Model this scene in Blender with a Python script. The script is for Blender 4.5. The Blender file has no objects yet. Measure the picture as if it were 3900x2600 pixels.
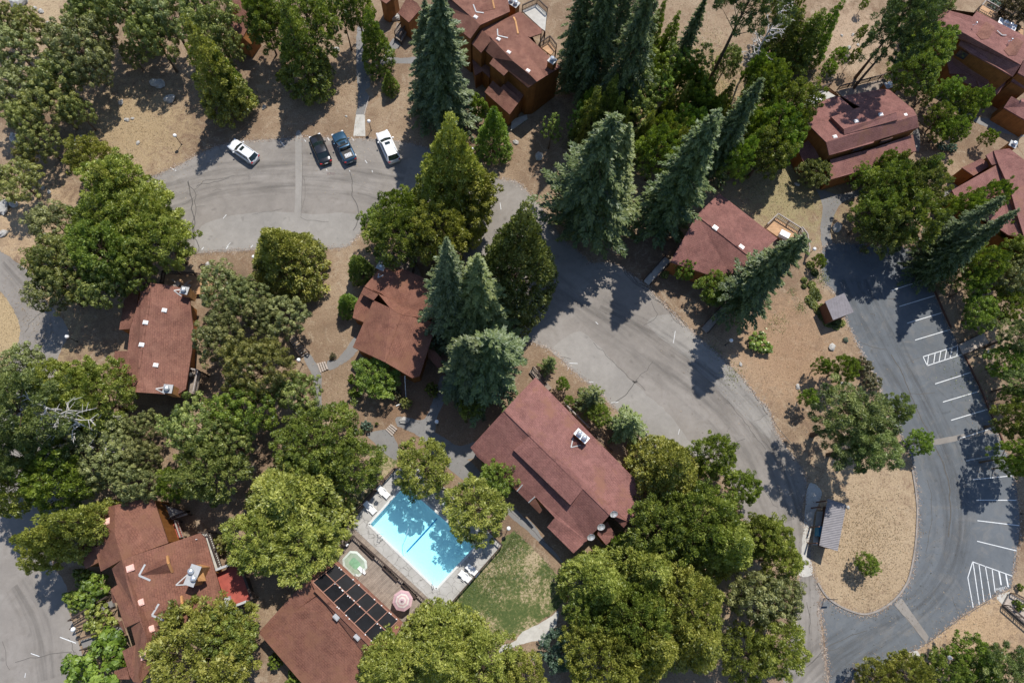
import bpy, math, random
import numpy as np
from mathutils import Vector, Matrix
from mathutils.geometry import tessellate_polygon
R = math.radians
C = bpy.context.scene.collection
scn = bpy.context.scene

# ------------------------------------------------------------ camera
W0, H0, FPX, CH = 3900., 2600., 2600., 84.
NAD = (1830., 2075.)
up = np.array([-(NAD[0]-W0/2), (NAD[1]-H0/2), FPX]); up /= np.linalg.norm(up)
yy = np.array([0, 1., 0]) - up*up[1]; yy /= np.linalg.norm(yy)
xx = np.cross(yy, up)
MC = np.array([xx, yy, up])
cam = bpy.data.cameras.new('camera'); co = bpy.data.objects.new('camera', cam); C.objects.link(co)
cam.sensor_width = 36; cam.lens = 24; cam.clip_end = 3000; cam.clip_start = 0.5
mw = Matrix([[*map(float, r), 0] for r in MC] + [[0, 0, 0, 1]]); mw.translation = Vector((0, 0, CH))
co.matrix_world = mw; scn.camera = co

# ------------------------------------------------------------ light
SUN_EL, SUN_AZ = 60., 24.          # azimuth from +Y towards +X
w = bpy.data.worlds.new('World'); scn.world = w; w.use_nodes = True
nt = w.node_tree; nt.nodes.clear()
sky = nt.nodes.new('ShaderNodeTexSky'); sky.sky_type = 'NISHITA'; sky.sun_disc = False
sky.sun_elevation = R(SUN_EL); sky.sun_rotation = R(SUN_AZ); sky.altitude = 1500
bg = nt.nodes.new('ShaderNodeBackground'); bg.inputs[1].default_value = 0.14
wo = nt.nodes.new('ShaderNodeOutputWorld')
nt.links.new(sky.outputs[0], bg.inputs[0]); nt.links.new(bg.outputs[0], wo.inputs[0])
sl = bpy.data.lights.new('sun', 'SUN'); sl.energy = 4.2; sl.angle = R(0.5); sl.color = (1, 0.955, 0.88)
so = bpy.data.objects.new('sun', sl); C.objects.link(so)
sd = Vector((math.sin(R(SUN_AZ))*math.cos(R(SUN_EL)), math.cos(R(SUN_AZ))*math.cos(R(SUN_EL)), math.sin(R(SUN_EL))))
so.rotation_euler = sd.to_track_quat('Z', 'Y').to_euler(); so.location = (0, 0, 120)
scn.view_settings.view_transform = 'Standard'; scn.view_settings.look = 'None'
scn.view_settings.exposure = 0.2; scn.view_settings.gamma = 1
scn.render.resolution_x = 1024; scn.render.resolution_y = 682

# ------------------------------------------------------------ coordinates
TL = {'v': (0, 0, 2352/3900), 'e': (1700, 0, 3.1367), 'f': (3500, 0, 3.135), 'g': (1750, 1350, 1.96),
      'h': (3550, 2100, 4.48), 'i': (250, 1900, 2.24), 'k': (1200, 500, 5.88)}
for i_, cx_ in enumerate((0, 960, 1930, 2900)):
    for j_, cy_ in enumerate((0, 850, 1700)):
        TL['abcd'[i_] + '123'[j_]] = (cx_, cy_, 1.742)
def P(t, x, y, z=0.):
    """a point seen at (x, y) on survey tile t, standing at height z"""
    o = TL[t]; px = o[0]+x/o[2]; py = o[1]+y/o[2]
    d = MC @ np.array([px-W0/2, -(py-H0/2), -FPX]); k = (z-CH)/d[2]
    return Vector((d[0]*k, d[1]*k, z))
def PL(t, pts, z=0.):
    return [P(t, p[0], p[1], p[2] if len(p) > 2 else z) for p in pts]
def height_of(t, base, top):
    b = P(t, *base); best = (1e9, 0)
    for k in range(1, 400):
        z = k*.1; q = P(t, *top, z); dd = (q-b).xy.length
        best = min(best, (dd, z))
    return best[1]

# ------------------------------------------------------------ mesh builder
class MB:
    def __init__(s): s.v = []; s.f = []; s.uv = []; s.sm = False
    def face(s, pts, uv=None):
        n = len(s.v); s.v += [tuple(p) for p in pts]; s.f.append(list(range(n, n+len(pts))))
        s.uv += uv if uv else [(p[0], p[1]) for p in pts]
    def tess(s, loops):
        al = [p for l in loops for p in l]
        for t in tessellate_polygon([[Vector(p) for p in l] for l in loops]):
            a = [Vector(al[i]) for i in t]
            if (a[1]-a[0]).cross(a[2]-a[0]).z < 0: a.reverse()
            s.face(a)
    def slab(s, pts, th=.16, roofuv=True):
        """sloped slab: polygon top face, its copy th below and the rim"""
        pts = [Vector(p) for p in pts]
        nrm = Vector((0, 0, 0))
        for i in range(len(pts)):
            a, b = pts[i], pts[(i+1) % len(pts)]; nrm += a.cross(b)
        if nrm.z < 0: pts.reverse(); nrm = -nrm
        nrm.normalize()
        h = Vector((0, 0, 1)).cross(nrm)
        if h.length < .02:
            h = (pts[1]-pts[0]).copy(); h.z = 0
        h.normalize(); g = nrm.cross(h)
        low = [p-Vector((0, 0, th)) for p in pts]
        for t in tessellate_polygon([pts]):
            a = [pts[i] for i in t]; b = [low[i] for i in t]
            if (a[1]-a[0]).cross(a[2]-a[0]).z < 0: a.reverse(); b.reverse()
            s.face(a, [(p.dot(h), p.dot(g)) for p in a])
            b.reverse(); s.face(b)
        n = len(pts)
        for i in range(n):
            j = (i+1) % n
            s.face([pts[i], low[i], low[j], pts[j]], [(0, 0)]*4)
    def walls(s, pts, z0=-.05, cap=False):
        pts = [Vector(p) for p in pts]; n = len(pts)
        area = sum(pts[i].x*pts[(i+1) % n].y-pts[(i+1) % n].x*pts[i].y for i in range(n))
        if area < 0: pts.reverse()
        for i in range(n):
            a, b = pts[i], pts[(i+1) % n]; L = (b-a).xy.length
            s.face([(a.x, a.y, z0), (b.x, b.y, z0), b, a], [(0, z0), (L, z0), (L, b.z), (0, a.z)])
        if cap: s.tess([pts])
    def box(s, c, d, rz=0., ax=None):
        c = Vector(c); hx, hy, hz = d[0]/2, d[1]/2, d[2]/2
        m = ax if ax else Matrix.Rotation(rz, 3, 'Z')
        q = [m @ Vector((x*hx, y*hy, z*hz))+c for z in (-1, 1) for y in (-1, 1) for x in (-1, 1)]
        for f in ((0, 2, 3, 1), (4, 5, 7, 6), (0, 1, 5, 4), (2, 6, 7, 3), (0, 4, 6, 2), (1, 3, 7, 5)):
            s.face([q[i] for i in f], [(0, 0), (0, 1), (1, 1), (1, 0)])
    def beam(s, a, b, wd, ht):
        a, b = Vector(a), Vector(b); x = (b-a); L = x.length
        if L < 1e-5: return
        x.normalize(); y = Vector((0, 0, 1)).cross(x)
        if y.length < 1e-4: y = Vector((0, 1, 0))
        y.normalize(); z = x.cross(y)
        s.box((a+b)/2, (L, wd, ht), ax=Matrix((x, y, z)).transposed())
    def tube(s, a, b, r0, r1=None, n=8, caps=True):
        a, b = Vector(a), Vector(b); r1 = r0 if r1 is None else r1
        x = (b-a).normalized(); y = x.orthogonal().normalized(); z = x.cross(y)
        ra = [a+(y*math.cos(t)+z*math.sin(t))*r0 for t in [2*math.pi*i/n for i in range(n)]]
        rb = [b+(y*math.cos(t)+z*math.sin(t))*r1 for t in [2*math.pi*i/n for i in range(n)]]
        for i in range(n):
            j = (i+1) % n; s.face([ra[i], ra[j], rb[j], rb[i]])
        if caps: s.face(ra[::-1]); s.face(rb)
    def lathe(s, c, prof, n=16):
        c = Vector(c)
        for (r0, z0), (r1, z1) in zip(prof[:-1], prof[1:]):
            for i in range(n):
                t0, t1 = 2*math.pi*i/n, 2*math.pi*(i+1)/n
                q = [c+Vector((r*math.cos(t), r*math.sin(t), z)) for r, z, t in ((r0, z0, t0), (r0, z0, t1), (r1, z1, t1), (r1, z1, t0))]
                s.face(q)
    def ball(s, c, r, n=14, m=8, sq=1.):
        s.lathe(c, [(max(r*math.sin(math.pi*k/m), 1e-4), -r*sq*math.cos(math.pi*k/m)) for k in range(m+1)], n)
    def build(s, name, mat, parent=None, loc=None, smooth=False):
        o0 = Vector(parent['_o']) if parent is not None and '_o' in parent else (Vector(loc) if loc else Vector((0, 0, 0)))
        me = bpy.data.meshes.new(name)
        me.from_pydata([tuple(Vector(p)-o0) for p in s.v], [], s.f)
        uv = me.uv_layers.new(name='UVMap'); uv.data.foreach_set('uv', [c for p in s.uv for c in p])
        if smooth or s.sm:
            import bmesh
            bm = bmesh.new(); bm.from_mesh(me); bmesh.ops.remove_doubles(bm, verts=bm.verts, dist=1e-4); bm.to_mesh(me); bm.free()
            me.polygons.foreach_set('use_smooth', [True]*len(me.polygons))
        me.materials.append(mat); me.update()
        o = bpy.data.objects.new(name, me); C.objects.link(o)
        if parent is not None:
            o.parent = parent
        elif loc: o.location = loc
        o['_o'] = tuple(o0)
        return o
def thing(name, label, cat, loc, group=None):
    o = bpy.data.objects.new(name, None); C.objects.link(o); o.location = loc; o.empty_display_size = .3
    o['label'] = label; o['category'] = cat; o['_o'] = tuple(loc)
    if group: o['group'] = group
    return o
def tag(o, label, cat, group=None):
    o['label'] = label; o['category'] = cat
    if group: o['group'] = group
    return o
def struct(o, kind='structure'): o['kind'] = kind; return o

# ------------------------------------------------------------ materials
def newmat(name):
    m = bpy.data.materials.new(name); m.use_nodes = True; n = m.node_tree.nodes; n.clear()
    b = n.new('ShaderNodeBsdfPrincipled'); o = n.new('ShaderNodeOutputMaterial'); m.node_tree.links.new(b.outputs[0], o.inputs[0])
    return m, n, m.node_tree.links, b
def noise(n, l, sc, det=4, rough=.55, vec=None, dist=0.):
    t = n.new('ShaderNodeTexNoise'); t.inputs['Scale'].default_value = sc; t.inputs['Detail'].default_value = det
    t.inputs['Roughness'].default_value = rough; t.inputs['Distortion'].default_value = dist
    if vec is not None: l.new(vec, t.inputs['Vector'])
    return t.outputs['Fac']
def ramp(n, l, fac, stops):
    r = n.new('ShaderNodeValToRGB'); e = r.color_ramp.elements
    while len(e) < len(stops): e.new(.5)
    for k, (p, c) in zip(e, stops):
        k.position = p; k.color = (*(c if not isinstance(c, (int, float)) else (c, c, c)), 1)
    l.new(fac, r.inputs[0]); return r.outputs[0]
def mix(n, l, fac, a, b, mode='MIX'):
    x = n.new('ShaderNodeMix'); x.data_type = 'RGBA'; x.blend_type = mode
    for s, v in ((0, fac), (6, a), (7, b)):
        if isinstance(v, (int, float)): x.inputs[s].default_value = v if s == 0 else (v, v, v, 1)
        elif isinstance(v, tuple): x.inputs[s].default_value = (*v, 1)
        else: l.new(v, x.inputs[s])
    return x.outputs[2]
def math_(n, l, op, a, b=0.):
    x = n.new('ShaderNodeMath'); x.operation = op
    for s, v in ((0, a), (1, b)):
        if isinstance(v, (int, float)): x.inputs[s].default_value = v
        else: l.new(v, x.inputs[s])
    return x.outputs[0]
def bump(n, l, b, h, st=.3, d=.05):
    x = n.new('ShaderNodeBump'); x.inputs['Strength'].default_value = st; x.inputs['Distance'].default_value = d
    l.new(h, x.inputs['Height']); l.new(x.outputs[0], b.inputs['Normal'])
def coord(n, k='Object'):
    return n.new('ShaderNodeTexCoord').outputs[k]
def plain(name, col, rough=.6, var=.18, sc=3., metal=0., spec=.3, bmp=0.):
    m, n, l, b = newmat(name); v = coord(n)
    f = noise(n, l, sc, 5, .65, v)
    c = ramp(n, l, f, [(.3, tuple(x*(1-var) for x in col)), (.7, tuple(min(1, x*(1+var)) for x in col))])
    l.new(c, b.inputs['Base Color']); b.inputs['Roughness'].default_value = rough; b.inputs['Metallic'].default_value = metal
    b.inputs['Specular IOR Level'].default_value = spec
    if bmp: bump(n, l, b, f, bmp, .03)
    return m
def shingle(name, c1, c2, c3, wear=None):
    m, n, l, b = newmat(name); v = coord(n, 'UV')
    br = n.new('ShaderNodeTexBrick'); l.new(v, br.inputs['Vector']); br.offset = .37; br.offset_frequency = 2
    br.inputs['Color1'].default_value = (*c1, 1); br.inputs['Color2'].default_value = (*c2, 1)
    br.inputs['Mortar'].default_value = (*[x*.5 for x in c1], 1); br.inputs['Scale'].default_value = 1
    br.inputs['Brick Width'].default_value = .42; br.inputs['Row Height'].default_value = .24; br.inputs['Mortar Size'].default_value = .018
    br.inputs['Bias'].default_value = -.1
    o = coord(n)
    f = noise(n, l, .9, 6, .7, o, .6)
    c = mix(n, l, ramp(n, l, f, [(.40, 0.), (.66, .85)]), br.outputs[0], c3)
    fs = noise(n, l, .25, 5, .7, o, 1.); c = mix(n, l, .85, c, ramp(n, l, fs, [(.32, .74), (.5, 1.), (.68, 1.2)]), 'MULTIPLY')
    f2 = noise(n, l, 9, 3, .6, o)
    c = mix(n, l, .8, c, ramp(n, l, f2, [(.3, .72), (.7, 1.22)]), 'MULTIPLY')
    f5 = noise(n, l, 3.2, 7, .8, o, .4); c = mix(n, l, ramp(n, l, f5, [(.58, 0.), (.72, .5)]), c, (.25, .15, .09))
    if wear:
        f3 = noise(n, l, .35, 5, .7, o); c = mix(n, l, ramp(n, l, f3, [(.5, 0.), (.62, .8)]), c, wear)
    l.new(c, b.inputs['Base Color']); b.inputs['Roughness'].default_value = .85; b.inputs['Specular IOR Level'].default_value = .25
    bump(n, l, b, br.outputs['Fac'], .3, -.02)
    return m
def planks(name, c1, c2, wdt=.14, rot=0., rough=.7, gap=.25, uv=False):
    m, n, l, b = newmat(name); v = coord(n, 'UV' if uv else 'Object')
    mp = n.new('ShaderNodeMapping'); mp.inputs['Rotation'].default_value = (0, 0, rot); l.new(v, mp.inputs[0])
    br = n.new('ShaderNodeTexBrick'); l.new(mp.outputs[0], br.inputs['Vector']); br.offset = .5
    br.inputs['Color1'].default_value = (*c1, 1); br.inputs['Color2'].default_value = (*c2, 1)
    br.inputs['Mortar'].default_value = (*[x*gap for x in c1], 1); br.inputs['Scale'].default_value = 1
    br.inputs['Brick Width'].default_value = 3.4; br.inputs['Row Height'].default_value = wdt; br.inputs['Mortar Size'].default_value = .011
    f = noise(n, l, 1.3, 5, .7, coord(n))
    c = mix(n, l, .8, br.outputs[0], ramp(n, l, f, [(.3, .65), (.7, 1.25)]), 'MULTIPLY')
    l.new(c, b.inputs['Base Color']); b.inputs['Roughness'].default_value = rough; b.inputs['Specular IOR Level'].default_value = .3
    return m
def corrugated(name, col, ang):
    m, n, l, b = newmat(name); v = coord(n)
    mp = n.new('ShaderNodeMapping'); mp.inputs['Rotation'].default_value = (0, 0, ang); l.new(v, mp.inputs[0])
    wv = n.new('ShaderNodeTexWave'); wv.inputs['Scale'].default_value = 1.6; wv.bands_direction = 'X'; l.new(mp.outputs[0], wv.inputs[0])
    f = noise(n, l, 2., 5, .7, v)
    c = mix(n, l, 1., ramp(n, l, wv.outputs['Fac'], [(.0, tuple(x*.75 for x in col)), (.5, col)]), ramp(n, l, f, [(.3, .8), (.7, 1.15)]), 'MULTIPLY')
    l.new(c, b.inputs['Base Color']); b.inputs['Roughness'].default_value = .45; b.inputs['Metallic'].default_value = .1
    bump(n, l, b, wv.outputs['Fac'], .8, .05)
    return m
def asphalt(name, col, streak=.25, stain=(.22, .19, .17), pale=None):
    m, n, l, b = newmat(name); v = coord(n)
    f = noise(n, l, .13, 6, .65, v, .3)
    c = ramp(n, l, f, [(.28, tuple(x*.82 for x in col)), (.5, col), (.72, tuple(x*1.14 for x in (pale or col)))])
    s = noise(n, l, .42, 5, .6, v, 1.6)
    c = mix(n, l, ramp(n, l, s, [(.50, 0.), (.72, streak)]), c, stain)
    fw = noise(n, l, .9, 8, .75, v, .8)
    c = mix(n, l, .7, c, ramp(n, l, fw, [(.3, .86), (.7, 1.12)]), 'MULTIPLY')
    ft = noise(n, l, .75, 2, .5, v, .2); c = mix(n, l, ramp(n, l, ft, [(.66, 0.), (.74, .35)]), c, tuple(x*.45 for x in col))
    g = noise(n, l, 22, 3, .8, v)
    c = mix(n, l, .6, c, ramp(n, l, g, [(.3, .8), (.7, 1.2)]), 'MULTIPLY')
    l.new(c, b.inputs['Base Color']); b.inputs['Roughness'].default_value = .9; b.inputs['Specular IOR Level'].default_value = .2
    bump(n, l, b, g, .25, .01)
    return m
def leafmat(name, dark, mid, light, trans=.25):
    m = bpy.data.materials.new(name); m.use_nodes = True; n = m.node_tree.nodes; l = m.node_tree.links; n.clear()
    at = n.new('ShaderNodeAttribute'); at.attribute_name = 'tint'
    oi = n.new('ShaderNodeObjectInfo')
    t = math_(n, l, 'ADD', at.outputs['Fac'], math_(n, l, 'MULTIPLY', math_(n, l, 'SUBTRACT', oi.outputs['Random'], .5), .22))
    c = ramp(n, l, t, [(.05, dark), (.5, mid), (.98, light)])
    hs = n.new('ShaderNodeHueSaturation'); l.new(c, hs.inputs['Color'])
    l.new(math_(n, l, 'ADD', math_(n, l, 'MULTIPLY', oi.outputs['Random'], .035), .4825), hs.inputs['Hue'])
    d = n.new('ShaderNodeBsdfDiffuse'); tr = n.new('ShaderNodeBsdfTranslucent'); gl = n.new('ShaderNodeBsdfGlossy')
    gl.inputs['Roughness'].default_value = .5; gl.inputs['Color'].default_value = (.8, .85, .9, 1)
    l.new(hs.outputs[0], d.inputs[0])
    l.new(mix(n, l, 1., hs.outputs[0], (1.25, 1.3, .55), 'MULTIPLY'), tr.inputs[0])
    mx = n.new('ShaderNodeMixShader'); mx.inputs[0].default_value = trans; l.new(d.outputs[0], mx.inputs[1]); l.new(tr.outputs[0], mx.inputs[2])
    m2 = n.new('ShaderNodeMixShader'); m2.inputs[0].default_value = .045; l.new(mx.outputs[0], m2.inputs[1]); l.new(gl.outputs[0], m2.inputs[2])
    o = n.new('ShaderNodeOutputMaterial'); l.new(m2.outputs[0], o.inputs[0])
    return m

M = {}
M['roof'] = shingle('roof_shingle_brown', (.212, .096, .068), (.168, .074, .056), (.245, .12, .085))
M['roofp'] = shingle('roof_shingle_plum', (.225, .100, .084), (.178, .080, .070), (.255, .12, .10))
M['roofo'] = shingle('roof_shingle_russet', (.208, .090, .060), (.168, .072, .052), (.24, .112, .076), (.21, .10, .06))
M['roofl'] = shingle('roof_shingle_faded', (.25, .115, .100), (.205, .094, .084), (.28, .135, .118), (.245, .12, .082))
M['siding'] = planks('orange_wood_siding', (.30, .125, .035), (.25, .10, .028), .2, R(90), .7, .6, True)
M['sidlt'] = planks('light_orange_siding', (.62, .33, .14), (.55, .28, .11), .16, R(90), .7, .6, True)
M['fascia'] = plain('brown_fascia', (.13, .06, .04))
M['trim'] = plain('grey_flashing', (.42, .42, .42), .4, .1)
M['sky'] = plain('skylight_dome', (.86, .80, .76), .25, .05)
M['skypk'] = plain('skylight_dome_tinted', (.85, .52, .44), .3, .06)
M['white'] = plain('white_plastic', (.86, .86, .85), .4, .05)
M['metal'] = plain('galvanised_metal', (.66, .68, .70), .28, .1, 4, .6)
M['dark'] = plain('dark_metal', (.035, .033, .032), .5)
M['wood'] = planks('grey_deck_boards', (.33, .27, .22), (.25, .20, .165), .15, R(-43), .75, .3)
M['woodo'] = planks('orange_deck_boards', (.55, .34, .19), (.48, .28, .15), .14, R(0), .75, .35)
M['rail'] = plain('dark_brown_railing', (.065, .045, .036), .7, .3, 6)
M['railg'] = plain('weathered_grey_railing', (.34, .30, .27), .7, .25, 6)
M['bark'] = plain('bark', (.11, .075, .05), .9, .4, 5, bmp=.6)
M['barkg'] = plain('pale_bark', (.50, .47, .44), .9, .3, 5)
M['conc'] = plain('concrete', (.46, .44, .40), .8, .16, 1.2, bmp=.1)
M['paving'] = asphalt('path_asphalt', (.215, .207, .198), .3)
M['mark'] = plain('road_paint', (.66, .67, .67), .6, .2, 5)
M['rock'] = plain('grey_rock', (.42, .40, .37), .9, .3, 2.5, bmp=.8)
M['glass'] = plain('dark_window_glass', (.03, .04, .05), .08, .3, 1, 0, .6)
M['red'] = planks('red_deck_coating', (.36, .085, .062), (.33, .075, .056), 1.2, R(110), .5, .8)
M['asph'] = asphalt('old_asphalt', (.250, .226, .202), .45, (.200, .176, .152), (.268, .246, .224))
M['asphn'] = asphalt('new_asphalt', (.128, .139, .150), .6, (.195, .185, .172))
M['asphp'] = asphalt('pale_asphalt', (.288, .268, .244), .35, (.225, .208, .188))
M['crack'] = plain('crack_sealer', (.095, .088, .08), .8)
# ------------------------------------------------------------ ground, roads, paths
def cat(pts, n=6, jit=0., closed=True, seed=0):
    rd = random.Random(seed); out = []; m = len(pts)
    for i in range(m if closed else m-1):
        p0, p1, p2, p3 = [pts[(i+k) % m] if closed else pts[min(max(i+k, 0), m-1)] for k in (-1, 0, 1, 2)]
        for k in range(n):
            t = k/n
            q = .5*((2*p1)+(p2-p0)*t+(2*p0-5*p1+4*p2-p3)*t*t+(-p0+3*p1-3*p2+p3)*t**3)
            if jit: q = q+Vector((rd.gauss(0, jit), rd.gauss(0, jit), 0))
            out.append(q)
    if not closed: out.append(pts[-1])
    return out
def sheet(name, pts, mat, z, kind='structure', jit=.06, smooth=True, seed=1, holes=()):
    pts = [Vector((p.x, p.y, z)) for p in pts]
    if smooth: pts = cat(pts, 6, jit, True, seed)
    pts = [Vector((p.x, p.y, z)) for p in pts]
    b = MB(); b.tess([pts]+[[Vector((q.x, q.y, z)) for q in h] for h in holes])
    o = b.build(name, mat); o['kind'] = kind; return o
def ribbon(b, pts, wd, z, n=4):
    pts = cat([Vector((p.x, p.y, z)) for p in pts], n, 0, False) if len(pts) > 2 else pts
    pts = [Vector((p.x, p.y, z)) for p in pts]
    for i in range(len(pts)-1):
        d0 = pts[min(i+1, len(pts)-1)]-pts[max(i-1, 0)]; d1 = pts[min(i+2, len(pts)-1)]-pts[i]
        n0 = Vector((-d0.y, d0.x, 0)).normalized()*wd/2; n1 = Vector((-d1.y, d1.x, 0)).normalized()*wd/2
        b.face([pts[i]-n0, pts[i+1]-n1, pts[i+1]+n1, pts[i]+n0][::1])

# ground with colour zones of bare earth, litter and dry grass
m, n, l, bs = newmat('dry_earth'); v = coord(n)
f1 = noise(n, l, .10, 8, .62, v, .5)
c = ramp(n, l, f1, [(.30, (.150, .102, .070)), (.44, (.222, .155, .102)), (.58, (.295, .215, .144)), (.76, (.385, .30, .208))])
f2 = noise(n, l, .8, 8, .75, v, .8)
c = mix(n, l, ramp(n, l, f2, [(.5, 0.), (.66, .65)]), c, (.185, .115, .075))
f2b = noise(n, l, .45, 9, .8, v, 1.2)
c = mix(n, l, ramp(n, l, f2b, [(.52, 0.), (.64, .6)]), c, (.38, .31, .225))
def zone(c, pt, r, col, amt):
    gm = n.new('ShaderNodeVectorMath'); gm.operation = 'DISTANCE'; l.new(v, gm.inputs[0]); gm.inputs[1].default_value = pt
    d = math_(n, l, 'ADD', math_(n, l, 'DIVIDE', gm.outputs['Value'], r), math_(n, l, 'MULTIPLY', math_(n, l, 'SUBTRACT', f2, .5), 2.6))
    k = ramp(n, l, d, [(.35, amt), (1.1, 0.)])
    return mix(n, l, k, c, col)
for q in (('a2', 30, 680, 11, (.40, .30, .17), .85), ('a1', 880, 850, 10, (.38, .285, .165), .7), ('d3', 700, 650, 15, (.41, .31, .20), .75),
          ('d1', 130, 1200, 11, (.29, .25, .13), .75), ('d2', 150, 850, 10, (.36, .23, .14), .6), ('d3', 1400, 1250, 9, (.45, .31, .18), .6),
          ('a1', 200, 120, 8, (.43, .33, .21), .7), ('b2', 1200, 1200, 8, (.20, .115, .07), .6), ('c1', 1100, 800, 16, (.36, .27, .14), .7),
          ('v', 60, 500, 8, (.46, .33, .2), .6), ('d1', 600, 230, 8, (.46, .34, .24), .6)):
    c = zone(c, P(q[0], q[1], q[2]), q[3], q[4], q[5])
f3 = noise(n, l, 6, 6, .8, v)
c = mix(n, l, .9, c, ramp(n, l, f3, [(.30, .5), (.5, 1.), (.70, 1.5)]), 'MULTIPLY')
f4 = noise(n, l, 2.2, 4, .7, v, 2.5)
c = mix(n, l, ramp(n, l, f4, [(.58, 0.), (.68, .6)]), c, (.14, .09, .06))
l.new(c, bs.inputs['Base Color']); bs.inputs['Roughness'].default_value = .95; bs.inputs['Specular IOR Level'].default_value = .1
bump(n, l, bs, f3, .5, .06)
M['earth'] = m

POOL = [P('b3', *p) for p in ((1013, 250), (1488, 660), (1222, 945), (776, 515))]
for p in POOL: p.z = 0
ctr_pool = sum(POOL, Vector())/4
def inset(pts, d):
    c = sum(pts, Vector())/len(pts); return [c+(p-c)*(1-d/max((p-c).length, .1)) for p in pts]
b = MB(); S = 1500.
b.tess([[Vector((-S, -S, 0)), Vector((S, -S, 0)), Vector((S, S, 0)), Vector((-S, S, 0))], inset(POOL, -.25)])
struct(b.build('ground', M['earth']))

# main old asphalt: upper lot, link under the firs, central lot, down to the bottom edge
A1 = PL('v', [(262, 470), (300, 425), (337, 410), (400, 385), (460, 352), (530, 327), (610, 321), (700, 316), (800, 318), (880, 321), (945, 330),
              (1010, 350), (1080, 385), (1150, 412), (1185, 418), (1215, 445), (1245, 480), (1290, 545), (1340, 585)])
A2 = PL('c2', [(560, 260), (700, 262), (790, 318), (900, 392), (1000, 500), (1100, 600), (1200, 692), (1290, 770), (1370, 832), (1440, 902), (1500, 962),
               (1560, 1022), (1640, 1130), (1742, 1245)]) 
A3 = PL('d3', [(95, -110), (150, -20), (210, 60), (270, 150), (300, 250), (285, 330), (270, 430), (290, 520), (325, 640), (328, 740), (338, 830), (372, 905), (395, 955),
               (392, 1010), (400, 1200), (440, 1560), (450, 1750), (100, 1750), (140, 1560), (190, 1300), (225, 1100), (230, 950), (250, 800), (120, 560), (50, 500)])
A4 = PL('c3', [(1640, 520), (1560, 470), (1540, 360), (1440, 200), (1290, 90), (1180, 80), (1090, 72), (1035, 55)])
A5 = PL('c2', [(960, 1520), (905, 1450), (830, 1350), (700, 1210), (560, 1075), (470, 1005), (400, 945), (330, 868), (272, 828), (130, 780)])
A6 = PL('v', [(1190, 800), (1130, 740), (1090, 660), (1070, 600), (1050, 560), (1000, 520), (940, 488), (880, 478), (850, 500), (832, 530), (812, 552), (790, 568),
              (720, 571), (640, 573), (560, 575), (480, 580), (430, 583), (370, 575), (300, 540)])
road_poly = A1+A2+A3+A4+A5+A6
sheet('old_asphalt_road', road_poly, M['asph'], .004, jit=.05)
# new dark asphalt lot on the right
N1 = PL('d2', [(420, 150), (560, 130), (760, 150), (900, 150), (1000, 190), (1040, 280), (1090, 370), (1150, 480), (1200, 590), (1250, 700), (1312, 812), (1342, 880),
               (1392, 985), (1450, 1110), (1502, 1232), (1558, 1355), (1612, 1500)])
N2 = PL('d3', [(1648, 70), (1680, 200), (1702, 350), (1713, 520), (1695, 690), (1668, 860), (1650, 940), (1560, 988), (1405, 1076), (1320, 1132), (1180, 1242),
               (1100, 1302), (1000, 1362), (800, 1462), (600, 1542), (470, 1620), (445, 1560), (415, 1250), (385, 1020), (440, 1012), (510, 1062), (600, 1102),
               (680, 1122), (765, 1103), (850, 1052), (925, 980), (980, 885), (1012, 760), (1032, 620), (1040, 480), (1040, 380), (1025, 250), (1005, 130), (985, 50)])
N3 = PL('d2', [(935, 1440), (860, 1260), (790, 1110), (760, 1030), (715, 950), (650, 830), (600, 720), (565, 650), (520, 540), (480, 450), (420, 400), (400, 330), (398, 240)])
sheet('new_asphalt_lot', N1+N2+N3, M['asphn'], .008, jit=.03, seed=5)
# pale bands where the lots were resurfaced
sheet('pale_asphalt_strip', PL('a2', [(1290, 150), (1340, 20), (1500, -40), (1742, -75), (1742, 168), (1500, 172), (1330, 182)])[:4]+PL('b2', [(200, -75), (420, -60), (620, -70), (730, -20), (690, 90), (630, 155), (500, 162), (0, 166)])+PL('a2', [(1500, 172), (1330, 180)]), M['asphp'], .010, jit=.04, seed=7)
sheet('pale_asphalt_strip', PL('c2', [(300, 840), (480, 720), (640, 850), (760, 980), (900, 1110), (1060, 1250), (1180, 1400), (1300, 1568), (1180, 1600), (1030, 1590), (960, 1510), (860, 1380), (700, 1200), (540, 1050), (420, 940)]), M['asphp'], .010, jit=.06, seed=8)
sheet('pale_asphalt_strip', PL('c2', [(930, 670), (1100, 610), (1290, 790), (1450, 930), (1560, 1040), (1742, 1260), (1742, 1420), (1600, 1300), (1400, 1110), (1200, 900)]), M['asphp'], .010, jit=.06, seed=9)
sheet('asphalt_trench_patch', PL('b1', [(288, 905), (330, 905), (330, 1250), (322, 1568), (276, 1568), (288, 1250)]), M['asphp'], .014, jit=.01, seed=3)
sheet('asphalt_trench_patch', PL('d3', [(880, 1045), (930, 1005), (1110, 1260), (1095, 1305)]), M['asph'], .014, jit=.01, smooth=False)
sheet('asphalt_trench_patch', PL('d2', [(1120, 1440), (1300, 1405), (1560, 1355), (1566, 1385), (1350, 1430), (1150, 1470)]), M['asph'], .014, jit=.02)
M['patch'] = asphalt('brown_asphalt_patch', (.20, .17, .155), .2)
for k in (((490, 968), (540, 955), (548, 995), (500, 1005)), ((497, 1143), (550, 1145), (548, 1160), (497, 1160))):
    sheet('asphalt_patch', PL('b1', k), M['patch'], .014, jit=.0, smooth=False)
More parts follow.
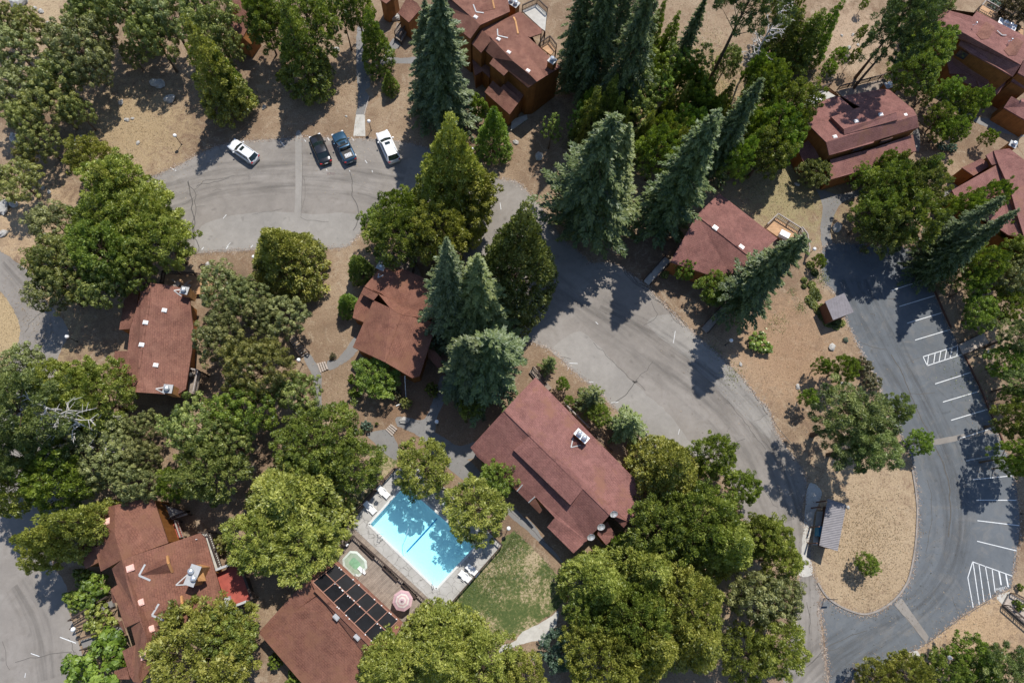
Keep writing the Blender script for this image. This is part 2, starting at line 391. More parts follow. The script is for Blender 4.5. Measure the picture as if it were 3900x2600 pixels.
# road at the left edge and lot at the lower left
sheet('left_road', PL('a2', [(-60, 160), (0, 188), (60, 220), (120, 268), (215, 335), (262, 400), (300, 510), (380, 600), (455, 720), (400, 850), (372, 960), (380, 1200), (400, 1500)])
      + PL('a3', [(380, 600), (350, 780), (420, 880), (455, 1000), (470, 1130), (500, 1230), (545, 1400), (500, 1470), (440, 1568), (430, 1700), (-60, 1700), (-60, 800), (-30, 300)])
      + PL('a2', [(-40, 1300), (20, 1050), (62, 930), (110, 820), (132, 740), (125, 660), (95, 590), (50, 510), (-5, 440), (-60, 380)]), M['asph'], .004, jit=.04, seed=11)
# tyre wear along the lanes
m = bpy.data.materials.new('tyre_wear'); m.use_nodes = True; n = m.node_tree.nodes; l = m.node_tree.links; n.clear()
uvn = n.new('ShaderNodeTexCoord').outputs['UV']; mp = n.new('ShaderNodeMapping'); mp.inputs['Scale'].default_value = (.06, 1.6, 1); l.new(uvn, mp.inputs[0])
fa = noise(n, l, 1.6, 6, .62, mp.outputs[0]); sp = n.new('ShaderNodeSeparateXYZ'); l.new(uvn, sp.inputs[0])
ed = math_(n, l, 'SUBTRACT', 1., math_(n, l, 'POWER', math_(n, l, 'ABSOLUTE', sp.outputs[1]), 2.)); 
al = math_(n, l, 'MULTIPLY', ramp(n, l, fa, [(.45, 0.), (.72, .34)]), math_(n, l, 'MAXIMUM', ed, 0.))
tr = n.new('ShaderNodeBsdfTransparent'); df = n.new('ShaderNodeBsdfDiffuse'); df.inputs[0].default_value = (.10, .095, .09, 1); mx = n.new('ShaderNodeMixShader')
l.new(al, mx.inputs[0]); l.new(tr.outputs[0], mx.inputs[1]); l.new(df.outputs[0], mx.inputs[2]); om = n.new('ShaderNodeOutputMaterial'); l.new(mx.outputs[0], om.inputs[0]); M['wear'] = m
def wear(t, pts, wd, z=.0125):
    q = cat([Vector((p.x, p.y, z)) for p in PL(t, pts)], 6, 0, False); b = MB(); u = 0
    for i in range(len(q)-1):
        d0 = q[min(i+1, len(q)-1)]-q[max(i-1, 0)]; d1 = q[min(i+2, len(q)-1)]-q[i]; n0 = Vector((-d0.y, d0.x, 0)).normalized()*wd/2; n1 = Vector((-d1.y, d1.x, 0)).normalized()*wd/2; L = (q[i+1]-q[i]).length
        b.face([q[i]-n0, q[i+1]-n1, q[i+1]+n1, q[i]+n0], [(u, -1), (u+L, -1), (u+L, 1), (u, 1)]); u += L
    struct(b.build('tyre_wear', M['wear']))
wear('v', [(350, 430), (470, 395), (620, 378), (780, 380), (930, 405)], 5.5); wear('v', [(370, 480), (500, 440), (650, 425), (800, 432), (930, 470)], 4, .0128)
wear('v', [(1150, 520), (1220, 600), (1330, 690), (1480, 800), (1640, 930), (1740, 1060), (1800, 1200)], 7); wear('v', [(1380, 700), (1500, 760), (1640, 860), (1760, 990), (1820, 1120), (1845, 1260), (1850, 1500)], 4, .0128)
wear('v', [(1940, 640), (2010, 780), (2090, 920), (2150, 1040), (2180, 1160), (2170, 1280), (2110, 1370), (2010, 1430), (1900, 1500), (1830, 1570)], 5, .0125); wear('v', [(1990, 640), (2070, 800), (2140, 940), (2200, 1080), (2210, 1220), (2170, 1340), (2070, 1440), (1950, 1520), (1880, 1580)], 3.5, .0129)
wear('v', [(10, 600), (80, 680), (110, 760), (60, 860)], 3); wear('v', [(40, 1340), (90, 1430), (110, 1560)], 4)
# walks
PZ = [.0054]
def path(pts, name='footpath', mat='paving', z=.006, jit=.03, sm=True):
    if z < .012: PZ[0] += .0006; z = PZ[0]
    return sheet(name, pts, M[mat], z, jit=jit, smooth=sm, seed=len(pts))
path(PL('b1', [(752, 600), (775, 640), (765, 700), (745, 765), (690, 765), (700, 700), (705, 620), (695, 500), (690, 300), (700, 180), (740, 200), (760, 400), (785, 560)]), z=.006)
path(PL('b1', [(690, 762), (750, 762), (750, 830), (752, 905), (672, 903), (680, 830)]), 'concrete_ramp', 'conc', .03, 0, False)
path(PL('b1', [(940, 255), (985, 300), (940, 340), (925, 375), (1000, 385), (1100, 380), (1100, 420), (900, 425), (780, 450), (790, 420), (865, 385), (890, 330)]))
path(PL('d1', [(365, 1260), (430, 1265), (500, 1290), (610, 1270), (700, 1235), (710, 1270), (620, 1310), (530, 1350), (480, 1440), (450, 1568)]) + PL('d2', [(455, 60), (475, 190), (420, 200), (395, 110), (392, 20)]) + PL('d1', [(395, 1480), (405, 1380), (390, 1310)]))
path(PL('d1', [(1005, 870), (1045, 850), (1055, 950), (1045, 1010), (1020, 1000)]), jit=0, sm=False)
path(PL('d1', [(1120, 600), (1160, 595), (1230, 650), (1330, 700), (1410, 770), (1560, 800), (1735, 880), (1720, 910), (1540, 860), (1400, 800), (1250, 700)]))
path(PL('d1', [(1230, 1230), (1280, 1210), (1290, 1280), (1250, 1360), (1215, 1420), (1180, 1400), (1200, 1330)]))
path(PL('c2', [(800, 520), (800, 520)]) if False else PL('b2', [(345, 890), (385, 870), (430, 940), (460, 1000), (462, 1100), (455, 1260), (410, 1300), (415, 1170), (408, 1050), (385, 980)]))
path(PL('b2', [(500, 915), (560, 905), (620, 840), (660, 780), (690, 750), (710, 820), (670, 880), (600, 935), (510, 975)]))
path(PL('b2', [(760, 1400), (870, 1370), (920, 1390), (970, 1480), (960, 1568), (900, 1540), (830, 1470)]))
path(PL('b2', [(960, 1285), (1040, 1290), (1140, 1300), (1190, 1200), (1225, 1100), (1260, 1010), (1330, 1060), (1275, 1180), (1225, 1300), (1220, 1400), (1290, 1500), (1250, 1568), (1150, 1450), (1060, 1385), (965, 1345)]))
path(PL('b2', [(1210, 1395), (1290, 1430), (1370, 1475), (1490, 1445), (1570, 1380), (1620, 1420), (1540, 1520), (1420, 1568), (1290, 1540)]))
path(PL('b3', [(1240, -40), (1340, 40), (1460, 110), (1560, 230), (1660, 320), (1660, 370), (1560, 320), (1440, 250), (1300, 140), (1180, 30)]))
path(PL('g', [(40, 840), (90, 850), (180, 930), (330, 1080), (400, 1130), (480, 1210), (560, 1270), (620, 1370), (720, 1480), (800, 1560), (880, 1500), (930, 1465), (945, 1480), (905, 1568), (915, 1640), (980, 1700), (860, 1740), (830, 1620), (640, 1440), (500, 1310), (370, 1200), (300, 1120), (120, 960)]))
path(PL('b3', [(1640, 1330), (1742, 1290)]) + PL('c3', [(90, 1240), (200, 1180), (290, 1130), (340, 1090), (330, 1180), (280, 1260), (240, 1320), (210, 1290), (130, 1300), (0, 1350)]) + PL('b3', [(1660, 1390)]), mat='conc')
path(PL('d3', [(1560, 985), (1650, 960), (1630, 1010), (1600, 1048), (1562, 1010)]), 'concrete_pad', 'conc', .012, 0, False)
path(PL('d3', [(975, 1365), (1035, 1350), (1080, 1440), (1060, 1480), (1020, 1420)]), 'concrete_pad', 'conc', .012, .02, False)
path(PL('d3', [(330, 240), (400, 300), (360, 420), (340, 520), (310, 640), (300, 730), (330, 760), (335, 850), (250, 850), (265, 700), (280, 540), (290, 400), (300, 300)]), 'stone_apron', 'conc', .007)
# lawn
m, n, l, bs = newmat('patchy_lawn'); v = coord(n)
f = noise(n, l, 2.6, 9, .8, v, .3); fb = noise(n, l, .22, 4, .6, v)
c = ramp(n, l, math_(n, l, 'ADD', f, math_(n, l, 'MULTIPLY', math_(n, l, 'SUBTRACT', fb, .5), .75)), [(.42, (.060, .088, .022)), (.50, (.105, .125, .036)), (.55, (.20, .18, .08)), (.61, (.38, .30, .19))])
g = noise(n, l, 8, 4, .8, v); c = mix(n, l, .8, c, ramp(n, l, g, [(.3, .7), (.7, 1.3)]), 'MULTIPLY')
l.new(c, bs.inputs['Base Color']); bs.inputs['Roughness'].default_value = .95; bump(n, l, bs, g, .6, .05)
M['lawn'] = m
sheet('lawn', PL('b3', [(1640, 640), (1700, 580), (1742, 560)])+PL('c3', [(50, 560), (120, 620), (200, 700), (280, 790), (360, 870), (410, 930), (390, 1010), (330, 1080), (260, 1130), (150, 1210), (30, 1270)])+PL('b3', [(1640, 1320), (1400, 1420), (1150, 1450), (1010, 1420), (1100, 1300), (1230, 1160), (1420, 900)]), M['lawn'], .004, seed=2)
sheet('lawn', PL('b3', [(850, 10), (960, 90), (930, 150), (830, 250), (700, 400), (600, 500), (560, 520), (620, 380), (760, 200), (780, 60)]), M['lawn'], .004, seed=2)
# kerbs
M['kerb'] = plain('worn_kerb', (.27, .24, .215), .85, .25, 1.5)
def kerb(name, pts, wd=.18, ht=.12, mat='conc'):
    pts = cat([Vector((p.x, p.y, 0)) for p in pts], 5, 0, False); b = MB()
    for a, c2 in zip(pts[:-1], pts[1:]): b.beam(a+Vector((0, 0, ht/2)), c2+Vector((0, 0, ht/2)), wd, ht)
    return struct(b.build(name, M[mat]))
kerb('kerb', PL('d3', [(372, 900), (400, 950), (440, 1002), (510, 1052), (600, 1092), (680, 1110), (760, 1092), (845, 1043), (918, 972), (972, 880), (1002, 760), (1022, 620), (1030, 480), (1030, 380), (1015, 250), (998, 150)]), .2, .12, 'kerb')
# grit and earth spilt over the edges of the tarmac, grass tufts on the lawn
def flecks(name, pts, zs, ln, wd, mat, lab, ct, seed):
    g = np.random.default_rng(seed); N = len(pts)
    c = np.array([(p[0], p[1], z) for p, z in zip(pts, zs)])
    a = g.normal(size=(N, 3)); a[:, 2] *= .1; nn = g.normal(0, .12, (N, 3))+np.array([0, 0, 1.])
    LATER.append((name, c, a, nn, ln*g.uniform(.5, 1.6, N), wd*g.uniform(.6, 1.4, N), g.uniform(0, 1, N), mat, lab, ct))
LATER = []; rdn = random.Random(31); pts = []
for poly in (cat(road_poly, 3), cat(N1+N2+N3, 3)):
    for a_, b_ in zip(poly, poly[1:]+poly[:1]):
        d = b_-a_; L = d.xy.length
        if L < .01 or L > 12: continue
        nx, ny = -d.y/L, d.x/L
        for k in range(int(L*26)):
            t_ = rdn.random(); o_ = rdn.gauss(0, .22); pts.append((a_.x+d.x*t_+nx*o_, a_.y+d.y*t_+ny*o_))
flecks('edge_grit', pts, [rdn.uniform(.019, .03) for _ in pts], .17, .12, 'grit', 'earth and grit spilt along the ragged edges of the tarmac', 'grit', 5)
# painted markings
def marks(tile, segs, wd=.10, z=.0165):
    b = MB()
    for s in segs: ribbon(b, [P(tile, s[0], s[1]), P(tile, s[2], s[3])], wd if len(s) < 5 else s[4], z)
    return b
b = marks('d2', [(930, 303, 1033, 269), (862, 447, 1090, 372), (915, 552, 1152, 480), (967, 663, 1196, 594), (1019, 775, 1248, 706), (1152, 1065, 1388, 989),
                 (1204, 1185, 1443, 1114), (1258, 1306, 1498, 1234), (1318, 1426, 1552, 1352), (1380, 1568, 1612, 1528),
                 (1072, 885, 1302, 812), (1100, 944, 1330, 870), (1072, 885, 1100, 944), (1302, 812, 1296, 880), (1108, 878, 1100, 944), (1152, 862, 1142, 930), (1190, 850, 1178, 917), (1228, 838, 1216, 905), (1264, 826, 1252, 893)])
struct(b.build('painted_parking_lines', M['mark']))
b = marks('d3', [(1358, 94, 1612, 48), (1404, 218, 1660, 193), (1427, 354, 1696, 355), (1433, 490, 1710, 523), (1430, 626, 1692, 690)])
struct(b.build('painted_parking_lines', M['mark']))
b = marks('h', [(690, 170, 1365, 412), (690, 170, 608, 440), (608, 440, 702, 962), (697, 180, 804, 905), (797, 205, 887, 858), (907, 245, 1000, 787), (1022, 290, 1074, 690), (1140, 335, 1178, 568, .17), (1255, 378, 1298, 600, .17)])
struct(b.build('painted_hatched_zone', M['mark']))
b = marks('b1', [(186, 932, 214, 970, .1), (500, 912, 514, 935, .1), (660, 912, 676, 935, .1), (348, 928, 356, 940, .1), (750, 1064, 764, 1084, .08), (492, 1122, 498, 1134, .07), (645, 1130, 650, 1140, .07), (796, 1130, 800, 1145, .06), (1645, 1345, 1652, 1390, .07)])
for s in ((1130, 1112, 1170, 1134, .1), (1480, 1450, 1502, 1425, .07)): ribbon(b, [P('a1', s[0], s[1]), P('a1', s[2], s[3])], s[4], .0165)
for s in ((1338, 176, 1352, 160, .09), (1500, 170, 1515, 152, .09), (1505, 155, 1530, 128, .05), (1664, 162, 1678, 145, .07)): ribbon(b, [P('a2', s[0], s[1]), P('a2', s[2], s[3])], s[4], .0165)
for s in ((590, 655, 606, 670, .07), (1105, 795, 1118, 715, .06), (415, 927, 470, 930, .07), (545, 1052, 575, 1052, .05), (690, 1190, 740, 1186, .06), (930, 1438, 1010, 1438, .09), (1138, 1400, 1146, 1365, .05)): ribbon(b, [P('c2', s[0], s[1]), P('c2', s[2], s[3])], s[4], .0165)
for s in ((398, 1262, 505, 1302, .09), (205, 1370, 262, 1390, .07), (165, 1530, 170, 1500, .06)): ribbon(b, [P('a3', s[0], s[1]), P('a3', s[2], s[3])], s[4], .0165)
struct(b.build('faded_paint_marks', M['mark']))
# small stencilled words on the tarmac, of which only the blocks of letters can be made out
def text(body, size, loc, rz, mat, name='painted_letters', parent=None):
    cu = bpy.data.curves.new(name, 'FONT'); cu.body = body; cu.size = size; cu.extrude = .0008; cu.align_x = 'CENTER'; cu.space_line = .8
    o = bpy.data.objects.new(name, cu); C.objects.link(o); o.location = loc; o.rotation_euler = (0, 0, rz)
    dg = bpy.context.evaluated_depsgraph_get(); me = bpy.data.meshes.new_from_object(o.evaluated_get(dg))
    bpy.data.objects.remove(o); me.name = name; me.materials.clear(); me.materials.append(mat)
    o = bpy.data.objects.new(name, me); C.objects.link(o); o.location = loc; o.rotation_euler = (0, 0, rz)
    return o
pt = P('h', 1183, 640); struct(text('PARKING', .34, (pt.x, pt.y, .017), R(10), M['mark']))
pt = P('h', 1195, 672); struct(text('NO', .34, (pt.x, pt.y, .017), R(10), M['mark']))
# cracks and tar lines
def wander(a, c2, k, amp, rd):
    out = []
    for i in range(k+1):
        t = i/k; q = a.lerp(c2, t); 
        if 0 < i < k: q = q+Vector((rd.gauss(0, amp), rd.gauss(0, amp), 0))
        out.append(q)
    return out
b = MB(); rd = random.Random(4)
def crack(tile, pts, wd=.07, amp=.12):
    wd *= .72
    q = [P(tile, *p) for p in pts]; full = []
    for a, c2 in zip(q[:-1], q[1:]): full += wander(a, c2, max(2, int((c2-a).length/.6)), amp, rd)[:-1]
    full.append(q[-1]); ribbon(b, full, wd, .0155, 2)
crack('b1', [(645, 1130), (665, 1200), (662, 1300), (700, 1370), (712, 1440), (690, 1500), (670, 1530)], .13, .06)
crack('b1', [(340, 1180), (352, 1260), (350, 1320), (335, 1380)], .05); crack('b1', [(320, 1440), (400, 1462), (510, 1470)], .06)
crack('b1', [(0, 1425), (90, 1405), (200, 1388)], .05); crack('b1', [(330, 910), (335, 1150), (325, 1440)], .05, .02)
crack('a1', [(1245, 1205), (1262, 1290), (1275, 1400), (1290, 1500), (1280, 1560)], .16, .1); crack('a1', [(1250, 1200), (1300, 1290), (1300, 1400), (1275, 1480), (1290, 1568)], .1)
crack('a1', [(1290, 1260), (1350, 1200), (1450, 1190), (1555, 1165)], .06); crack('a1', [(1300, 1240), (1380, 1220), (1520, 1180)], .09, .08); crack('a1', [(980, 1180), (1040, 1200), (1070, 1260), (1095, 1285)], .05)
crack('a1', [(1210, 1355), (1260, 1330), (1310, 1290)], .05); crack('a1', [(1300, 1375), (1360, 1368)], .05); crack('a1', [(1410, 1270), (1470, 1262)], .05)
crack('a2', [(1280, 0), (1290, 60), (1280, 90), (1310, 130), (1318, 185)], .13)
crack('c2', [(575, 790), (660, 880), (760, 970), (850, 1050), (920, 1110)], .07); crack('c2', [(850, 1050), (890, 1000), (970, 920)], .07); crack('c2', [(850, 1050), (810, 1110), (750, 1165), (705, 1195)], .12)
crack('c2', [(835, 1045), (850, 1055), (866, 1045)], .3, .03); crack('c2', [(345, 885), (390, 890), (425, 900)], .08)
for off in (0, 14, -12, 26): crack('c2', [(790+off, 320), (860+off, 400), (930+off*1.3, 440), (1000+off, 510), (1090+off, 590), (1180+off, 690)], .1, .12)
crack('c2', [(960, 520), (980, 570), (1000, 600), (975, 640), (910, 675)], .08); crack('c2', [(1340, 800), (1420, 880), (1480, 940)], .06)
crack('c2', [(1570, 1040), (1640, 1120), (1680, 1190), (1742, 1240)], .12); crack('c2', [(1600, 1060), (1650, 1160), (1720, 1255)], .07)
crack('c2', [(1460, 1170), (1560, 1290), (1640, 1400), (1720, 1500)], .07, .05); crack('c2', [(1500, 1470), (1580, 1430)], .06); crack('c2', [(1640, 1310), (1742, 1262)], .05)
crack('d2', [(0, 1185), (30, 1260), (80, 1310), (130, 1380), (190, 1450), (230, 1500)], .1); crack('d2', [(0, 1440), (60, 1500), (130, 1470)], .06)
crack('d2', [(860, 870), (930, 990), (990, 1140), (1060, 1300), (1130, 1420)], .18, .03); crack('d2', [(950, 945), (1000, 910), (1075, 885)], .05); crack('d2', [(970, 1128), (1050, 1135), (1150, 1122)], .09, .03)
crack('d2', [(640, 780), (730, 820), (830, 838)], .1, .03); crack('d2', [(840, 500), (890, 505), (870, 495)], .12); crack('d2', [(720, 600), (750, 604), (744, 615)], .1)
crack('d2', [(1120, 1030), (1170, 1100), (1230, 1160), (1290, 1230), (1380, 1330)], .04)
crack('d3', [(1150, 0), (1210, 120), (1245, 260), (1255, 450), (1240, 600)], .22, .04); crack('d3', [(1100, 220), (1130, 330), (1125, 520), (1090, 700)], .08, .05)
crack('d3', [(1100, 1305), (1180, 1245), (1320, 1135), (1500, 1030)], .13, .03); crack('d3', [(875, 1048), (980, 1160), (1090, 1300)], .07, .03); crack('d3', [(300, 1030), (320, 1120), (320, 1240)], .07)
crack('d3', [(300, 1460), (420, 1340), (560, 1270), (700, 1220)], .09, .05); crack('d3', [(250, 1480), (400, 1380), (520, 1330)], .06); crack('d3', [(1270, 1020), (1300, 1090), (1318, 1130)], .07, .02)
crack('d3', [(0, 270), (60, 350), (110, 400)], .05); crack('a3', [(100, 1430), (240, 1400), (370, 1370), (480, 1360)], .07); crack('a3', [(450, 1270), (480, 1310), (490, 1360), (485, 1440)], .07); crack('a3', [(490, 1360), (510, 1420)], .05)
crack('a2', [(165, 720), (190, 670), (250, 610), (330, 530)], .08); crack('a3', [(15, 1290), (40, 1400), (65, 1480)], .05)
crack('g', [(150, 900), (260, 1010), (330, 1060)], .05); crack('g', [(500, 1260), (560, 1320), (640, 1400), (700, 1450)], .09); crack('g', [(380, 1170), (440, 1220), (470, 1215)], .07)
struct(b.build('asphalt_cracks', M['crack']))
# ------------------------------------------------------------ foliage
G = (.0)
M['fir'] = leafmat('fir_needles', (0.022, 0.044, 0.01), (0.078, 0.116, 0.028), (0.2, 0.235, 0.066))
M['firb'] = leafmat('bluish_fir_needles', (0.028, 0.052, 0.016), (0.095, 0.134, 0.044), (0.225, 0.262, 0.098))
M['firy'] = leafmat('yellowish_fir_needles', (0.04, 0.062, 0.012), (0.14, 0.18, 0.042), (0.3, 0.325, 0.1))
M['cedar'] = leafmat('cedar_sprays', (0.04, 0.062, 0.01), (0.175, 0.23, 0.032), (0.39, 0.43, 0.085), .32)
M['cedary'] = leafmat('yellow_green_sprays', (0.07, 0.088, 0.01), (0.275, 0.302, 0.05), (0.54, 0.53, 0.13), .3)
M['oak'] = leafmat('oak_leaves', (0.048, 0.068, 0.012), (0.185, 0.225, 0.048), (0.42, 0.44, 0.125))
M['oakg'] = leafmat('grey_oak_leaves', (0.056, 0.072, 0.02), (0.195, 0.218, 0.07), (0.43, 0.44, 0.165))
M['oaky'] = leafmat('olive_oak_leaves', (0.064, 0.074, 0.012), (0.225, 0.235, 0.052), (0.45, 0.44, 0.13))
M['pine'] = leafmat('pine_needles', (0.038, 0.06, 0.014), (0.15, 0.2, 0.048), (0.37, 0.41, 0.135))
M['bright'] = leafmat('bright_young_leaves', (0.038, 0.072, 0.006), (0.175, 0.25, 0.026), (0.38, 0.46, 0.075), .35)
M['blue'] = leafmat('blue_green_leaves', (0.04, 0.085, 0.055), (0.11, 0.18, 0.12), (0.24, 0.32, 0.23))
M['straw'] = leafmat('dry_straw', (.22, .15, .08), (.40, .30, .17), (.60, .48, .29), .15)
M['grit'] = leafmat('spilt_grit', (.15, .11, .08), (.27, .21, .15), (.42, .34, .26), .0)
M['turf'] = leafmat('turf_blades', (.04, .07, .015), (.10, .15, .035), (.24, .26, .09), .2)
M['rust'] = leafmat('rusty_olive_leaves', (.05, .045, .02), (.13, .12, .055), (.24, .20, .10))

def quads(name, c, a, nn, ln, wd, tint, mat, base=None):
    """diamond leaves: centre c, long axis a, normal nn"""
    N = len(c)
    a = a/np.linalg.norm(a, axis=1, keepdims=True)
    s = np.cross(nn, a); s /= np.maximum(np.linalg.norm(s, axis=1, keepdims=True), 1e-6)
    ln = np.broadcast_to(ln, (N,))[:, None]; wd = np.broadcast_to(wd, (N,))[:, None]
    v = np.empty((N, 4, 3)); v[:, 0] = c-a*ln/2; v[:, 1] = c+s*wd/2-a*ln*.08; v[:, 2] = c+a*ln/2; v[:, 3] = c-s*wd/2-a*ln*.08
    me = bpy.data.meshes.new(name); me.vertices.add(N*4); me.vertices.foreach_set('co', v.astype(np.float32).ravel())
    me.loops.add(N*4); me.loops.foreach_set('vertex_index', np.arange(N*4, dtype=np.int32))
    me.polygons.add(N); me.polygons.foreach_set('loop_start', np.arange(0, N*4, 4, dtype=np.int32)); me.polygons.foreach_set('loop_total', np.full(N, 4, dtype=np.int32))
    me.update(calc_edges=True)
    at = me.attributes.new('tint', 'FLOAT', 'FACE'); at.data.foreach_set('value', np.clip(tint, 0, 1).astype(np.float32))
    me.materials.append(mat); return me
for nm_, c_, a_, n_, l_, w_, t_, m_, lab_, ct_ in LATER:
    o = bpy.data.objects.new(nm_, quads(nm_, c_, a_, n_, l_, w_, t_, M[m_])); C.objects.link(o); o['kind'] = 'stuff'; tag(o, lab_, ct_)
def unit(v): return v/np.maximum(np.linalg.norm(v, axis=-1, keepdims=True), 1e-9)
def rings(b, pts, rs, n=7):
    for i in range(len(pts)-1): b.tube(pts[i], pts[i+1], rs[i], rs[i+1], n, False)
def trunkmesh(H, r, limbs, seed, lean=.008):
    rd = random.Random(seed); b = MB(); pts = []; rs = []
    for k in range(7):
        t = k/6; pts.append(Vector((rd.gauss(0, lean)*H*t*.5, rd.gauss(0, lean)*H*t*.5, t*H))); rs.append(r*(1-.9*t)+(.25*r if k == 0 else 0))
    rings(b, pts, rs)
    for a, c2, rr in limbs:
        a = Vector(a); c2 = Vector(c2); md = a.lerp(c2, .5)+Vector((rd.gauss(0, .12), rd.gauss(0, .12), rd.gauss(0, .1)))*(c2-a).length*.4
        rings(b, [a, md, c2], [rr, rr*.6, rr*.2], 5)
    me = bpy.data.meshes.new('trunk'); me.from_pydata(b.v, [], b.f); me.materials.append(M['bark']); me.update(); return me
def whorls(H, Rr, seed, prof, z0=.1, dens=1., leaf=(.42, .15), droop=.16, sparse=0., spacing=.48, irr=.22, nb=(6, 10)):
    g = np.random.default_rng(seed); cc, aa, nn, tt, ll = [], [], [], [], []; limbs = []
    z = z0*H
    lob = g.uniform(0, 6.28, 4)
    while z < H*.985:
        t = (z/H-z0)/(1-z0); L = Rr*prof(t)
        if L < .12: L = .12
        k = int(g.integers(*nb)) if L > .6 else 5
        th0 = g.uniform(0, 6.28)
        for i in range(k):
            if g.random() < sparse: continue
            th = th0+6.28*i/k+g.normal(0, .2)
            Lb = L*(1+irr*math.sin(2*th+lob[0]+z*.25)*.6)*g.uniform(.6, 1.2)*(1.15 if g.random() < .08 else 1)
            zb = z+g.normal(0, .12); d = np.array([math.cos(th), math.sin(th), 0]); p = np.array([-d[1], d[0], 0])
            up_ = .28*(1-t)*0+g.uniform(-.02, .18)*(.3+t)
            m = max(6, int(Lb*24*dens)); s = g.beta(1.5, 1.0, m)
            tb = g.normal(.0, .12)
            side = g.choice([-1, 1], m); wsp = Lb*.36*(1.08-s)*g.uniform(0, 1, m)*side
            zz = zb+Lb*(up_*s-droop*s*s*1.6)+g.normal(0, .06, m)-.10*np.abs(wsp)
            cen = np.stack([d[0]*Lb*s+p[0]*wsp, d[1]*Lb*s+p[1]*wsp, zz], 1)
            ax = d[None]*g.uniform(.5, 1., m)[:, None]+p[None]*(side*g.uniform(.2, .9, m))[:, None]; ax[:, 2] = g.normal(-.1, .22, m)
            nrm = np.stack([g.normal(0, .34, m)+d[0]*.55*s, g.normal(0, .34, m)+d[1]*.55*s, np.ones(m)], 1)
            cc.append(cen); aa.append(ax); nn.append(nrm); ll.append(np.full(m, 1.)*g.uniform(.8, 1.25, m))
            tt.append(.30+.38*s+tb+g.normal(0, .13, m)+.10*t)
            if L > 1.2 and z < .75*H and g.random() < .3: limbs.append(((0, 0, zb), tuple(d*Lb*.8+np.array([0, 0, zb+Lb*(up_-droop)*.8])), .05))
        z += spacing*g.uniform(.8, 1.2)*(1-.45*t)
    c = np.concatenate(cc); ln = np.concatenate(ll)
    return c, np.concatenate(aa), np.concatenate(nn), ln*leaf[0], ln*leaf[1], np.concatenate(tt), limbs
def clumps(H, Rr, seed, zc=.6, vr=.38, nc=75, cr=.85, per=110, leaf=(.26, .17), gap=.0, tuft=False, shape='ball', inner=.25, lob=.22, sep=.88):
    g = np.random.default_rng(seed); cs = []
    ph = g.uniform(0, 6.28, 6); tries = 0
    while len(cs) < nc:
        d = unit(g.normal(size=3)); 
        if d[2] < -.55: continue
        az = math.atan2(d[1], d[0])
        f = 1+lob*(math.sin(2*az+ph[0])+.6*math.sin(3*az+ph[1]+2*d[2])+.5*math.sin(5*az+ph[2]))/1.6
        rr = (g.uniform(.74, 1.) if g.random() > .12 else g.uniform(1., 1.16)) if g.random() > inner else g.uniform(.3, .75)
        q = d*np.array([Rr*f, Rr*f, H*vr])*rr
        if shape == 'cone':
            h = g.beta(1.0, 1.45); th = g.uniform(0, 6.28); rad = Rr*(1-h**1.25)*(1+lob*math.sin(3*th+ph[0]+h*5))*(g.uniform(.8, 1.) if g.random() > inner else g.uniform(.2, .75))
            q = np.array([math.cos(th)*rad, math.sin(th)*rad, (h-.5)*2*H*vr])
        q[2] += H*zc
        tries += 1
        if cs and tries < 4000 and min(np.linalg.norm(q-np.array(cs), axis=1)) < cr*sep: continue
        cs.append(q)
    cs = np.array(cs); C0 = np.array([0, 0, H*zc-.25*H*vr])
    cc, aa, nn, tt, ll = [], [], [], [], []; limbs = []
    for q in cs:
        r = cr*g.uniform(.5, 1.0); m = int(per*g.uniform(.7, 1.25)); out = unit(q-C0)
        d = unit(g.normal(size=(m, 3))+out*.35+np.array([0, 0, .35])); rad = r*g.uniform(.3, 1.06, m)**.45
        p = q+d*rad[:, None]*np.array([1, 1, .72]); tb = g.normal(0, .16)
        if tuft:
            ax = unit(d*.7+out*.6+g.normal(0, .55, (m, 3))); nr = g.normal(0, .55, (m, 3))+d*1.25+np.array([0, 0, .25])
        else:
            ax = g.normal(size=(m, 3)); nr = d*1.3+g.normal(0, .5, (m, 3))+np.array([0, 0, .25]); ax = ax-nr*(ax*nr).sum(1, keepdims=True)/(nr*nr).sum(1, keepdims=True)
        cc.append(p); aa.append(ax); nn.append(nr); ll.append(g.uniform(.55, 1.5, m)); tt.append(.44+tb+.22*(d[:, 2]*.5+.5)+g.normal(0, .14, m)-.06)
        if g.random() < .22: limbs.append(((0, 0, min(.68*H, max(.2*H, q[2]-.55*math.hypot(q[0], q[1])))), tuple(q*np.array([.9, .9, 1])), .009*Rr+.015))
    ln = np.concatenate(ll)
    return np.concatenate(cc), np.concatenate(aa), np.concatenate(nn), ln*leaf[0], ln*leaf[1], np.concatenate(tt), limbs
PR = {}
def proto(kind, k, H, Rr, data, mat, tr=.25, seed=0):
    c, a, nn, ln, wd, ti, limbs = data
    PR.setdefault(kind, []).append((H, Rr, quads('crown', c, a, nn, ln, wd, ti, M[mat]), trunkmesh(H*.97 if kind in ('fir', 'sfir', 'cone') else H*.8, tr, limbs, seed+k)))
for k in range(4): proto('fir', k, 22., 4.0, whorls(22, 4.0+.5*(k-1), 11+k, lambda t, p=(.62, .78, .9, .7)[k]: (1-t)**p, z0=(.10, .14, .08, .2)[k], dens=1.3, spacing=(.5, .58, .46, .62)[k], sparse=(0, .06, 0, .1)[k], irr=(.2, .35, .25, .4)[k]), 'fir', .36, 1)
for k in range(3): proto('cone', k, 16., 4.2, clumps(16, 4.2, 31+k, .53, .46, 210, .82, 95, (.34, .16), tuft=True, shape='cone', inner=.15, lob=.10), 'cedar', .3, 2)
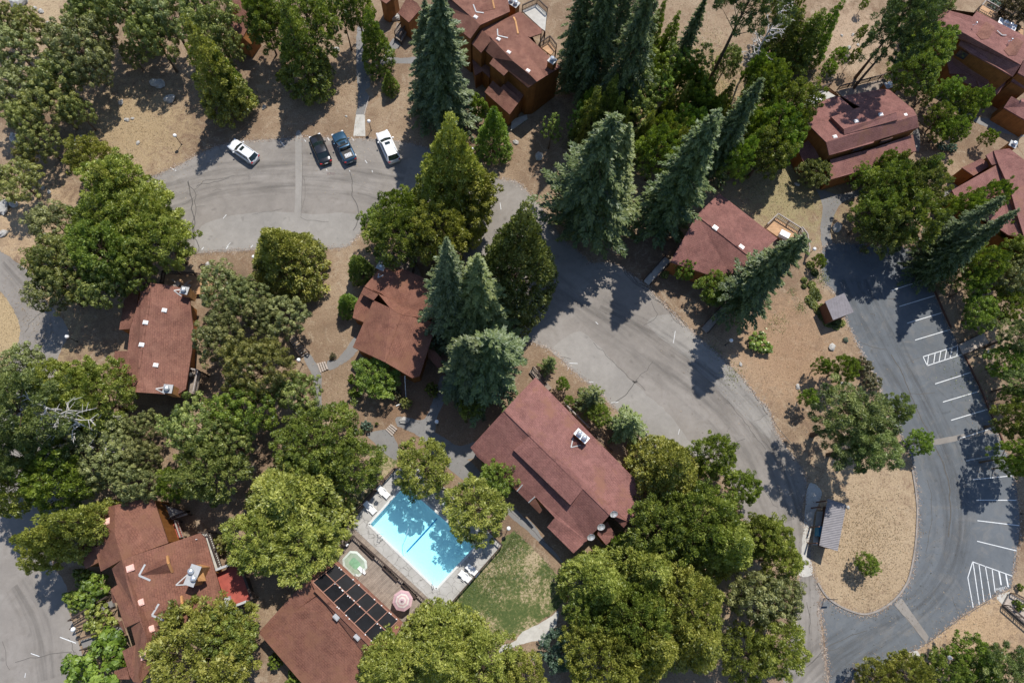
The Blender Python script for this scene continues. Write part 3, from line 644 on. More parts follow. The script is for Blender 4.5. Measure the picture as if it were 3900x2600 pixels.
for k in range(4): proto('oak', k, 10., 4.4, clumps(10, 4.4, 51+k, .62, .33, 135, .82, 105, (.25, .18), inner=.2, lob=.2), 'oak', .28, 3)
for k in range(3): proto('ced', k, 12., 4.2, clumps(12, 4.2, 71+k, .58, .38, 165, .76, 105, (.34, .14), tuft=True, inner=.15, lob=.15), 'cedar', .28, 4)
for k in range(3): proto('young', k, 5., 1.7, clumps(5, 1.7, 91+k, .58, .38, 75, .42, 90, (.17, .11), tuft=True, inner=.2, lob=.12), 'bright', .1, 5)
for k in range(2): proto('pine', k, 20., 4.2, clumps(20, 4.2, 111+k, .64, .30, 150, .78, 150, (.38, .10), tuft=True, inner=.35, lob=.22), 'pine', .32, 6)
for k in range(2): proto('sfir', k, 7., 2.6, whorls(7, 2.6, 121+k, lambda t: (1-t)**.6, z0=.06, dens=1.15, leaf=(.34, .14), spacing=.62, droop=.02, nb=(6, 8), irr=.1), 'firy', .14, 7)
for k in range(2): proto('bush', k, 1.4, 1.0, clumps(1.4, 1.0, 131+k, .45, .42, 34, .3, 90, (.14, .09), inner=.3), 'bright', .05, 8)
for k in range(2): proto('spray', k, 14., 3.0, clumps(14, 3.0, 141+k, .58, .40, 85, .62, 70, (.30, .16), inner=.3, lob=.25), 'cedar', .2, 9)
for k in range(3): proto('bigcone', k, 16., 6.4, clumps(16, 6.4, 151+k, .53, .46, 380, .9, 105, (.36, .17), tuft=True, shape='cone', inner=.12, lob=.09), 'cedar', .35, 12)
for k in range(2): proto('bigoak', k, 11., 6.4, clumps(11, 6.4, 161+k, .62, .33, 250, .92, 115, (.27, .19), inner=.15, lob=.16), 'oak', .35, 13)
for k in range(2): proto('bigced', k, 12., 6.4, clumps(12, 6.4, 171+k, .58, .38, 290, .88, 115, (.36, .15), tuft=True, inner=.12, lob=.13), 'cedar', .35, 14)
NAMES = {'fir': ('fir_tree', 'fir tree'), 'cone': ('cedar_tree', 'conifer'), 'oak': ('oak_tree', 'tree'), 'ced': ('cedar_tree', 'tree'), 'young': ('young_tree', 'young tree'),
         'pine': ('pine_tree', 'pine tree'), 'sfir': ('young_fir_tree', 'young fir'), 'bush': ('bush', 'bush'), 'spray': ('slender_tree', 'tree')}
trd = random.Random(77); TN = [0]
GR = {}
def tree(kind, t, x, y, h, r, mat, label, group=None, base=None):
    """crown seen at (x, y) of tile t: its tip for firs and cones, its middle for the rest; r in overview pixels"""
    nm, ct = NAMES[kind]
    pk = PR['big'+kind if r > 72 and 'big'+kind in PR else 'ced' if kind == 'young' and r > 21 else kind]; H, Rr, cm, tm = pk[int(x+y+h*7) % len(pk)]
    if base: loc = P(t, *base)
    else:
        z = h*(.93 if kind in ('fir', 'cone') else .5 if kind == 'sfir' else .62)
        q = P(t, x, y, z); loc = Vector((q.x, q.y, 0))
    rm = r/TL['v'][2]*(CH-.5*h)/FPX*(1.05 if kind in ('ced', 'cone', 'fir') else .96)/(.95 if loc.y > 20 else 1)
    if loc.y > 20: rm *= 1+(loc.y-20)*.0028
    o = thing(nm, label, ct, loc, group); o.rotation_euler = (trd.gauss(0, .015), trd.gauss(0, .015), trd.uniform(0, 6.28))
    o.scale = (rm/Rr, rm/Rr*trd.uniform(.93, 1.07), h/H)
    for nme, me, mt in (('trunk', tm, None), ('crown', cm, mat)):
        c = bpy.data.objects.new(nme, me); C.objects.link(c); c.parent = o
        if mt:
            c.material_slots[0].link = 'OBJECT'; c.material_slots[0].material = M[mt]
    return o
TREES = []
def trees(t, rows):
    for r in rows: TREES.append((t, r))
# kind, x, y, height, radius (overview px), foliage, label
trees('a1', [
 ('oak', 95, 320, 9, 52, 'oakg', 'grey-green oak at the left edge, second crown down the left margin'),
 ('oak', 20, 130, 8, 34, 'oak', 'small oak crown cut by the left edge near the top left corner'),
 ('oak', 215, 190, 8, 34, 'oaky', 'thin olive oak just below the bare rocky patch at top left'),
 ('oak', 530, 330, 11, 74, 'oakg', 'broad grey-green oak right of the rocky patch at top left'),
 ('oak', 95, 620, 9, 56, 'oakg', 'grey-green oak on the left edge under the broad top left oaks'),
 ('oak', 400, 520, 10, 54, 'oak', 'oak crown just left of the tan clearing, below the broadest top left oak'),
 ('oak', 170, 790, 8, 38, 'oaky', 'yellowish oak at the lower end of the top left grove'),
 ('oak', 350, 690, 9, 50, 'oaky', 'olive-yellow oak bordering the tan clearing on its left'),
 ('oak', 520, 740, 7, 30, 'oak', 'small oak at the left corner of the tan clearing'),
 ('oak', 270, 940, 7, 40, 'oak', 'dark green oak low in the top left grove, above the big yellow-green tree'),
 ('oak', 170, 1030, 5, 22, 'oaky', 'little olive oak left of the dark one at the foot of the top left grove'),
 ('oak', 120, 1200, 7, 50, 'oaky', 'lone olive oak by grey boulders at the left edge above the road fork'),
 ('oak', 620, 50, 10, 46, 'oak', 'dark oak at the top edge left of the half-hidden brown roof'),
 ('oak', 560, 120, 8, 36, 'oak', 'dark oak between the top edge and the broadest top left oak'),
 ('oak', 850, 90, 12, 60, 'oak', 'oak at the top edge covering the left end of the half-hidden brown roof'),
 ('oak', 1110, 100, 12, 56, 'oakg', 'oak at the top edge right above the half-hidden brown roof'),
 ('oak', 1380, 110, 13, 62, 'oak', 'wide oak at the top edge beside the dark roof with the orange wall'),
 ('oak', 1030, 250, 11, 48, 'oak', 'oak covering the right end of the half-hidden brown roof'),
 ('oak', 1440, 300, 10, 48, 'oak', 'oak close left of the dark roof with the orange wall'),
 ('oak', 880, 370, 5, 26, 'oak', 'small oak in the shade at the top of the tan clearing'),
 ('cone', 1225, 160, 18, 60, 'cedary', 'tall olive conifer leaning over the shady slope left of the parked cars'),
 ('cone', 1420, 330, 12, 36, 'cedar', 'conifer on the slope beyond the leftmost parked car'),
 ('ced', 1500, 600, 6, 34, 'oak', 'leafy conifer nearest behind the leftmost parked car'),
 ('ced', 1720, 90, 13, 30, 'bright', 'bright green tree at the top edge right of the orange-walled house'),
 ('ced', 590, 1040, 9, 44, 'cedary', 'top lobe of yellow-green trees left of the upper parking lot'),
 ('cone', 620, 1110, 13, 60, 'cedary', 'pointed yellow-green tree at the upper left of the upper parking lot'),
 ('ced', 780, 1240, 12, 62, 'cedary', 'dense yellow-green tree overhanging the left end of the upper lot'),
 ('ced', 960, 1440, 12, 68, 'cedary', 'wide yellow-green tree over the lower left corner of the upper lot'),
 ('ced', 730, 1500, 12, 66, 'cedar', 'dark green tree in the middle of the clump left of the upper lot'),
 ('oak', 370, 1490, 8, 52, 'oakg', 'pale grey oak left of the yellow-green clump beside the upper lot'),
])
trees('a2', [
 ('ced', 1070, 100, 12, 56, 'cedary', 'yellow-green tree right at the lower left end of the upper lot'),
 ('ced', 700, 180, 13, 66, 'cedar', 'dark tree above the roof of the left lodge'),
 ('oak', 440, 290, 11, 74, 'oak', 'round green oak overhanging the road fork at left'),
 ('oak', 700, 395, 10, 50, 'oak', 'oak touching the upper left corner of the left lodge roof'),
 ('oak', 370, 440, 9, 48, 'oakg', 'lower left lobe oak shading the road fork at left'),
 ('oak', 860, 300, 11, 44, 'cedar', 'dark narrow tree just above the deck of the left lodge'),
 ('oak', 1480, 450, 9, 56, 'oakg', 'grey-green oak right of the upper deck of the left lodge'),
 ('oak', 1650, 500, 9, 44, 'oakg', 'grey oak between the left lodge and the tall cone tree'),
 ('oak', 1460, 760, 10, 52, 'oakg', 'round dull green oak along the right side of the left lodge'),
 ('oak', 1720, 600, 8, 42, 'oakg', 'small grey oak above the footpath stairs, left of the middle lodge'),
 ('oak', 1700, 970, 12, 76, 'oaky', 'big olive oak left of the curving footpath'),
 ('oak', 1620, 1240, 11, 62, 'bright', 'green tree under the big olive oak by the curving footpath'),
 ('oak', 1310, 1350, 12, 66, 'oak', 'oak below the lower end of the left lodge'),
 ('oak', 1500, 1460, 11, 54, 'oak', 'second oak below the left lodge, nearer the pool side'),
 ('ced', 620, 1155, 12, 74, 'cedary', 'wide yellow-green tree over the lower end of the left lodge'),
 ('ced', 400, 1085, 12, 54, 'cedary', 'yellow-green tree left of the lodge by the lower road'),
 ('oak', 130, 1000, 9, 56, 'oakg', 'dark grey-green oak at the left edge below the road fork'),
 ('pine', 180, 1260, 20, 92, 'pine', 'large pine with tufted needles at the left edge'),
 ('ced', 520, 1230, 9, 40, 'cedary', 'small yellow-green tree above the bare white dead tree'),
 ('oak', 640, 1520, 9, 84, 'oakg', 'large soft grey-green oak below the bare dead tree'),
 ('ced', 250, 1400, 9, 46, 'cedar', 'shaded green tree right of the large pine at the left edge'),
 ('oak', 980, 1340, 7, 34, 'oakg', 'small grey oak right beside the bare dead tree'),
 ('oak', 940, 1540, 8, 38, 'oakg', 'oak between the dead tree and the lower left lodge'),
])
trees('a3', [
 ('pine', 80, 60, 17, 50, 'pine', 'shaded pine under the large pine at the left edge'),
 ('ced', 370, 210, 12, 60, 'bright', 'fresh green tree left of the large grey-green oak'),
 ('ced', 80, 260, 11, 56, 'cedary', 'yellow-green tree at the left edge level with the top of the lower left lodge'),
 ('cone', 300, 500, 15, 52, 'cedary', 'yellow-green conifer overhanging the upper left corner of the lower left lodge'),
 ('cone', 110, 590, 15, 52, 'cedary', 'twiggy yellow-green conifer at the left edge over the lower left lot'),
 ('ced', 290, 700, 9, 38, 'cedary', 'yellow-green tree nearest the asphalt of the lower left lot'),
 ('oak', 900, 240, 9, 46, 'oakg', 'grey-green oak at the upper end of the lower left lodge roof'),
 ('ced', 1170, 250, 8, 34, 'bright', 'bright small tree between the lower left lodge and the shady grove'),
 ('ced', 1390, 160, 12, 66, 'oak', 'green tree in the grove above the lower left lodge'),
 ('ced', 1320, 1410, 10, 104, 'cedary', 'very wide pale olive tree over the lower side of the lower left lodge'),
 ('bush', 620, 1480, 5, 62, 'bright', 'large round green shrub at the bottom edge by the lower left lot'),
 ('bush', 545, 870, 2, 20, 'cedar', 'small dark shrub in the bed beside the lower left lodge'),
 ('bush', 600, 950, 2.6, 34, 'bright', 'bigger green shrub above the upper grey ramp'),
 ('bush', 500, 1020, 2.2, 24, 'bright', 'green shrub at the outer end of the upper grey ramp'),
 ('bush', 655, 1150, 2.2, 32, 'cedary', 'olive shrub between the two grey ramps'),
 ('bush', 810, 1400, 2, 15, 'bright', 'little shrub at the wall below the lower grey ramp'),
 ('oak', 1500, 1250, 9, 60, 'cedar', 'shaded tree behind the very wide pale olive tree'),
 ('bush', 1460, 640, 2, 20, 'oaky', 'thin shrub behind the right deck railing of the lower left lodge'),
])
trees('b1', [
 ('cone', 200, 40, 17, 60, 'cedar', 'big dark conifer at the top edge, left one beyond the cars'),
 ('ced', 370, 150, 13, 64, 'cedar', 'big dark tree right half of the pair whose shadow falls behind the cars'),
 ('ced', 120, 150, 12, 50, 'cedar', 'dark tree over the tree shadow uphill of the black car'),
 ('spray', 595, 80, 12, 28, 'bright', 'slender tree with a thin bare trunk left of the upper footpath'),
 ('ced', 690, 30, 12, 36, 'cedar', 'dark tree at the top edge over the upper footpath'),
 ('cone', 770, 70, 12, 38, 'bright', 'bright bushy conifer leaning over the upper footpath'),
 ('cone', 900, 480, 4.6, 20, 'bright', 'small lone young tree on the bare slope right of the footpath'),
 ('fir', 1150, 50, 22, 66, 'firb', 'left of the two big bluish firs right of the upper footpath'),
 ('fir', 1245, 20, 25, 84, 'firb', 'right and larger of the two big bluish firs beside the brown roofs'),
 ('cone', 1270, 830, 23.5, 96, 'cedary', 'tall yellow-green conifer at the right end of the upper lot'),
 ('ced', 1400, 1270, 13, 66, 'cedary', 'lower right side tree of the tall yellow-green conifer'),
 ('cone', 1610, 720, 11, 42, 'bright', 'bright green conifer below the brown-roofed top house'),
 ('oak', 820, 1480, 8, 34, 'bright', 'green tree at the lower right corner of the upper lot'),
 ('ced', 960, 1400, 10, 44, 'bright', 'tree at the foot of the tall yellow-green conifer, left side'),
 ('bush', 190, 500, 2.4, 12, 'cedar', 'small sapling in the tree shadow uphill of the cars'),
 ('bush', 1500, 700, 5, 26, 'bright', 'light green growth at the foot of the right bluish fir'),
])
trees('b2', [
 ('cone', 120, 70, 13, 82, 'cedary', 'wide olive conifer just below the upper lot, left of the middle lodge'),
 ('oak', 210, 620, 7, 52, 'oakg', 'grey-green oak at the head of the footpath stairs'),
 ('cone', 680, 210, 7, 29, 'cedar', 'small dark cone tree left of the middle lodge chimney'),
 ('cone', 610, 480, 5.5, 26, 'bright', 'small round bright tree beside the middle lodge wing'),
 ('ced', 960, 90, 12, 56, 'cedar', 'dark tree above the middle lodge'),
 ('ced', 1230, 60, 14, 60, 'cedary', 'yellow-green tree beyond the middle lodge deck, near the link road'),
 ('fir', 1300, 140, 26, 76, 'firb', 'bluish fir right of the middle lodge roof'),
 ('fir', 1480, 250, 24, 92, 'firy', 'pale fir in the middle of the central fir group'),
 ('fir', 1400, 760, 19, 84, 'fir', 'dark tree at the lower end of the central fir group'),
 ('fir', 1585, 760, 18, 84, 'fir', 'deep green tree between the central firs and the long lodge'),
 ('ced', 1460, 1210, 6, 28, 'cedar', 'shaded tree at the upper left corner of the long lodge'),
 ('young', 830, 1010, 5, 52, 'bright', 'round bright tree in front of the middle lodge'),
 ('bush', 665, 1030, 2, 13, 'bright', 'low bush at the left foot of the round bright tree'),
 ('bush', 675, 1120, 2, 13, 'bright', 'low bush below the round bright tree'),
 ('bush', 600, 1200, 1.2, 9, 'bright', 'tiny bush alone on the bare slope by the curving footpath'),
 ('bush', 825, 1328, .8, 4, 'bright', 'tiny tuft above the short wooden steps'),
 ('bush', 755, 1345, 1.5, 13, 'blue', 'blue-green shrub near the short wooden steps'),
 ('bush', 535, 878, .9, 7, 'rust', 'dry low bush above the three wooden path steps'),
 ('oak', 310, 1130, 8, 50, 'oak', 'oak crowding the curving footpath from the left'),
 ('bush', 1190, 1100, 2, 16, 'cedar', 'dark bush in the shade below the middle lodge'),
 ('ced', 440, 1430, 9, 82, 'cedar', 'large domed green tree above the lawn strip by the pool fence'),
 ('bush', 1020, 1190, 1.5, 14, 'oaky', 'thin olive shrub beside the white pole below the middle lodge'),
 ('bush', 955, 1130, 1.6, 13, 'rust', 'reddish bush right of the round bright tree'),
])
trees('b3', [
 ('ced', 690, 130, 8, 52, 'cedar', 'right lobe tree of the large dome beside the lawn strip'),
 ('ced', 1130, 130, 8.5, 59, 'cedary', 'bright tree hanging over the upper corner of the pool'),
 ('ced', 1475, 420, 8.5, 64, 'cedary', 'bright tree hanging over the right side of the pool'),
 ('cone', 170, 330, 12, 112, 'cedary', 'very wide yellow-green conifer left of the pool house'),
 ('ced', 330, 660, 10, 70, 'cedary', 'yellow-green tree touching the upper corner of the pool house'),
 ('ced', 60, 620, 10, 66, 'cedary', 'yellow-green tree left of the pool house between it and the lower left lodge'),
 ('cone', 850, 1500, 12, 84, 'cedary', 'yellow-green tree covering the right lower roof of the pool house'),
 ('cone', 1250, 1420, 14, 92, 'cedary', 'yellow-green conifer at the bottom edge under the lawn'),
 ('ced', 1540, 1480, 11, 66, 'cedary', 'yellow-green tree at the bottom edge right of the lawn'),
 ('ced', 1270, 1150, 4, 28, 'oak', 'small dark shrub-like tree at the lower corner of the pool deck'),
 ('bush', 150, 1430, 2, 15, 'bright', 'small bright bush at the lower left eave of the pool house'),
 ('bush', 270, 1545, 2, 16, 'bright', 'bright bush at the bottom edge beside the pool house'),
])
trees('c1', [
 ('fir', 0, 0, 30, 66, 'fir', 'tall dark fir at the top edge right of the top house deck', 'dark firs at the top edge', (515, 655)),
 ('fir', 0, 0, 29, 60, 'fir', 'dark fir at the top edge, middle one of the three above the thicket', 'dark firs at the top edge', (650, 490)),
 ('fir', 0, 0, 31, 72, 'fir', 'tall dark fir at the top edge, nearest the pale pine trunk', 'dark firs at the top edge', (700, 800)),
 ('fir', 0, 0, 24, 50, 'fir', 'dark fir close against the right wall of the top house', None, (400, 600)),
 ('pine', 0, 0, 31, 84, 'firy', 'tall pale fir with a thick dark trunk above the thicket', None, (1295, 630)),
 ('fir', 670, 800, 27, 92, 'fir', 'huge fir left of the pair above the central parking lot'),
 ('fir', 830, 880, 24, 84, 'firy', 'yellow-tinged fir leaning on the huge fir above the central lot'),
 ('fir', 1405, 790, 27, 88, 'fir', 'huge dark fir just left of the plain red roof'),
 ('fir', 1650, 560, 22, 62, 'fir', 'dark pointed fir above the plain red roof'),
 ('spray', 860, 470, 13, 40, 'bright', 'young conifer in the thicket, below the dark firs'),
 ('spray', 890, 640, 14, 40, 'cedar', 'dark young conifer in the middle of the thicket'),
 ('spray', 1050, 480, 14, 34, 'bright', 'light young tree in the thicket with a thin grey stem'),
 ('spray', 1160, 440, 11, 28, 'bright', 'light young tree at the upper rim of the thicket'),
 ('spray', 1280, 450, 12, 32, 'bright', 'light young tree left of the thick dark fir trunk'),
 ('cone', 620, 620, 13, 44, 'cedar', 'dark conifer left in the thicket, behind the huge fir'),
 ('cone', 720, 520, 15, 36, 'cedar', 'dark pointed conifer under the top edge firs'),
 ('spray', 470, 800, 8, 24, 'bright', 'light green sapling in the shade right of the top house'),
 ('spray', 300, 850, 8, 24, 'cedar', 'dark sapling in the shade below the top house'),
 ('spray', 860, 800, 12, 36, 'cedar', 'conifer directly above the yellow-tinged fir'),
 ('spray', 1010, 640, 11, 28, 'bright', 'thin sapling by the pale gap in the thicket'),
 ('ced', 1280, 700, 10, 38, 'bright', 'bright tree at the foot of the thick dark fir trunk'),
 ('ced', 1200, 860, 11, 38, 'bright', 'bright tree left of the tip of the huge dark fir'),
 ('ced', 1010, 1000, 12, 46, 'bright', 'bright tree wedged between the huge firs, upper one'),
 ('ced', 1120, 960, 11, 36, 'cedary', 'bright tree beside the tip of the huge dark fir'),
 ('ced', 1530, 1060, 12, 32, 'bright', 'bright tree between the huge dark fir and the dark pointed fir'),
 ('cone', 1030, 20, 11, 24, 'cedar', 'narrow conifer on the slope at the top edge, left one'),
 ('cone', 1130, 110, 10, 26, 'cedar', 'narrow conifer on the bare slope below the top edge'),
 ('cone', 1060, 240, 7, 20, 'bright', 'short conifer at the lower left of the bare slope'),
 ('cone', 960, 130, 12, 28, 'fir', 'narrow dark conifer beside the top edge firs'),
 ('fir', 1300, 10, 18, 34, 'fir', 'dark conifer behind the tall pale fir'),
 ('ced', 1660, 470, 10, 28, 'bright', 'bright tree above the dark pointed fir'),
 ('ced', 1700, 640, 12, 40, 'cedar', 'tree right of the dark pointed fir'),
 ('oak', 1460, 420, 9, 30, 'oak', 'shaded tree right of the thick dark fir trunk'),
 ('bush', 590, 400, 1.2, 7, 'cedary', 'first small yellow shrub on the strip of bare ground right of the top house'),
 ('bush', 590, 495, 1.2, 7, 'cedary', 'lower small yellow shrub on the strip of bare ground right of the top house'),
])
trees('d1', [
 ('ced', 60, 560, 12, 38, 'bright', 'bright tree at the upper right rim of the thicket'),
 ('ced', 215, 680, 12, 50, 'cedar', 'large green tree touching the left side of the deck house'),
 ('ced', 90, 840, 12, 46, 'bright', 'bright green tree left of the deck house'),
 ('ced', 210, 850, 11, 34, 'cedar', 'green tree against the left gable of the deck house'),
 ('ced', 40, 1000, 11, 46, 'cedar', 'dark tree above the plain red roof, right of the pointed fir'),
 ('ced', 150, 960, 10, 38, 'bright', 'tree at the lower left of the deck house'),
 ('cone', 270, 60, 12, 44, 'cedar', 'left dark tree of the dark trio at the top edge, right of centre'),
 ('cone', 390, 90, 12, 46, 'cedar', 'middle dark tree of the dark trio at the top edge'),
 ('cone', 520, 40, 12, 36, 'bright', 'right tree of the dark trio at the top edge'),
 ('ced', 150, 60, 11, 30, 'cedar', 'tree at the top edge beside the grey snag'),
 ('cone', 80, 210, 6, 18, 'bright', 'small tree beside the grey snag'),
 ('cone', 30, 370, 6, 14, 'cedar', 'small conifer at the edge of the bare slope above the deck house'),
 ('cone', 120, 390, 5, 14, 'bright', 'small conifer above the deck house, left of a thin sapling'),
 ('young', 215, 350, 4, 9, 'bright', 'thin sapling on a bare stem by a boulder'),
 ('young', 172, 322, 3, 8, 'bright', 'tiny young tree above the boulder on the bare slope'),
 ('young', 450, 450, 4.5, 18, 'bright', 'lower of two joined young trees above the deck house'),
 ('young', 515, 370, 4.5, 18, 'bright', 'upper of two joined young trees above the deck house'),
 ('young', 615, 375, 5, 11, 'bright', 'lone young tree on a bare stem above the deck house'),
 ('young', 655, 230, 5, 10, 'bright', 'small olive young tree high on the bare slope'),
 ('young', 680, 30, 3, 9, 'bright', 'tiny young tree at the top edge over the bare slope'),
 ('pine', 900, 230, 22, 62, 'fir', 'tall shaded pine with a long bare trunk above the deck house'),
 ('pine', 990, 60, 22, 54, 'firb', 'bluish pine crown at the top edge left of the shaded roof'),
 ('ced', 1110, 330, 11, 52, 'cedar', 'leafy tree between the tall pine and the top right house'),
 ('ced', 1010, 470, 10, 46, 'cedar', 'dark leafy tree above the right end of the deck house'),
 ('young', 1255, 600, 6, 30, 'bright', 'tree at the front of the top right house, left one'),
 ('young', 1350, 660, 6, 27, 'bright', 'tree at the front of the top right house, second from left'),
 ('young', 1465, 650, 6, 23, 'bright', 'tree nearest the door of the top right house'),
 ('young', 1370, 760, 5, 20, 'bright', 'small tree below the row before the top right house'),
 ('young', 1200, 770, 6, 28, 'bright', 'tree in the pair right of the deck house, upper one'),
 ('young', 1290, 860, 6, 27, 'bright', 'tree in the pair right of the deck house, lower one'),
 ('young', 1200, 860, 5, 24, 'bright', 'tree close to the right gable of the deck house'),
 ('young', 1100, 620, 5, 20, 'cedar', 'dull tree over the path to the top right house'),
 ('young', 1510, 910, 4, 17, 'bright', 'small lone tree on the slope between the right hand houses'),
 ('bush', 1200, 970, 1.1, 13, 'blue', 'low blue-green shrub below the pair of trees, left one'),
 ('bush', 1270, 975, 1.1, 12, 'blue', 'low blue-green shrub below the pair of trees, right one'),
 ('bush', 260, 400, .7, 16, 'oakg', 'low grey ground shrub on the bare slope above the deck house'),
 ('young', 360, 1140, 5, 34, 'oak', 'round bluish tree at the lower left corner of the deck house'),
 ('young', 652, 1150, 4.6, 25, 'bright', 'small round tree before the lower roof of the deck house'),
 ('cone', 980, 1030, 9, 34, 'cedar', 'dark tree at the lower right corner of the deck house'),
 ('ced', 850, 1090, 7, 26, 'bright', 'small dark tree under the lower roof of the deck house'),
 ('cone', 1170, 1060, 13, 46, 'cedar', 'pointed tree at the right end of the tree clump below the deck house'),
 ('ced', 860, 1240, 12, 50, 'cedar', 'tree on the left in the clump below the deck house'),
 ('ced', 1060, 1260, 13, 56, 'oak', 'central tree in the clump below the deck house'),
 ('ced', 760, 1400, 11, 44, 'cedar', 'tree beside the forked path, lower left in the clump'),
 ('ced', 990, 1450, 13, 60, 'cedar', 'tree hanging over the top end of the marked parking lot'),
 ('ced', 850, 1520, 11, 48, 'oak', 'tree at the top left corner of the marked parking lot'),
 ('fir', 1590, 1330, 17, 36, 'firb', 'upper of the slanting bluish firs in front of the right house'),
 ('fir', 1680, 1420, 19, 44, 'firb', 'lower of the slanting bluish firs in front of the right house'),
 ('ced', 1350, 1380, 10, 32, 'bright', 'bright tree at the near corner of the right house'),
 ('ced', 1530, 1310, 10, 30, 'bright', 'bright tree behind the slanting bluish firs'),
 ('ced', 1690, 70, 8, 36, 'rust', 'rusty dark tree at the top right corner'),
 ('bush', 1560, 20, 1.3, 16, 'blue', 'blue-green bush at the top edge beyond the top right house'),
 ('oak', 1160, 40, 9, 34, 'oak', 'dark tree at the top edge touching the shaded roof'),
])
trees('d2', [
 ('fir', 1560, 30, 16, 46, 'fir', 'dark fir right of the top corner of the marked lot'),
 ('ced', 1300, 170, 10, 40, 'cedar', 'shaded tree beside the top corner of the marked lot'),
 ('young', 1130, 75, 4, 15, 'bright', 'small bright tree above the top corner of the marked lot'),
 ('young', 1150, 155, 4, 15, 'bright', 'small bright tree just beside the top right corner of the marked lot'),
 ('ced', 1480, 280, 10, 38, 'bright', 'bright tree on the slope right of the marked lot'),
 ('ced', 1420, 400, 8, 30, 'bright', 'bright tree with a bent stem right of the third parking line'),
 ('oak', 1670, 190, 8, 34, 'cedar', 'leafy tree below the right house wall'),
 ('oak', 1690, 360, 9, 46, 'oakg', 'grey-green tree at the right edge beside the marked lot'),
 ('ced', 1460, 590, 6, 36, 'bright', 'bright tree above the wooden stairs of the marked lot'),
 ('ced', 1640, 540, 7, 38, 'bright', 'tree behind the bright one above the wooden stairs'),
 ('pine', 1690, 740, 9, 46, 'pine', 'loose-needled pine at the right edge beside the wooden stairs'),
 ('ced', 1630, 920, 6, 36, 'bright', 'bright tree below the wooden stairs'),
 ('pine', 1720, 1060, 8, 40, 'pine', 'pine at the right edge below the wooden stairs'),
 ('oak', 1670, 1140, 6, 26, 'bright', 'small tree right of the lot below the pine'),
 ('ced', 1700, 1300, 9, 40, 'cedar', 'dark tree at the right edge level with the lone round lot tree'),
 ('ced', 1720, 1540, 11, 34, 'bright', 'bright tree at the right edge near the pale trench patch'),
 ('young', 380, 250, 3, 16, 'bright', 'small bright round tree by the juniper strip'),
 ('fir', 275, 85, 23, 84, 'fir', 'tall fir at the lower right of the plain red roof'),
 ('bush', 690, 940, 1.8, 20, 'rust', 'upper half of the rusty brown shrub at the lot edge'),
 ('bush', 740, 1050, 1.8, 22, 'rust', 'lower half of the rusty brown shrub at the lot edge'),
 ('young', 550, 960, 7, 30, 'bright', 'upper crown of the thin trees in the bare middle strip'),
 ('young', 400, 950, 5, 18, 'bright', 'left tuft of the thin trees in the bare middle strip'),
 ('young', 310, 1150, 5, 20, 'bright', 'lower crown of the thin trees in the bare middle strip'),
 ('pine', 590, 1320, 15, 84, 'pine', 'big tufted pine between the two lots, upper part of the clump'),
 ('pine', 690, 1470, 14, 64, 'pine', 'big tufted pine between the two lots, lower part of the clump'),
 ('pine', 850, 1240, 12, 36, 'pine', 'pine branch tree reaching toward the marked lot'),
 ('young', 1050, 1455, 4.5, 30, 'bright', 'small round bright tree standing in the drive of the marked lot'),
 ('bush', 560, 770, .5, 6, 'blue', 'tiny grey-green tuft near the round boulder'),
 ('bush', 1640, 20, 6, 22, 'cedar', 'small dark tree at the corner of the right house'),
])
trees('c2', [
 ('cone', 105, -75, 26, 100, 'firy', 'big olive conifer on the right of the central fir group'),
 ('young', 1190, 300, 4.5, 24, 'bright', 'small round tree in front of the plain red roof, left one'),
 ('young', 1390, 420, 5.5, 40, 'bright', 'larger round tree in front of the plain red roof'),
 ('bush', 1680, 790, 1.7, 27, 'bright', 'rose bush with pale yellow blooms on the bare middle strip'),
 ('sfir', 285, 930, 5, 24, 'firy', 'small light fir by the upper corner of the long lodge'),
 ('young', 370, 1065, 3.4, 16, 'bright', 'small tree by the steps of the long lodge'),
 ('young', 415, 1175, 2.4, 12, 'bright', 'smallest tree along the long lodge'),
 ('sfir', 565, 1150, 7, 44, 'firy', 'star-branched young fir along the long lodge, upper one'),
 ('young', 610, 1265, 4.5, 28, 'bright', 'bright tree between the two star-branched young firs'),
 ('sfir', 800, 1330, 8, 56, 'firy', 'star-branched young fir along the long lodge, large lower one'),
 ('bush', 1050, 340, 1, 10, 'oak', 'dark bush beside the footbridge before the plain red roof'),
])
trees('g', [('young', 305, 900, 5, 44, 'bright', 'round bluish-green tree at the left eave of the long lodge'),
            ('young', 1180, 1400, 4, 16, 'bright', 'small tree at the lower right corner of the long lodge')])
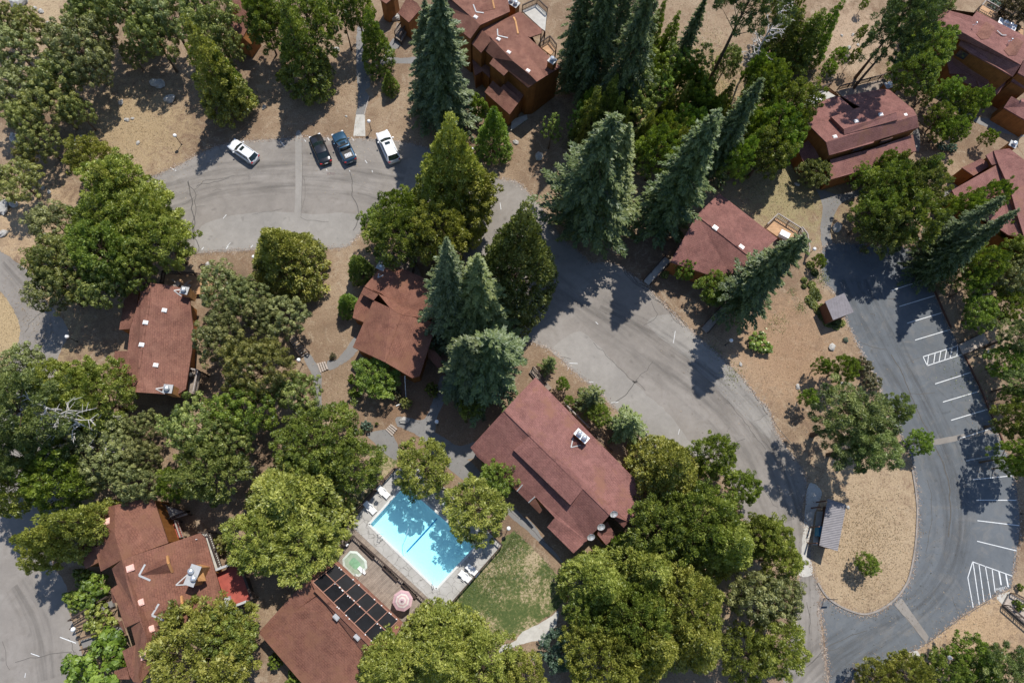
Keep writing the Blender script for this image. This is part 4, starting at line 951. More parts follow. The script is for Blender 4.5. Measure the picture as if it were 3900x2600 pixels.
trees('c3', [
 ('ced', 1390, 60, 8, 46, 'bright', 'dark bright-edged tree at the lower end of the central lot'),
 ('ced', 1570, 270, 7, 36, 'bright', 'green tree at the kink of the drive below the central lot'),
 ('cone', 1180, 130, 13, 88, 'cedary', 'large yellow-green conifer at the right end of the long lodge'),
 ('ced', 1020, 520, 11, 66, 'cedar', 'green tree below the right end of the long lodge, left one'),
 ('ced', 1270, 500, 12, 82, 'cedar', 'green tree below the right end of the long lodge, right one'),
 ('cone', 1600, 640, 14, 84, 'cedary', 'pale yellow conifer left of the small roofed shelter'),
 ('cone', 1010, 830, 13, 86, 'cedary', 'yellow-green tree below the long lodge path, middle one'),
 ('cone', 700, 960, 14, 78, 'cedary', 'yellow-green tree at the right end of the lawn'),
 ('ced', 840, 1130, 13, 74, 'cedar', 'green tree deep in the lower right woods, beside the lawn'),
 ('ced', 1200, 1050, 12, 66, 'cedary', 'yellow-green tree in the centre of the lower right woods'),
 ('ced', 560, 1100, 10, 50, 'cedar', 'tree at the lower right corner of the lawn'),
 ('ced', 380, 1350, 5, 40, 'blue', 'bluish young tree by the junction of the pale path'),
 ('ced', 660, 1420, 13, 76, 'cedary', 'bright tree at the bottom edge right of the bluish young tree'),
 ('cone', 1040, 1390, 15, 92, 'cedary', 'pale green tree at the bottom edge in the middle of the lower right woods'),
 ('cone', 1370, 1360, 14, 72, 'cedary', 'yellow-green tree at the bottom edge left of the last road bend'),
 ('oak', 1660, 1010, 10, 62, 'oakg', 'grey-green oak in the lower right woods near the road'),
 ('ced', 1590, 1380, 10, 54, 'cedar', 'tree at the bottom edge beside the road'),
 ('ced', 1690, 560, 9, 36, 'cedar', 'tree right behind the pale yellow conifer'),
 ('bush', 780, 640, 2, 12, 'bright', 'small bush in the shade at the right end of the long lodge'),
 ('ced', 100, 1530, 9, 50, 'cedary', 'tree at the bottom edge left of the pale path junction'),
])
trees('d3', [
 ('ced', 40, 600, 10, 46, 'cedary', 'yellow tree leaning over the road left of the small roofed shelter'),
 ('ced', 120, 760, 9, 40, 'cedary', 'green-yellow tree at the road bend left of the shelter'),
 ('oak', 110, 990, 9, 46, 'oakg', 'grey-green oak leaning over the road at lower right'),
 ('ced', 110, 1350, 10, 54, 'cedary', 'yellow-green tree at the road near the bottom edge'),
 ('young', 705, 780, 4, 25, 'bright', 'single small round tree on the dry grass island'),
 ('ced', 780, 1530, 8, 34, 'cedary', 'tree at the bottom edge below the dark drive, left one'),
 ('ced', 980, 1510, 9, 40, 'cedary', 'tree at the bottom edge below the dark drive, middle one'),
 ('ced', 1230, 1520, 9, 44, 'cedar', 'tree at the bottom edge below the arm lamp'),
 ('ced', 1440, 1420, 9, 44, 'bright', 'bright tree above the bottom edge right of the arm lamp'),
 ('pine', 1620, 1490, 12, 60, 'pine', 'pine in the bottom right corner'),
 ('ced', 1710, 120, 7, 24, 'bright', 'bright tree at the right edge beside the upper hatched stalls'),
 ('bush', 1720, 930, 1, 8, 'bright', 'small bush beside the lower footbridge'),
 ('bush', 1720, 1060, 1.6, 12, 'bright', 'light fern-like bush over the lower footbridge'),
])
for t, r in TREES:
    kind, x, y, h, rad, mat, lab = r[:7]
    grp = r[7] if len(r) > 7 else None; base = r[8] if len(r) > 8 else None
    tree(kind, t, x, y, h, rad, mat, lab, grp, base)
tree('fir', 'd3', 0, 0, 21, 46, 'fir', 'fir standing just past the right edge whose pointed shadow falls on the upper stalls', None, (1800, 60))
for k, (x, y, h_, r_) in enumerate(((560, 700, 9, 26), (800, 720, 12, 32), (960, 760, 11, 30), (930, 540, 12, 28), (1100, 620, 10, 28), (1180, 560, 11, 26), (1220, 520, 10, 26), (1360, 560, 9, 28), (1400, 500, 10, 26), (1330, 760, 10, 30), (1130, 780, 10, 30), (1560, 660, 11, 30), (1600, 820, 11, 30), (1500, 560, 9, 26),
        (1440, 640, 9, 28), (1040, 860, 10, 30), (1700, 860, 11, 32), (540, 800, 9, 24), (1260, 620, 9, 26), (760, 640, 13, 30))):
    tree('cone' if k % 3 else 'ced', 'c1', x, y, h_, r_, ('bright', 'cedar', 'cedary')[k % 3], 'young green conifer standing shoulder to shoulder with others in the thicket above the huge firs', 'young conifers of the thicket')
g = np.random.default_rng(9); q0 = PL('b3', [(1180, 1180), (1650, 640), (1700, 580)]); cc = []
for k in range(9000):
    u, w_ = g.uniform(0, 1), g.uniform(0, 1); a_ = P('c3', 60+350*u, 560+330*u); b_ = P('b3', 1660-640*u, 690+740*u); p_ = a_.lerp(b_, w_**.9)
    s_ = math.sin(p_.x*.9)+math.sin(p_.y*1.3+1)+math.sin((p_.x+p_.y)*.5)
    if s_+g.normal(0, .9) > -.2: cc.append((p_.x+g.normal(0, .12), p_.y+g.normal(0, .12), g.uniform(.01, .05)))
c = np.array(cc); N = len(c)
me = quads('lawn_tufts', c, g.normal(size=(N, 3)), g.normal(0, .5, (N, 3))+np.array([0, 0, .9]), .17*g.uniform(.5, 1.5, N), .07, g.uniform(.1, .9, N), M['turf'])
o = bpy.data.objects.new('lawn_tufts', me); C.objects.link(o); o['kind'] = 'stuff'; tag(o, 'short tufts of green turf on the pool lawn', 'grass')
# litter of leaves and twigs gathered under every tree
g = np.random.default_rng(21); cc = []
for o_ in [o for o in C.objects if o.parent is None and o.name.split('.')[0] in ('oak_tree', 'cedar_tree', 'fir_tree', 'pine_tree')]:
    rr = 4.5*max(.5, o_.scale[0]); m = int(34*rr); th = g.uniform(0, 6.28, m); s_ = np.abs(g.normal(0, .55, m))*rr
    cc.append(np.stack([o_.location.x+s_*np.cos(th), o_.location.y+s_*np.sin(th), g.uniform(.02, .06, m)], 1))
c = np.concatenate(cc); N = len(c); M['litter'] = leafmat('fallen_leaves', (.07, .04, .022), (.20, .125, .07), (.42, .32, .20), .05)
me = quads('fallen_leaves', c, g.normal(size=(N, 3)), g.normal(0, .2, (N, 3))+np.array([0, 0, 1.]), .2*g.uniform(.4, 1.4, N), .07, g.uniform(0, 1, N), M['litter'])
o = bpy.data.objects.new('fallen_leaves', me); C.objects.link(o); o['kind'] = 'stuff'; tag(o, 'brown fallen leaves and twigs under the trees', 'litter')
# bare dead trees
def snag(loc, H, seed, label, spread=.5, tilt=(0, 0), n=26):
    rd = random.Random(seed); t = thing('dead_tree', label, 'dead tree', loc)
    b = MB(); top = Vector((tilt[0], tilt[1], H)); L = Vector(loc)
    rings(b, [L, L+top*.5, L+top], [.16, .1, .03], 7)
    b.build('trunk', M['barkg'], t); b = MB()
    for k in range(n):
        f = rd.uniform(.25, .98); a = L+top*f; th = rd.uniform(0, 6.28); ln = H*spread*(1-.6*f)*rd.uniform(.5, 1)
        d = Vector((math.cos(th), math.sin(th), rd.uniform(.05, .6))); m1 = a+d*ln*.5+Vector((rd.gauss(0, .15), rd.gauss(0, .15), 0)); e = a+d*ln+Vector((rd.gauss(0, .3), rd.gauss(0, .3), 0))
        rings(b, [a, m1, e], [.10, .06, .025], 5)
        for q in range(4):
            g0 = a.lerp(e, rd.uniform(.3, .95)); th2 = th+rd.uniform(-1.2, 1.2); b.tube(g0, g0+Vector((math.cos(th2), math.sin(th2), rd.uniform(-.1, .5)))*ln*.35, .04, .015, 4, False)
    b.build('branches', M['barkg'], t)
snag(P('a2', 960, 1540), 15, 3, 'bare silvery dead tree above the grey-green oak at left', .36, (-4.0, 3.4), 34)
snag(P('c1', 1530, 570), 20, 5, 'thin grey snag on the slope right of the tall pale fir', .16, (.6, .6), 46)
# juniper strip
g = np.random.default_rng(8); cc = []
for (x, y, r) in ((320, 280, 28), (350, 330, 26), (280, 380, 20), (280, 420, 16), (330, 410, 26), (350, 460, 36), (320, 510, 34), (370, 490, 26), (340, 540, 30), (380, 580, 34), (410, 620, 34), (440, 660, 34), (490, 680, 30), (530, 665, 22), (480, 650, 26), (400, 560, 24)):
    q = P('d2', x, y); rr = r*.0187; m = 500; th = g.uniform(0, 6.28, m); s = np.sqrt(g.uniform(0, 1, m))*rr*1.1
    cc.append(np.stack([q.x+s*np.cos(th), q.y+s*np.sin(th), g.uniform(.05, .45, m)*(1-.5*(s/rr/1.1)**2)], 1))
c = np.concatenate(cc); N = len(c)
me = quads('juniper_ground_cover', c, g.normal(size=(N, 3)), g.normal(0, .5, (N, 3))+np.array([0, 0, .8]), .24, .12, .45+g.normal(0, .2, N)+.3*np.sin(c[:, 0]*2)*np.cos(c[:, 1]*2.3), M['oak'])
o = bpy.data.objects.new('juniper_ground_cover', me); C.objects.link(o); o['kind'] = 'stuff'; tag(o, 'low green juniper cover curving round the small metal roofed shed', 'ground cover')
# scattered weeds, litter and stones
def scatter(name, N, mat, zmax, ln, wd, regs, seed, lab, ct):
    g = np.random.default_rng(seed); cc = []
    for (t, x, y, rx, m) in regs:
        q = P(t, x, y); cc.append(np.stack([q.x+g.normal(0, rx, m), q.y+g.normal(0, rx, m), g.uniform(.02, zmax, m)], 1))
    c = np.concatenate(cc); N = len(c)
    me = quads(name, c, g.normal(size=(N, 3)), g.normal(0, .5, (N, 3))+np.array([0, 0, .8]), ln*g.uniform(.5, 1.3, N), wd, g.uniform(.2, .9, N), mat)
    o = bpy.data.objects.new(name, me); C.objects.link(o); o['kind'] = 'stuff'; tag(o, lab, ct)
scatter('weeds', 0, M['oakg'], .12, .2, .08, [('d2', 260, 560, .4, 160), ('d2', 200, 460, .4, 80), ('d2', 90, 670, .8, 120), ('d2', 130, 640, .5, 60), ('d2', 400, 360, .6, 300), ('d1', 240, 370, 1.2, 500), ('d1', 360, 500, .4, 120),
    ('c2', 1500, 1000, .8, 200), ('c2', 1380, 830, .6, 80), ('a1', 220, 1180, 3, 160), ('d1', 150, 1150, 3.5, 1100), ('c1', 420, 930, 1.2, 500), ('c1', 990, 870, 2.5, 1200), ('c1', 1120, 620, 2.5, 1200), ('c1', 1420, 570, 3, 1300), ('c1', 1350, 330, 2, 400), ('d2', 1500, 1000, 3, 700)], 3, 'low green weeds and seedlings on the bare slopes', 'weeds')
scatter('dry_litter', 0, M['rust'], .05, .22, .06, [('c1', 900, 700, 9, 2600), ('a1', 700, 500, 6, 1500), ('b1', 300, 500, 5, 900), ('d3', 700, 650, 4.5, 1200), ('c1', 400, 750, 5, 900), ('b2', 1300, 1200, 4, 600), ('d1', 600, 350, 7, 900), ('c2', 1350, 560, 3, 300), ('a3', 1100, 60, 3, 400)], 4, 'dry leaves and twigs lying on the bare ground', 'litter')
rd = random.Random(12)
def rock(t, x, y, s, lab, grp='grey rocks on the bare slopes'):
    q = P(t, x, y); b = MB(); b.ball((0, 0, 0), 1, 9, 6); d = {}
    out = []
    for p in b.v:
        k = (round(p[0], 3), round(p[1], 3), round(p[2], 3))
        if k not in d: f = rd.uniform(.72, 1.15); d[k] = Vector((p[0]*f*s, p[1]*f*s*.72, p[2]*f*s*.5))
        out.append(d[k])
    rz = rd.uniform(0, 3.1); m = Matrix.Rotation(rz, 3, 'Z'); b.v = [tuple(m @ p+Vector((q.x, q.y, s*.2))) for p in out]
    o = b.build('rock', M['rock'], None, (q.x, q.y, 0)); return tag(o, lab, 'rock', grp)
for r in (('a1', 845, 797, .42, 'larger of two rocks side by side in the tan clearing'), ('a1', 880, 788, .3, 'smaller of two rocks side by side in the tan clearing'), ('a1', 918, 950, .36, 'pointed rock low in the tan clearing'),
          ('a1', 805, 682, .5, 'grey rock at the shady upper edge of the tan clearing'), ('a1', 540, 935, 1.0, 'long grey boulder at the left corner of the tan clearing'), ('a1', 585, 945, .6, 'pale boulder beside the long grey one'),
          ('a1', 100, 920, .9, 'grey boulder under the oaks at the left edge'), ('a1', 328, 1276, .35, 'rock on the bare slope left of the yellow-green clump'), ('a1', 372, 1375, .35, 'lower rock left of the yellow-green clump'),
          ('a1', 288, 1250, .3, 'upper rock left of the yellow-green clump'), ('a1', 30, 1380, 1.1, 'big grey outcrop at the left edge above the road fork'), ('a1', 90, 1355, .7, 'dark rock beside the big outcrop at the left edge'),
          ('a1', 230, 58, .4, 'rock in the middle of the rocky patch at top left'), ('a1', 275, 78, .5, 'flat rock in the rocky patch at top left'), ('a1', 420, 135, .45, 'rock at the right end of the rocky patch'),
          ('a1', 318, 152, .3, 'small rock below the rocky patch at top left'), ('a1', 110, 160, .8, 'pale boulder left in the rocky patch'), ('a1', 130, 25, 1.4, 'broad pale outcrop in the top left corner'), ('a1', 1050, 560, 1.1, 'pale outcrop in the shade between clearing and leaning conifer'),
          ('a1', 1130, 660, .9, 'lower pale outcrop in the shade of the leaning conifer'), ('b1', 560, 340, .7, 'big pale rock beside the slender trunk'), ('b1', 232, 465, .5, 'rock in the tree shadow beyond the cars'), ('b1', 258, 570, .45, 'lower rock in the tree shadow beyond the cars'),
          ('b1', 625, 773, .22, 'small stone left of the concrete ramp'), ('b1', 80, 715, .4, 'rock at the left of the big tree shadow'), ('b1', 955, 120, 1.0, 'long boulder below the porch at the top edge'), ('a2', 1378, 275, .4, 'left stone of a pair above the left lodge deck'), ('a2', 1392, 288, .3, 'right stone of a pair above the left lodge deck'),
          ('a2', 25, 70, .7, 'pale rock at the left edge above the road fork'), ('d2', 467, 822, .62, 'round cracked boulder on the bare middle strip'), ('d2', 240, 1085, .42, 'pale block on the bare strip left of the thin trees'), ('d2', 540, 1065, .35, 'grey stone below the thin trees crown'),
          ('d2', 497, 30, .85, 'white boulder beside the forked path'), ('d1', 198, 390, .6, 'tan boulder at the thin sapling'), ('d1', 580, 320, .45, 'largest stone on the gravelly strip above the deck house'), ('d1', 605, 232, .3, 'stone high on the gravelly strip'),
          ('d1', 545, 322, .3, 'small stone left of the largest on the gravelly strip'), ('d1', 532, 238, .28, 'dark stone left on the gravelly strip'), ('d1', 640, 300, .3, 'right stone on the gravelly strip'), ('d1', 235, 1222, .4, 'stone below the round bluish tree'), ('c2', 1550, 935, .3, 'stone at the right edge of the central lot'),
          ('d3', 572, 402, .3, 'pale block behind the roofed shelter'), ('b2', 1010, 1310, .7, 'dark boulder by the short wooden steps'), ('c1', 215, 1040, .8, 'dark green-grey boulder in the shade below the top house'), ('c1', 60, 945, .5, 'pale stone by the walk below the top house'), ('b2', 1450, 1000, .4, 'stone in the shade')):
    if r[4] == 'stone in the shade': continue
    rock(*r)
scatter('dry_grass', 0, M['straw'], .1, .26, .05, [('d3', 700, 560, 2.9, 2400), ('d3', 680, 880, 2.3, 900), ('a1', 880, 850, 5, 2600), ('a1', 330, 1150, 4, 600), ('a2', 20, 680, 4, 1200), ('d1', 120, 1230, 4, 1500), ('a1', 250, 110, 4, 900), ('d1', 620, 200, 6, 1200), ('d2', 150, 900, 5, 1200), ('b2', 560, 1100, 3, 500), ('d3', 1450, 1230, 2.5, 500), ('b1', 700, 650, 6, 1500), ('c1', 1120, 120, 4, 700)], 6, 'dry straw coloured grass on the open slopes and the island', 'dry grass')
# ------------------------------------------------------------ buildings
class House:
    def __init__(s, t, name, label, cat, base, roofmat='roof', wallmat='siding', group=None):
        s.t = t; s.rm = M[roofmat]; s.wm = M[wallmat]
        q = P(t, *base); s.o = thing(name, label, cat, (q.x, q.y, 0), group); s.r = MB(); s.w = MB(); s.fl = MB(); s.tr = MB()
        s.planes = []
    def plane(s, pts, th=.18, mat=None, name='roof'):
        q = PL(s.t, pts)
        if mat: b = MB(); b.slab(q, th); return b.build(name, M[mat], s.o)
        s.r.slab(q, th); s.planes.append(q)
        return q
    def wall(s, pts, ins=.22, z0=-.05, drop=.12):
        q = PL(s.t, pts); c = sum(q, Vector())/len(q); out = []
        for p in q:
            d = Vector((p.x-c.x, p.y-c.y, 0)); k = 1-ins*1.3/max(d.length, .5)
            out.append(Vector((c.x+d.x*k, c.y+d.y*k, p.z-drop)))
        s.w.walls(out, z0)
    def block(s, pts, ins=.22, th=.18, z0=-.05):
        """one roof plane and the walls that carry it"""
        s.plane(pts, th); s.wall(pts, ins, z0)
    def gable(s, r0, r1, a0, a1, b0, b1, zr, za, zb, ins=.22):
        s.plane([(*r0, zr), (*r1, zr), (*a1, za), (*a0, za)]); s.plane([(*r0, zr), (*r1, zr), (*b1, zb), (*b0, zb)])
        s.wall([(*r0, zr), (*a0, za), (*a1, za), (*r1, zr), (*b1, zb), (*b0, zb)], ins)
        s.ridge((*r0, zr), (*r1, zr))
    def ridge(s, a, b, wd=.22):
        s.fl.beam(P(s.t, *a)+Vector((0, 0, .03)), P(s.t, *b)+Vector((0, 0, .03)), wd, .07)
    def z_at(s, x, y):
        """height of the roof seen at (x, y)"""
        best = None
        c0 = Vector((0, 0, CH)); d = P(s.t, x, y, 0)-c0
        for q in s.planes:
            for t in tessellate_polygon([q]):
                from mathutils.geometry import intersect_ray_tri
                h = intersect_ray_tri(q[t[0]], q[t[1]], q[t[2]], d, c0, True)
                if h is not None and (best is None or h.z > best.z): best = h
        return best if best is not None else P(s.t, x, y, 3)
    def skylight(s, x, y, sz=.6, mat='sky', rz=0.):
        p = s.z_at(x, y); b = MB(); b.box(p+Vector((0, 0, .07)), (sz*1.15, sz*.95, .16), rz); b.box(p+Vector((0, 0, .17)), (sz*.9, sz*.7, .1), rz)
        b.build('skylight', M[mat], s.o)
    def chimney(s, x, y, sx, sy, h, rz=0., caps=1, mat=None, capmat='trim', saddle=None, sadmat=None):
        """x, y where its top is seen"""
        z = s.z_at(x, y).z; p = P(s.t, x, y, z+h); b = MB(); b.box((p.x, p.y, z+h/2-.6), (sx, sy, h+1.2), rz)
        o = b.build('chimney', M[mat] if mat else s.wm, s.o); c = MB(); c.box((p.x, p.y, z+h+.05), (sx*1.12, sy*1.12, .1), rz)
        c.build('chimney_top', M[capmat], o)
        for k in range(caps):
            off = (k-(caps-1)/2)*.75; ax = Vector((math.cos(rz), math.sin(rz), 0))*off; c = MB()
            c.tube((p.x+ax.x, p.y+ax.y, z+h+.1), (p.x+ax.x, p.y+ax.y, z+h+.42), .2, .2, 12)
            c.lathe((p.x+ax.x, p.y+ax.y, z+h+.42), [(.33, 0), (.33, .08), (.22, .2), (.01, .27)], 14)
            c.build('chimney_cap', M['metal'], o)
        if saddle:
            q = [s.z_at(*k) for k in saddle]; c = MB(); up_ = Vector((0, 0, .03)); apex = q[2].copy(); 
            mid = (q[0]+q[1])/2; mid.z = q[2].z+.1
            c.face([q[0]+up_, q[2]+up_, mid]); c.face([q[2]+up_, q[1]+up_, mid]); c.build('saddle', sadmat or s.rm, o)
            c = MB(); c.beam(q[0]+up_*2, q[2]+up_*2, .12, .03); c.beam(q[1]+up_*2, q[2]+up_*2, .12, .03); c.build('flashing', M['trim'], o)
        return o
    def dormer(s, back, front, low0, low1, hz, frontmat='sidlt'):
        """gabled dormer: ridge from back (on the roof) to front, its two eaves end at low0, low1 beneath the front"""
        bk = s.z_at(*back); zf = bk.z+.02; f = P(s.t, *front, zf); l0 = s.z_at(*low0); l1 = s.z_at(*low1)
        b = MB(); u = Vector((0, 0, .04))
        b.slab([bk+u, f+u, l0+u], .1); b.slab([bk+u, l1+u, f+u], .1); o = b.build('dormer', s.rm, s.o)
        c = MB(); k = (bk-f).normalized()*.12; c.face([l0+k, l1+k, f+k-Vector((0, 0, .05))]); c.face([l1+k, l0+k, f+k-Vector((0, 0, .05))])
        d = (f-bk); d.z = 0; d.normalize(); c2 = MB(); c2.beam(l0+d*.08, f+d*.08, .22, .2); c2.beam(l1+d*.08, f+d*.08, .22, .2)
        c.build('dormer_front', M[frontmat], o); c2.build('dormer_trim', M[frontmat], o)
        return o
    def window(s, t, pts, mat='glass', z=None):
        pass
    def win(s, a, b, zlo, zhi, out=.06, frame=True):
        """window on the wall between world points seen at a and b (x,y,z at its sill line)"""
        A = P(s.t, *a); B = P(s.t, *b); d = (B-A); d.z = 0; L = d.length; d.normalize(); nn = Vector((d.y, -d.x, 0))
        if nn.dot(Vector((0, -1, 0))) < 0 and abs(nn.y) > .3: nn = -nn
        c = (A+B)/2; c.z = (zlo+zhi)/2; c += nn*out; rz = math.atan2(d.y, d.x)
        m = MB(); m.box(c, (L+.16, .1, zhi-zlo+.16), rz); f = m.build('window', M['fascia'], s.o)
        m = MB(); m.box(c+nn*.03, (L, .08, zhi-zlo), rz); m.build('pane', M['glass'], f)
    def rail(s, pts, ht=1.05, mat='rail', parent=None, name='railing', z=0., step=.24, tile=None):
        return railing(PL(tile or s.t, pts, z), ht, mat, parent or s.o, name, step)
    def deck(s, pts, z, mat='wood', name='deck', th=.2, tile=None, skirt=True):
        q = PL(tile or s.t, pts, z); b = MB(); b.slab(q, th)
        o = b.build(name, M[mat], s.o)
        if z > .5:
            for p in q: b = MB(); b.box((p.x, p.y, z/2-.1), (.16, .16, z-.2)); b.build('deck_post', M['rail'], s.o)
        return o
    def done(s):
        s.r.build('roof', s.rm, s.o); s.w.build('wall', s.wm, s.o)
        if s.fl.f: s.fl.build('ridge_cap', s.rm, s.o)
def railing(q, ht=1.05, mat='rail', parent=None, name='railing', step=.24, label=None):
    b = MB()
    for A, B in zip(q[:-1], q[1:]):
        d = (B-A); L = d.xy.length
        if L < .05: continue
        U = Vector((0, 0, 1)); b.beam(A+U*ht, B+U*ht, .14, .06); b.beam(A+U*.15, B+U*.15, .06, .08); b.beam(A+U*(ht-.14), B+U*(ht-.14), .05, .08)
        k = max(1, int(L/step))
        for i in range(k+1): p = A.lerp(B, i/k); b.beam(p+U*.12, p+U*(ht-.1), .045, .045)
        k = max(1, round(L/1.8))
        for i in range(k+1): p = A.lerp(B, i/k); b.beam(p, p+U*(ht-.03), .11, .11)
    o = b.build(name, M[mat], parent, None if parent is not None else tuple(q[0]))
    return o

# --- left lodge
h = House('a2', 'lodge', 'long brown-roofed lodge beside the road fork at left, four pale skylights in a zigzag', 'lodge', (1050, 760), 'roof')
zr, zw, ze = 5.6, 4.9, 4.2
h.plane([(1000, 396, zr), (985, 560, zr), (955, 740, zr), (925, 960, zr), (905, 1120, zr), (1030, 1128, 5.3), (1170, 1140, 4.6), (1232, 1100, ze), (1272, 850, ze), (1283, 700, ze), (1250, 440, ze), (1130, 412, 4.9)])
h.plane([(1000, 396, zr), (945, 395, zw+.3), (925, 500, zw+.1), (893, 600, zw), (862, 702, zw), (846, 850, zw), (838, 960, zw), (830, 1110, zw), (905, 1120, zr), (925, 960, zr), (955, 740, zr), (985, 560, zr)])
h.wall([(1000, 396, zr), (945, 395, zw), (893, 600, zw-.1), (846, 850, zw-.1), (830, 1110, zw-.1), (905, 1120, zr-.1), (1170, 1140, 4.4), (1232, 1100, ze-.1), (1272, 850, ze-.1), (1283, 700, ze-.1), (1250, 440, ze-.1)], 1.0)
h.block([(924, 446, 3.6), (842, 455, 3.0), (820, 530, 3.0), (790, 706, 3.0), (860, 700, 3.6), (905, 560, 3.7)], .12)
h.block([(846, 846, 3.8), (762, 848, 3.2), (742, 974, 3.2), (735, 1040, 3.2), (835, 1040, 3.8)], .12)
h.ridge((1000, 396, zr), (985, 560, zr)); h.ridge((985, 560, zr), (955, 740, zr)); h.ridge((955, 740, zr), (925, 960, zr))
for x, y, q in ((1093, 579, 'white'), (968, 660, 'white'), (942, 807, 'white'), (1036, 942, 'sky')): h.skylight(x, y, .5, q, R(-8))
h.chimney(1225, 447, .85, .85, 1.2, R(-12), 1, 'sidlt', saddle=((1205, 440), (1205, 485), (1155, 447)))
h.chimney(1115, 1098, .95, .9, 1.3, R(-5), 1, 'sidlt', saddle=((1095, 1088), (1095, 1130), (1035, 1098)))
h.deck([(1095, 330), (1400, 352), (1420, 470), (1290, 470), (1240, 430), (1090, 415)], .7, 'woodo'); h.rail([(1100, 335), (1400, 357)], 1.0, z=.7); h.rail([(1100, 335), (1085, 410)], 1.0, z=.7)
h.deck([(1258, 975), (1335, 985), (1305, 1130), (1240, 1130)], 2.4, 'wood'); h.rail([(1262, 972), (1332, 986), (1303, 1130)], 1.0, 'railg', z=2.4)
h.done()
# --- middle lodge
h = House('b2', 'lodge', 'brown-roofed lodge half in tree shadow, left of the central firs, chimney at its top corner', 'lodge', (900, 650), 'roofo')
zr, zl, zh = 5.6, 3.7, 4.3
h.plane([(668, 822, zl), (805, 510, 4.6), (918, 562, zr), (985, 600, zr), (880, 920, zr)])
h.plane([(985, 600, zr), (1215, 660, 4.6), (1200, 740, 4.5), (1112, 1012, 4.2), (1062, 1026, 4.4), (880, 920, zr)])
h.wall([(668, 822, zl), (805, 510, 4.6), (985, 600, zr), (1215, 660, 4.6), (1200, 740, 4.5), (1112, 1012, 4.2), (1062, 1026, 4.4), (880, 920, zr)], .35)
h.plane([(745, 420, 4.3), (887, 256, 4.6), (1165, 372, 4.6), (1210, 640, 4.65), (985, 606, 5.65), (918, 566, 5.62), (838, 468, 5.1)])
h.wall([(745, 420, 4.2), (887, 256, 4.5), (1165, 372, 4.5), (1205, 640, 4.5), (985, 600, 5.5), (838, 468, 5)], .3)
h.plane([(742, 424, 4.25), (838, 472, 5.1), (806, 512, 4.9), (722, 466, 4.1)])
h.block([(840, 480, 3.1), (722, 466, 2.9), (682, 545, 2.8), (667, 626, 2.8), (740, 656, 3.1), (806, 512, 3.3)], .12)
h.plane([(1172, 835, 3.2), (1215, 850, 3.1), (1290, 930, 3.0), (1230, 960, 3.0), (1165, 880, 3.2)])
h.chimney(858, 285, .95, .95, 1.5, R(-25), 1, saddle=((842, 335), (872, 345), (835, 362)))
h.skylight(1125, 635, .65, 'white', R(-25)); h.ridge((985, 600, zr), (880, 920, zr))
h.rail([(940, 205), (1090, 270), (1070, 345)], 1.1, z=.8); h.deck([(940, 210), (1090, 275), (1150, 400), (900, 290)], .8)
h.done()
# --- long lodge beside the pool
h = House('g', 'lodge', 'longest plum-red roofed lodge between the pool lawn and the central lot, twin-capped white chimney', 'lodge', (700, 750), 'roofp')
zr, za, zb = 6.0, 3.5, 3.2
h.plane([(335, 415, zr), (1122, 1192, zr), (1262, 1247, 3.9), (1378, 1125, 3.4), (1400, 1020, za), (568, 168, za)], mat='roofl')
h.planes.append(PL('g', [(335, 415, zr), (1122, 1192, zr), (1262, 1247, 3.9), (1400, 1020, za), (568, 168, za)]))
h.plane([(335, 415, zr), (1122, 1192, zr), (1112, 1206, 5.9), (952, 1388, 3.6), (851, 1482, zb), (654, 1286, zb), (712, 1216, 3.7), (572, 1066, 3.7), (515, 1102, zb), (430, 1018, zb), (130, 760, zb), (82, 692, 3.4)])
h.wall([(335, 415, zr), (82, 692, 3.4), (430, 1018, zb+.2), (712, 1216, 3.7), (851, 1482, zb+.1), (952, 1388, 3.5), (1122, 1192, zr-.2), (1262, 1247, 3.8), (1400, 1020, za), (568, 168, za)], .5)
h.plane([(525, 602, zr+.02), (922, 1000, zr+.05), (828, 1122, 5.35), (404, 712, 5.35)], .3)
q = PL('g', [(828, 1122, 5.05), (404, 712, 5.05)]); b = MB(); b.face([q[0]-Vector((0, 0, .9)), q[0], q[1], q[1]-Vector((0, 0, .9))]); b.build('clerestory_wall', M['fascia'], h.o)
h.plane([(1152, 1158, 4.9), (1262, 1247, 3.95), (1226, 1291, 3.5), (1132, 1200, 4.6)])
h.ridge((335, 415, zr), (1122, 1192, zr))
h.plane([(560, 1062, 3.9), (618, 1160, 3.5), (598, 1186, 3.1), (516, 1103, 3.2)], .12, 'roofo', 'porch_roof')
h.plane([(430, 1018, 3.3), (468, 972, 3.75), (440, 935, 3.8), (395, 985, 3.3)], .12, 'roofo', 'porch_roof')
for a, c2 in (((516, 1103, 3.3), (562, 1060, 3.95)), ((430, 1018, 3.4), (470, 970, 3.85))):
    b = MB(); b.beam(P('g', *a), P('g', *c2), .12, .08); b.build('flashing', M['trim'], h.o)
h.block([(1105, 1245, 3.4), (1166, 1350, 2.7), (1096, 1421, 2.5), (1030, 1342, 2.6), (1030, 1290, 3.0)], .12)
h.chimney(912, 607, 1.6, .8, 1.2, R(-43), 2, capmat='white', saddle=((848, 620), (905, 675), (832, 692)))
h.rail([(545, 105), (640, 215)], 1.0, z=.4); h.deck([(560, 85), (650, 205), (690, 250), (640, 280), (520, 130)], .4); h.rail([(775, 370), (960, 555)], 1.0, 'railg', z=.5); h.rail([(1300, 885), (1430, 1015)], 1.0, z=.3)
h.rail([(970, 580), (1130, 720)], 1.0, 'rail', z=.3)
h.done()
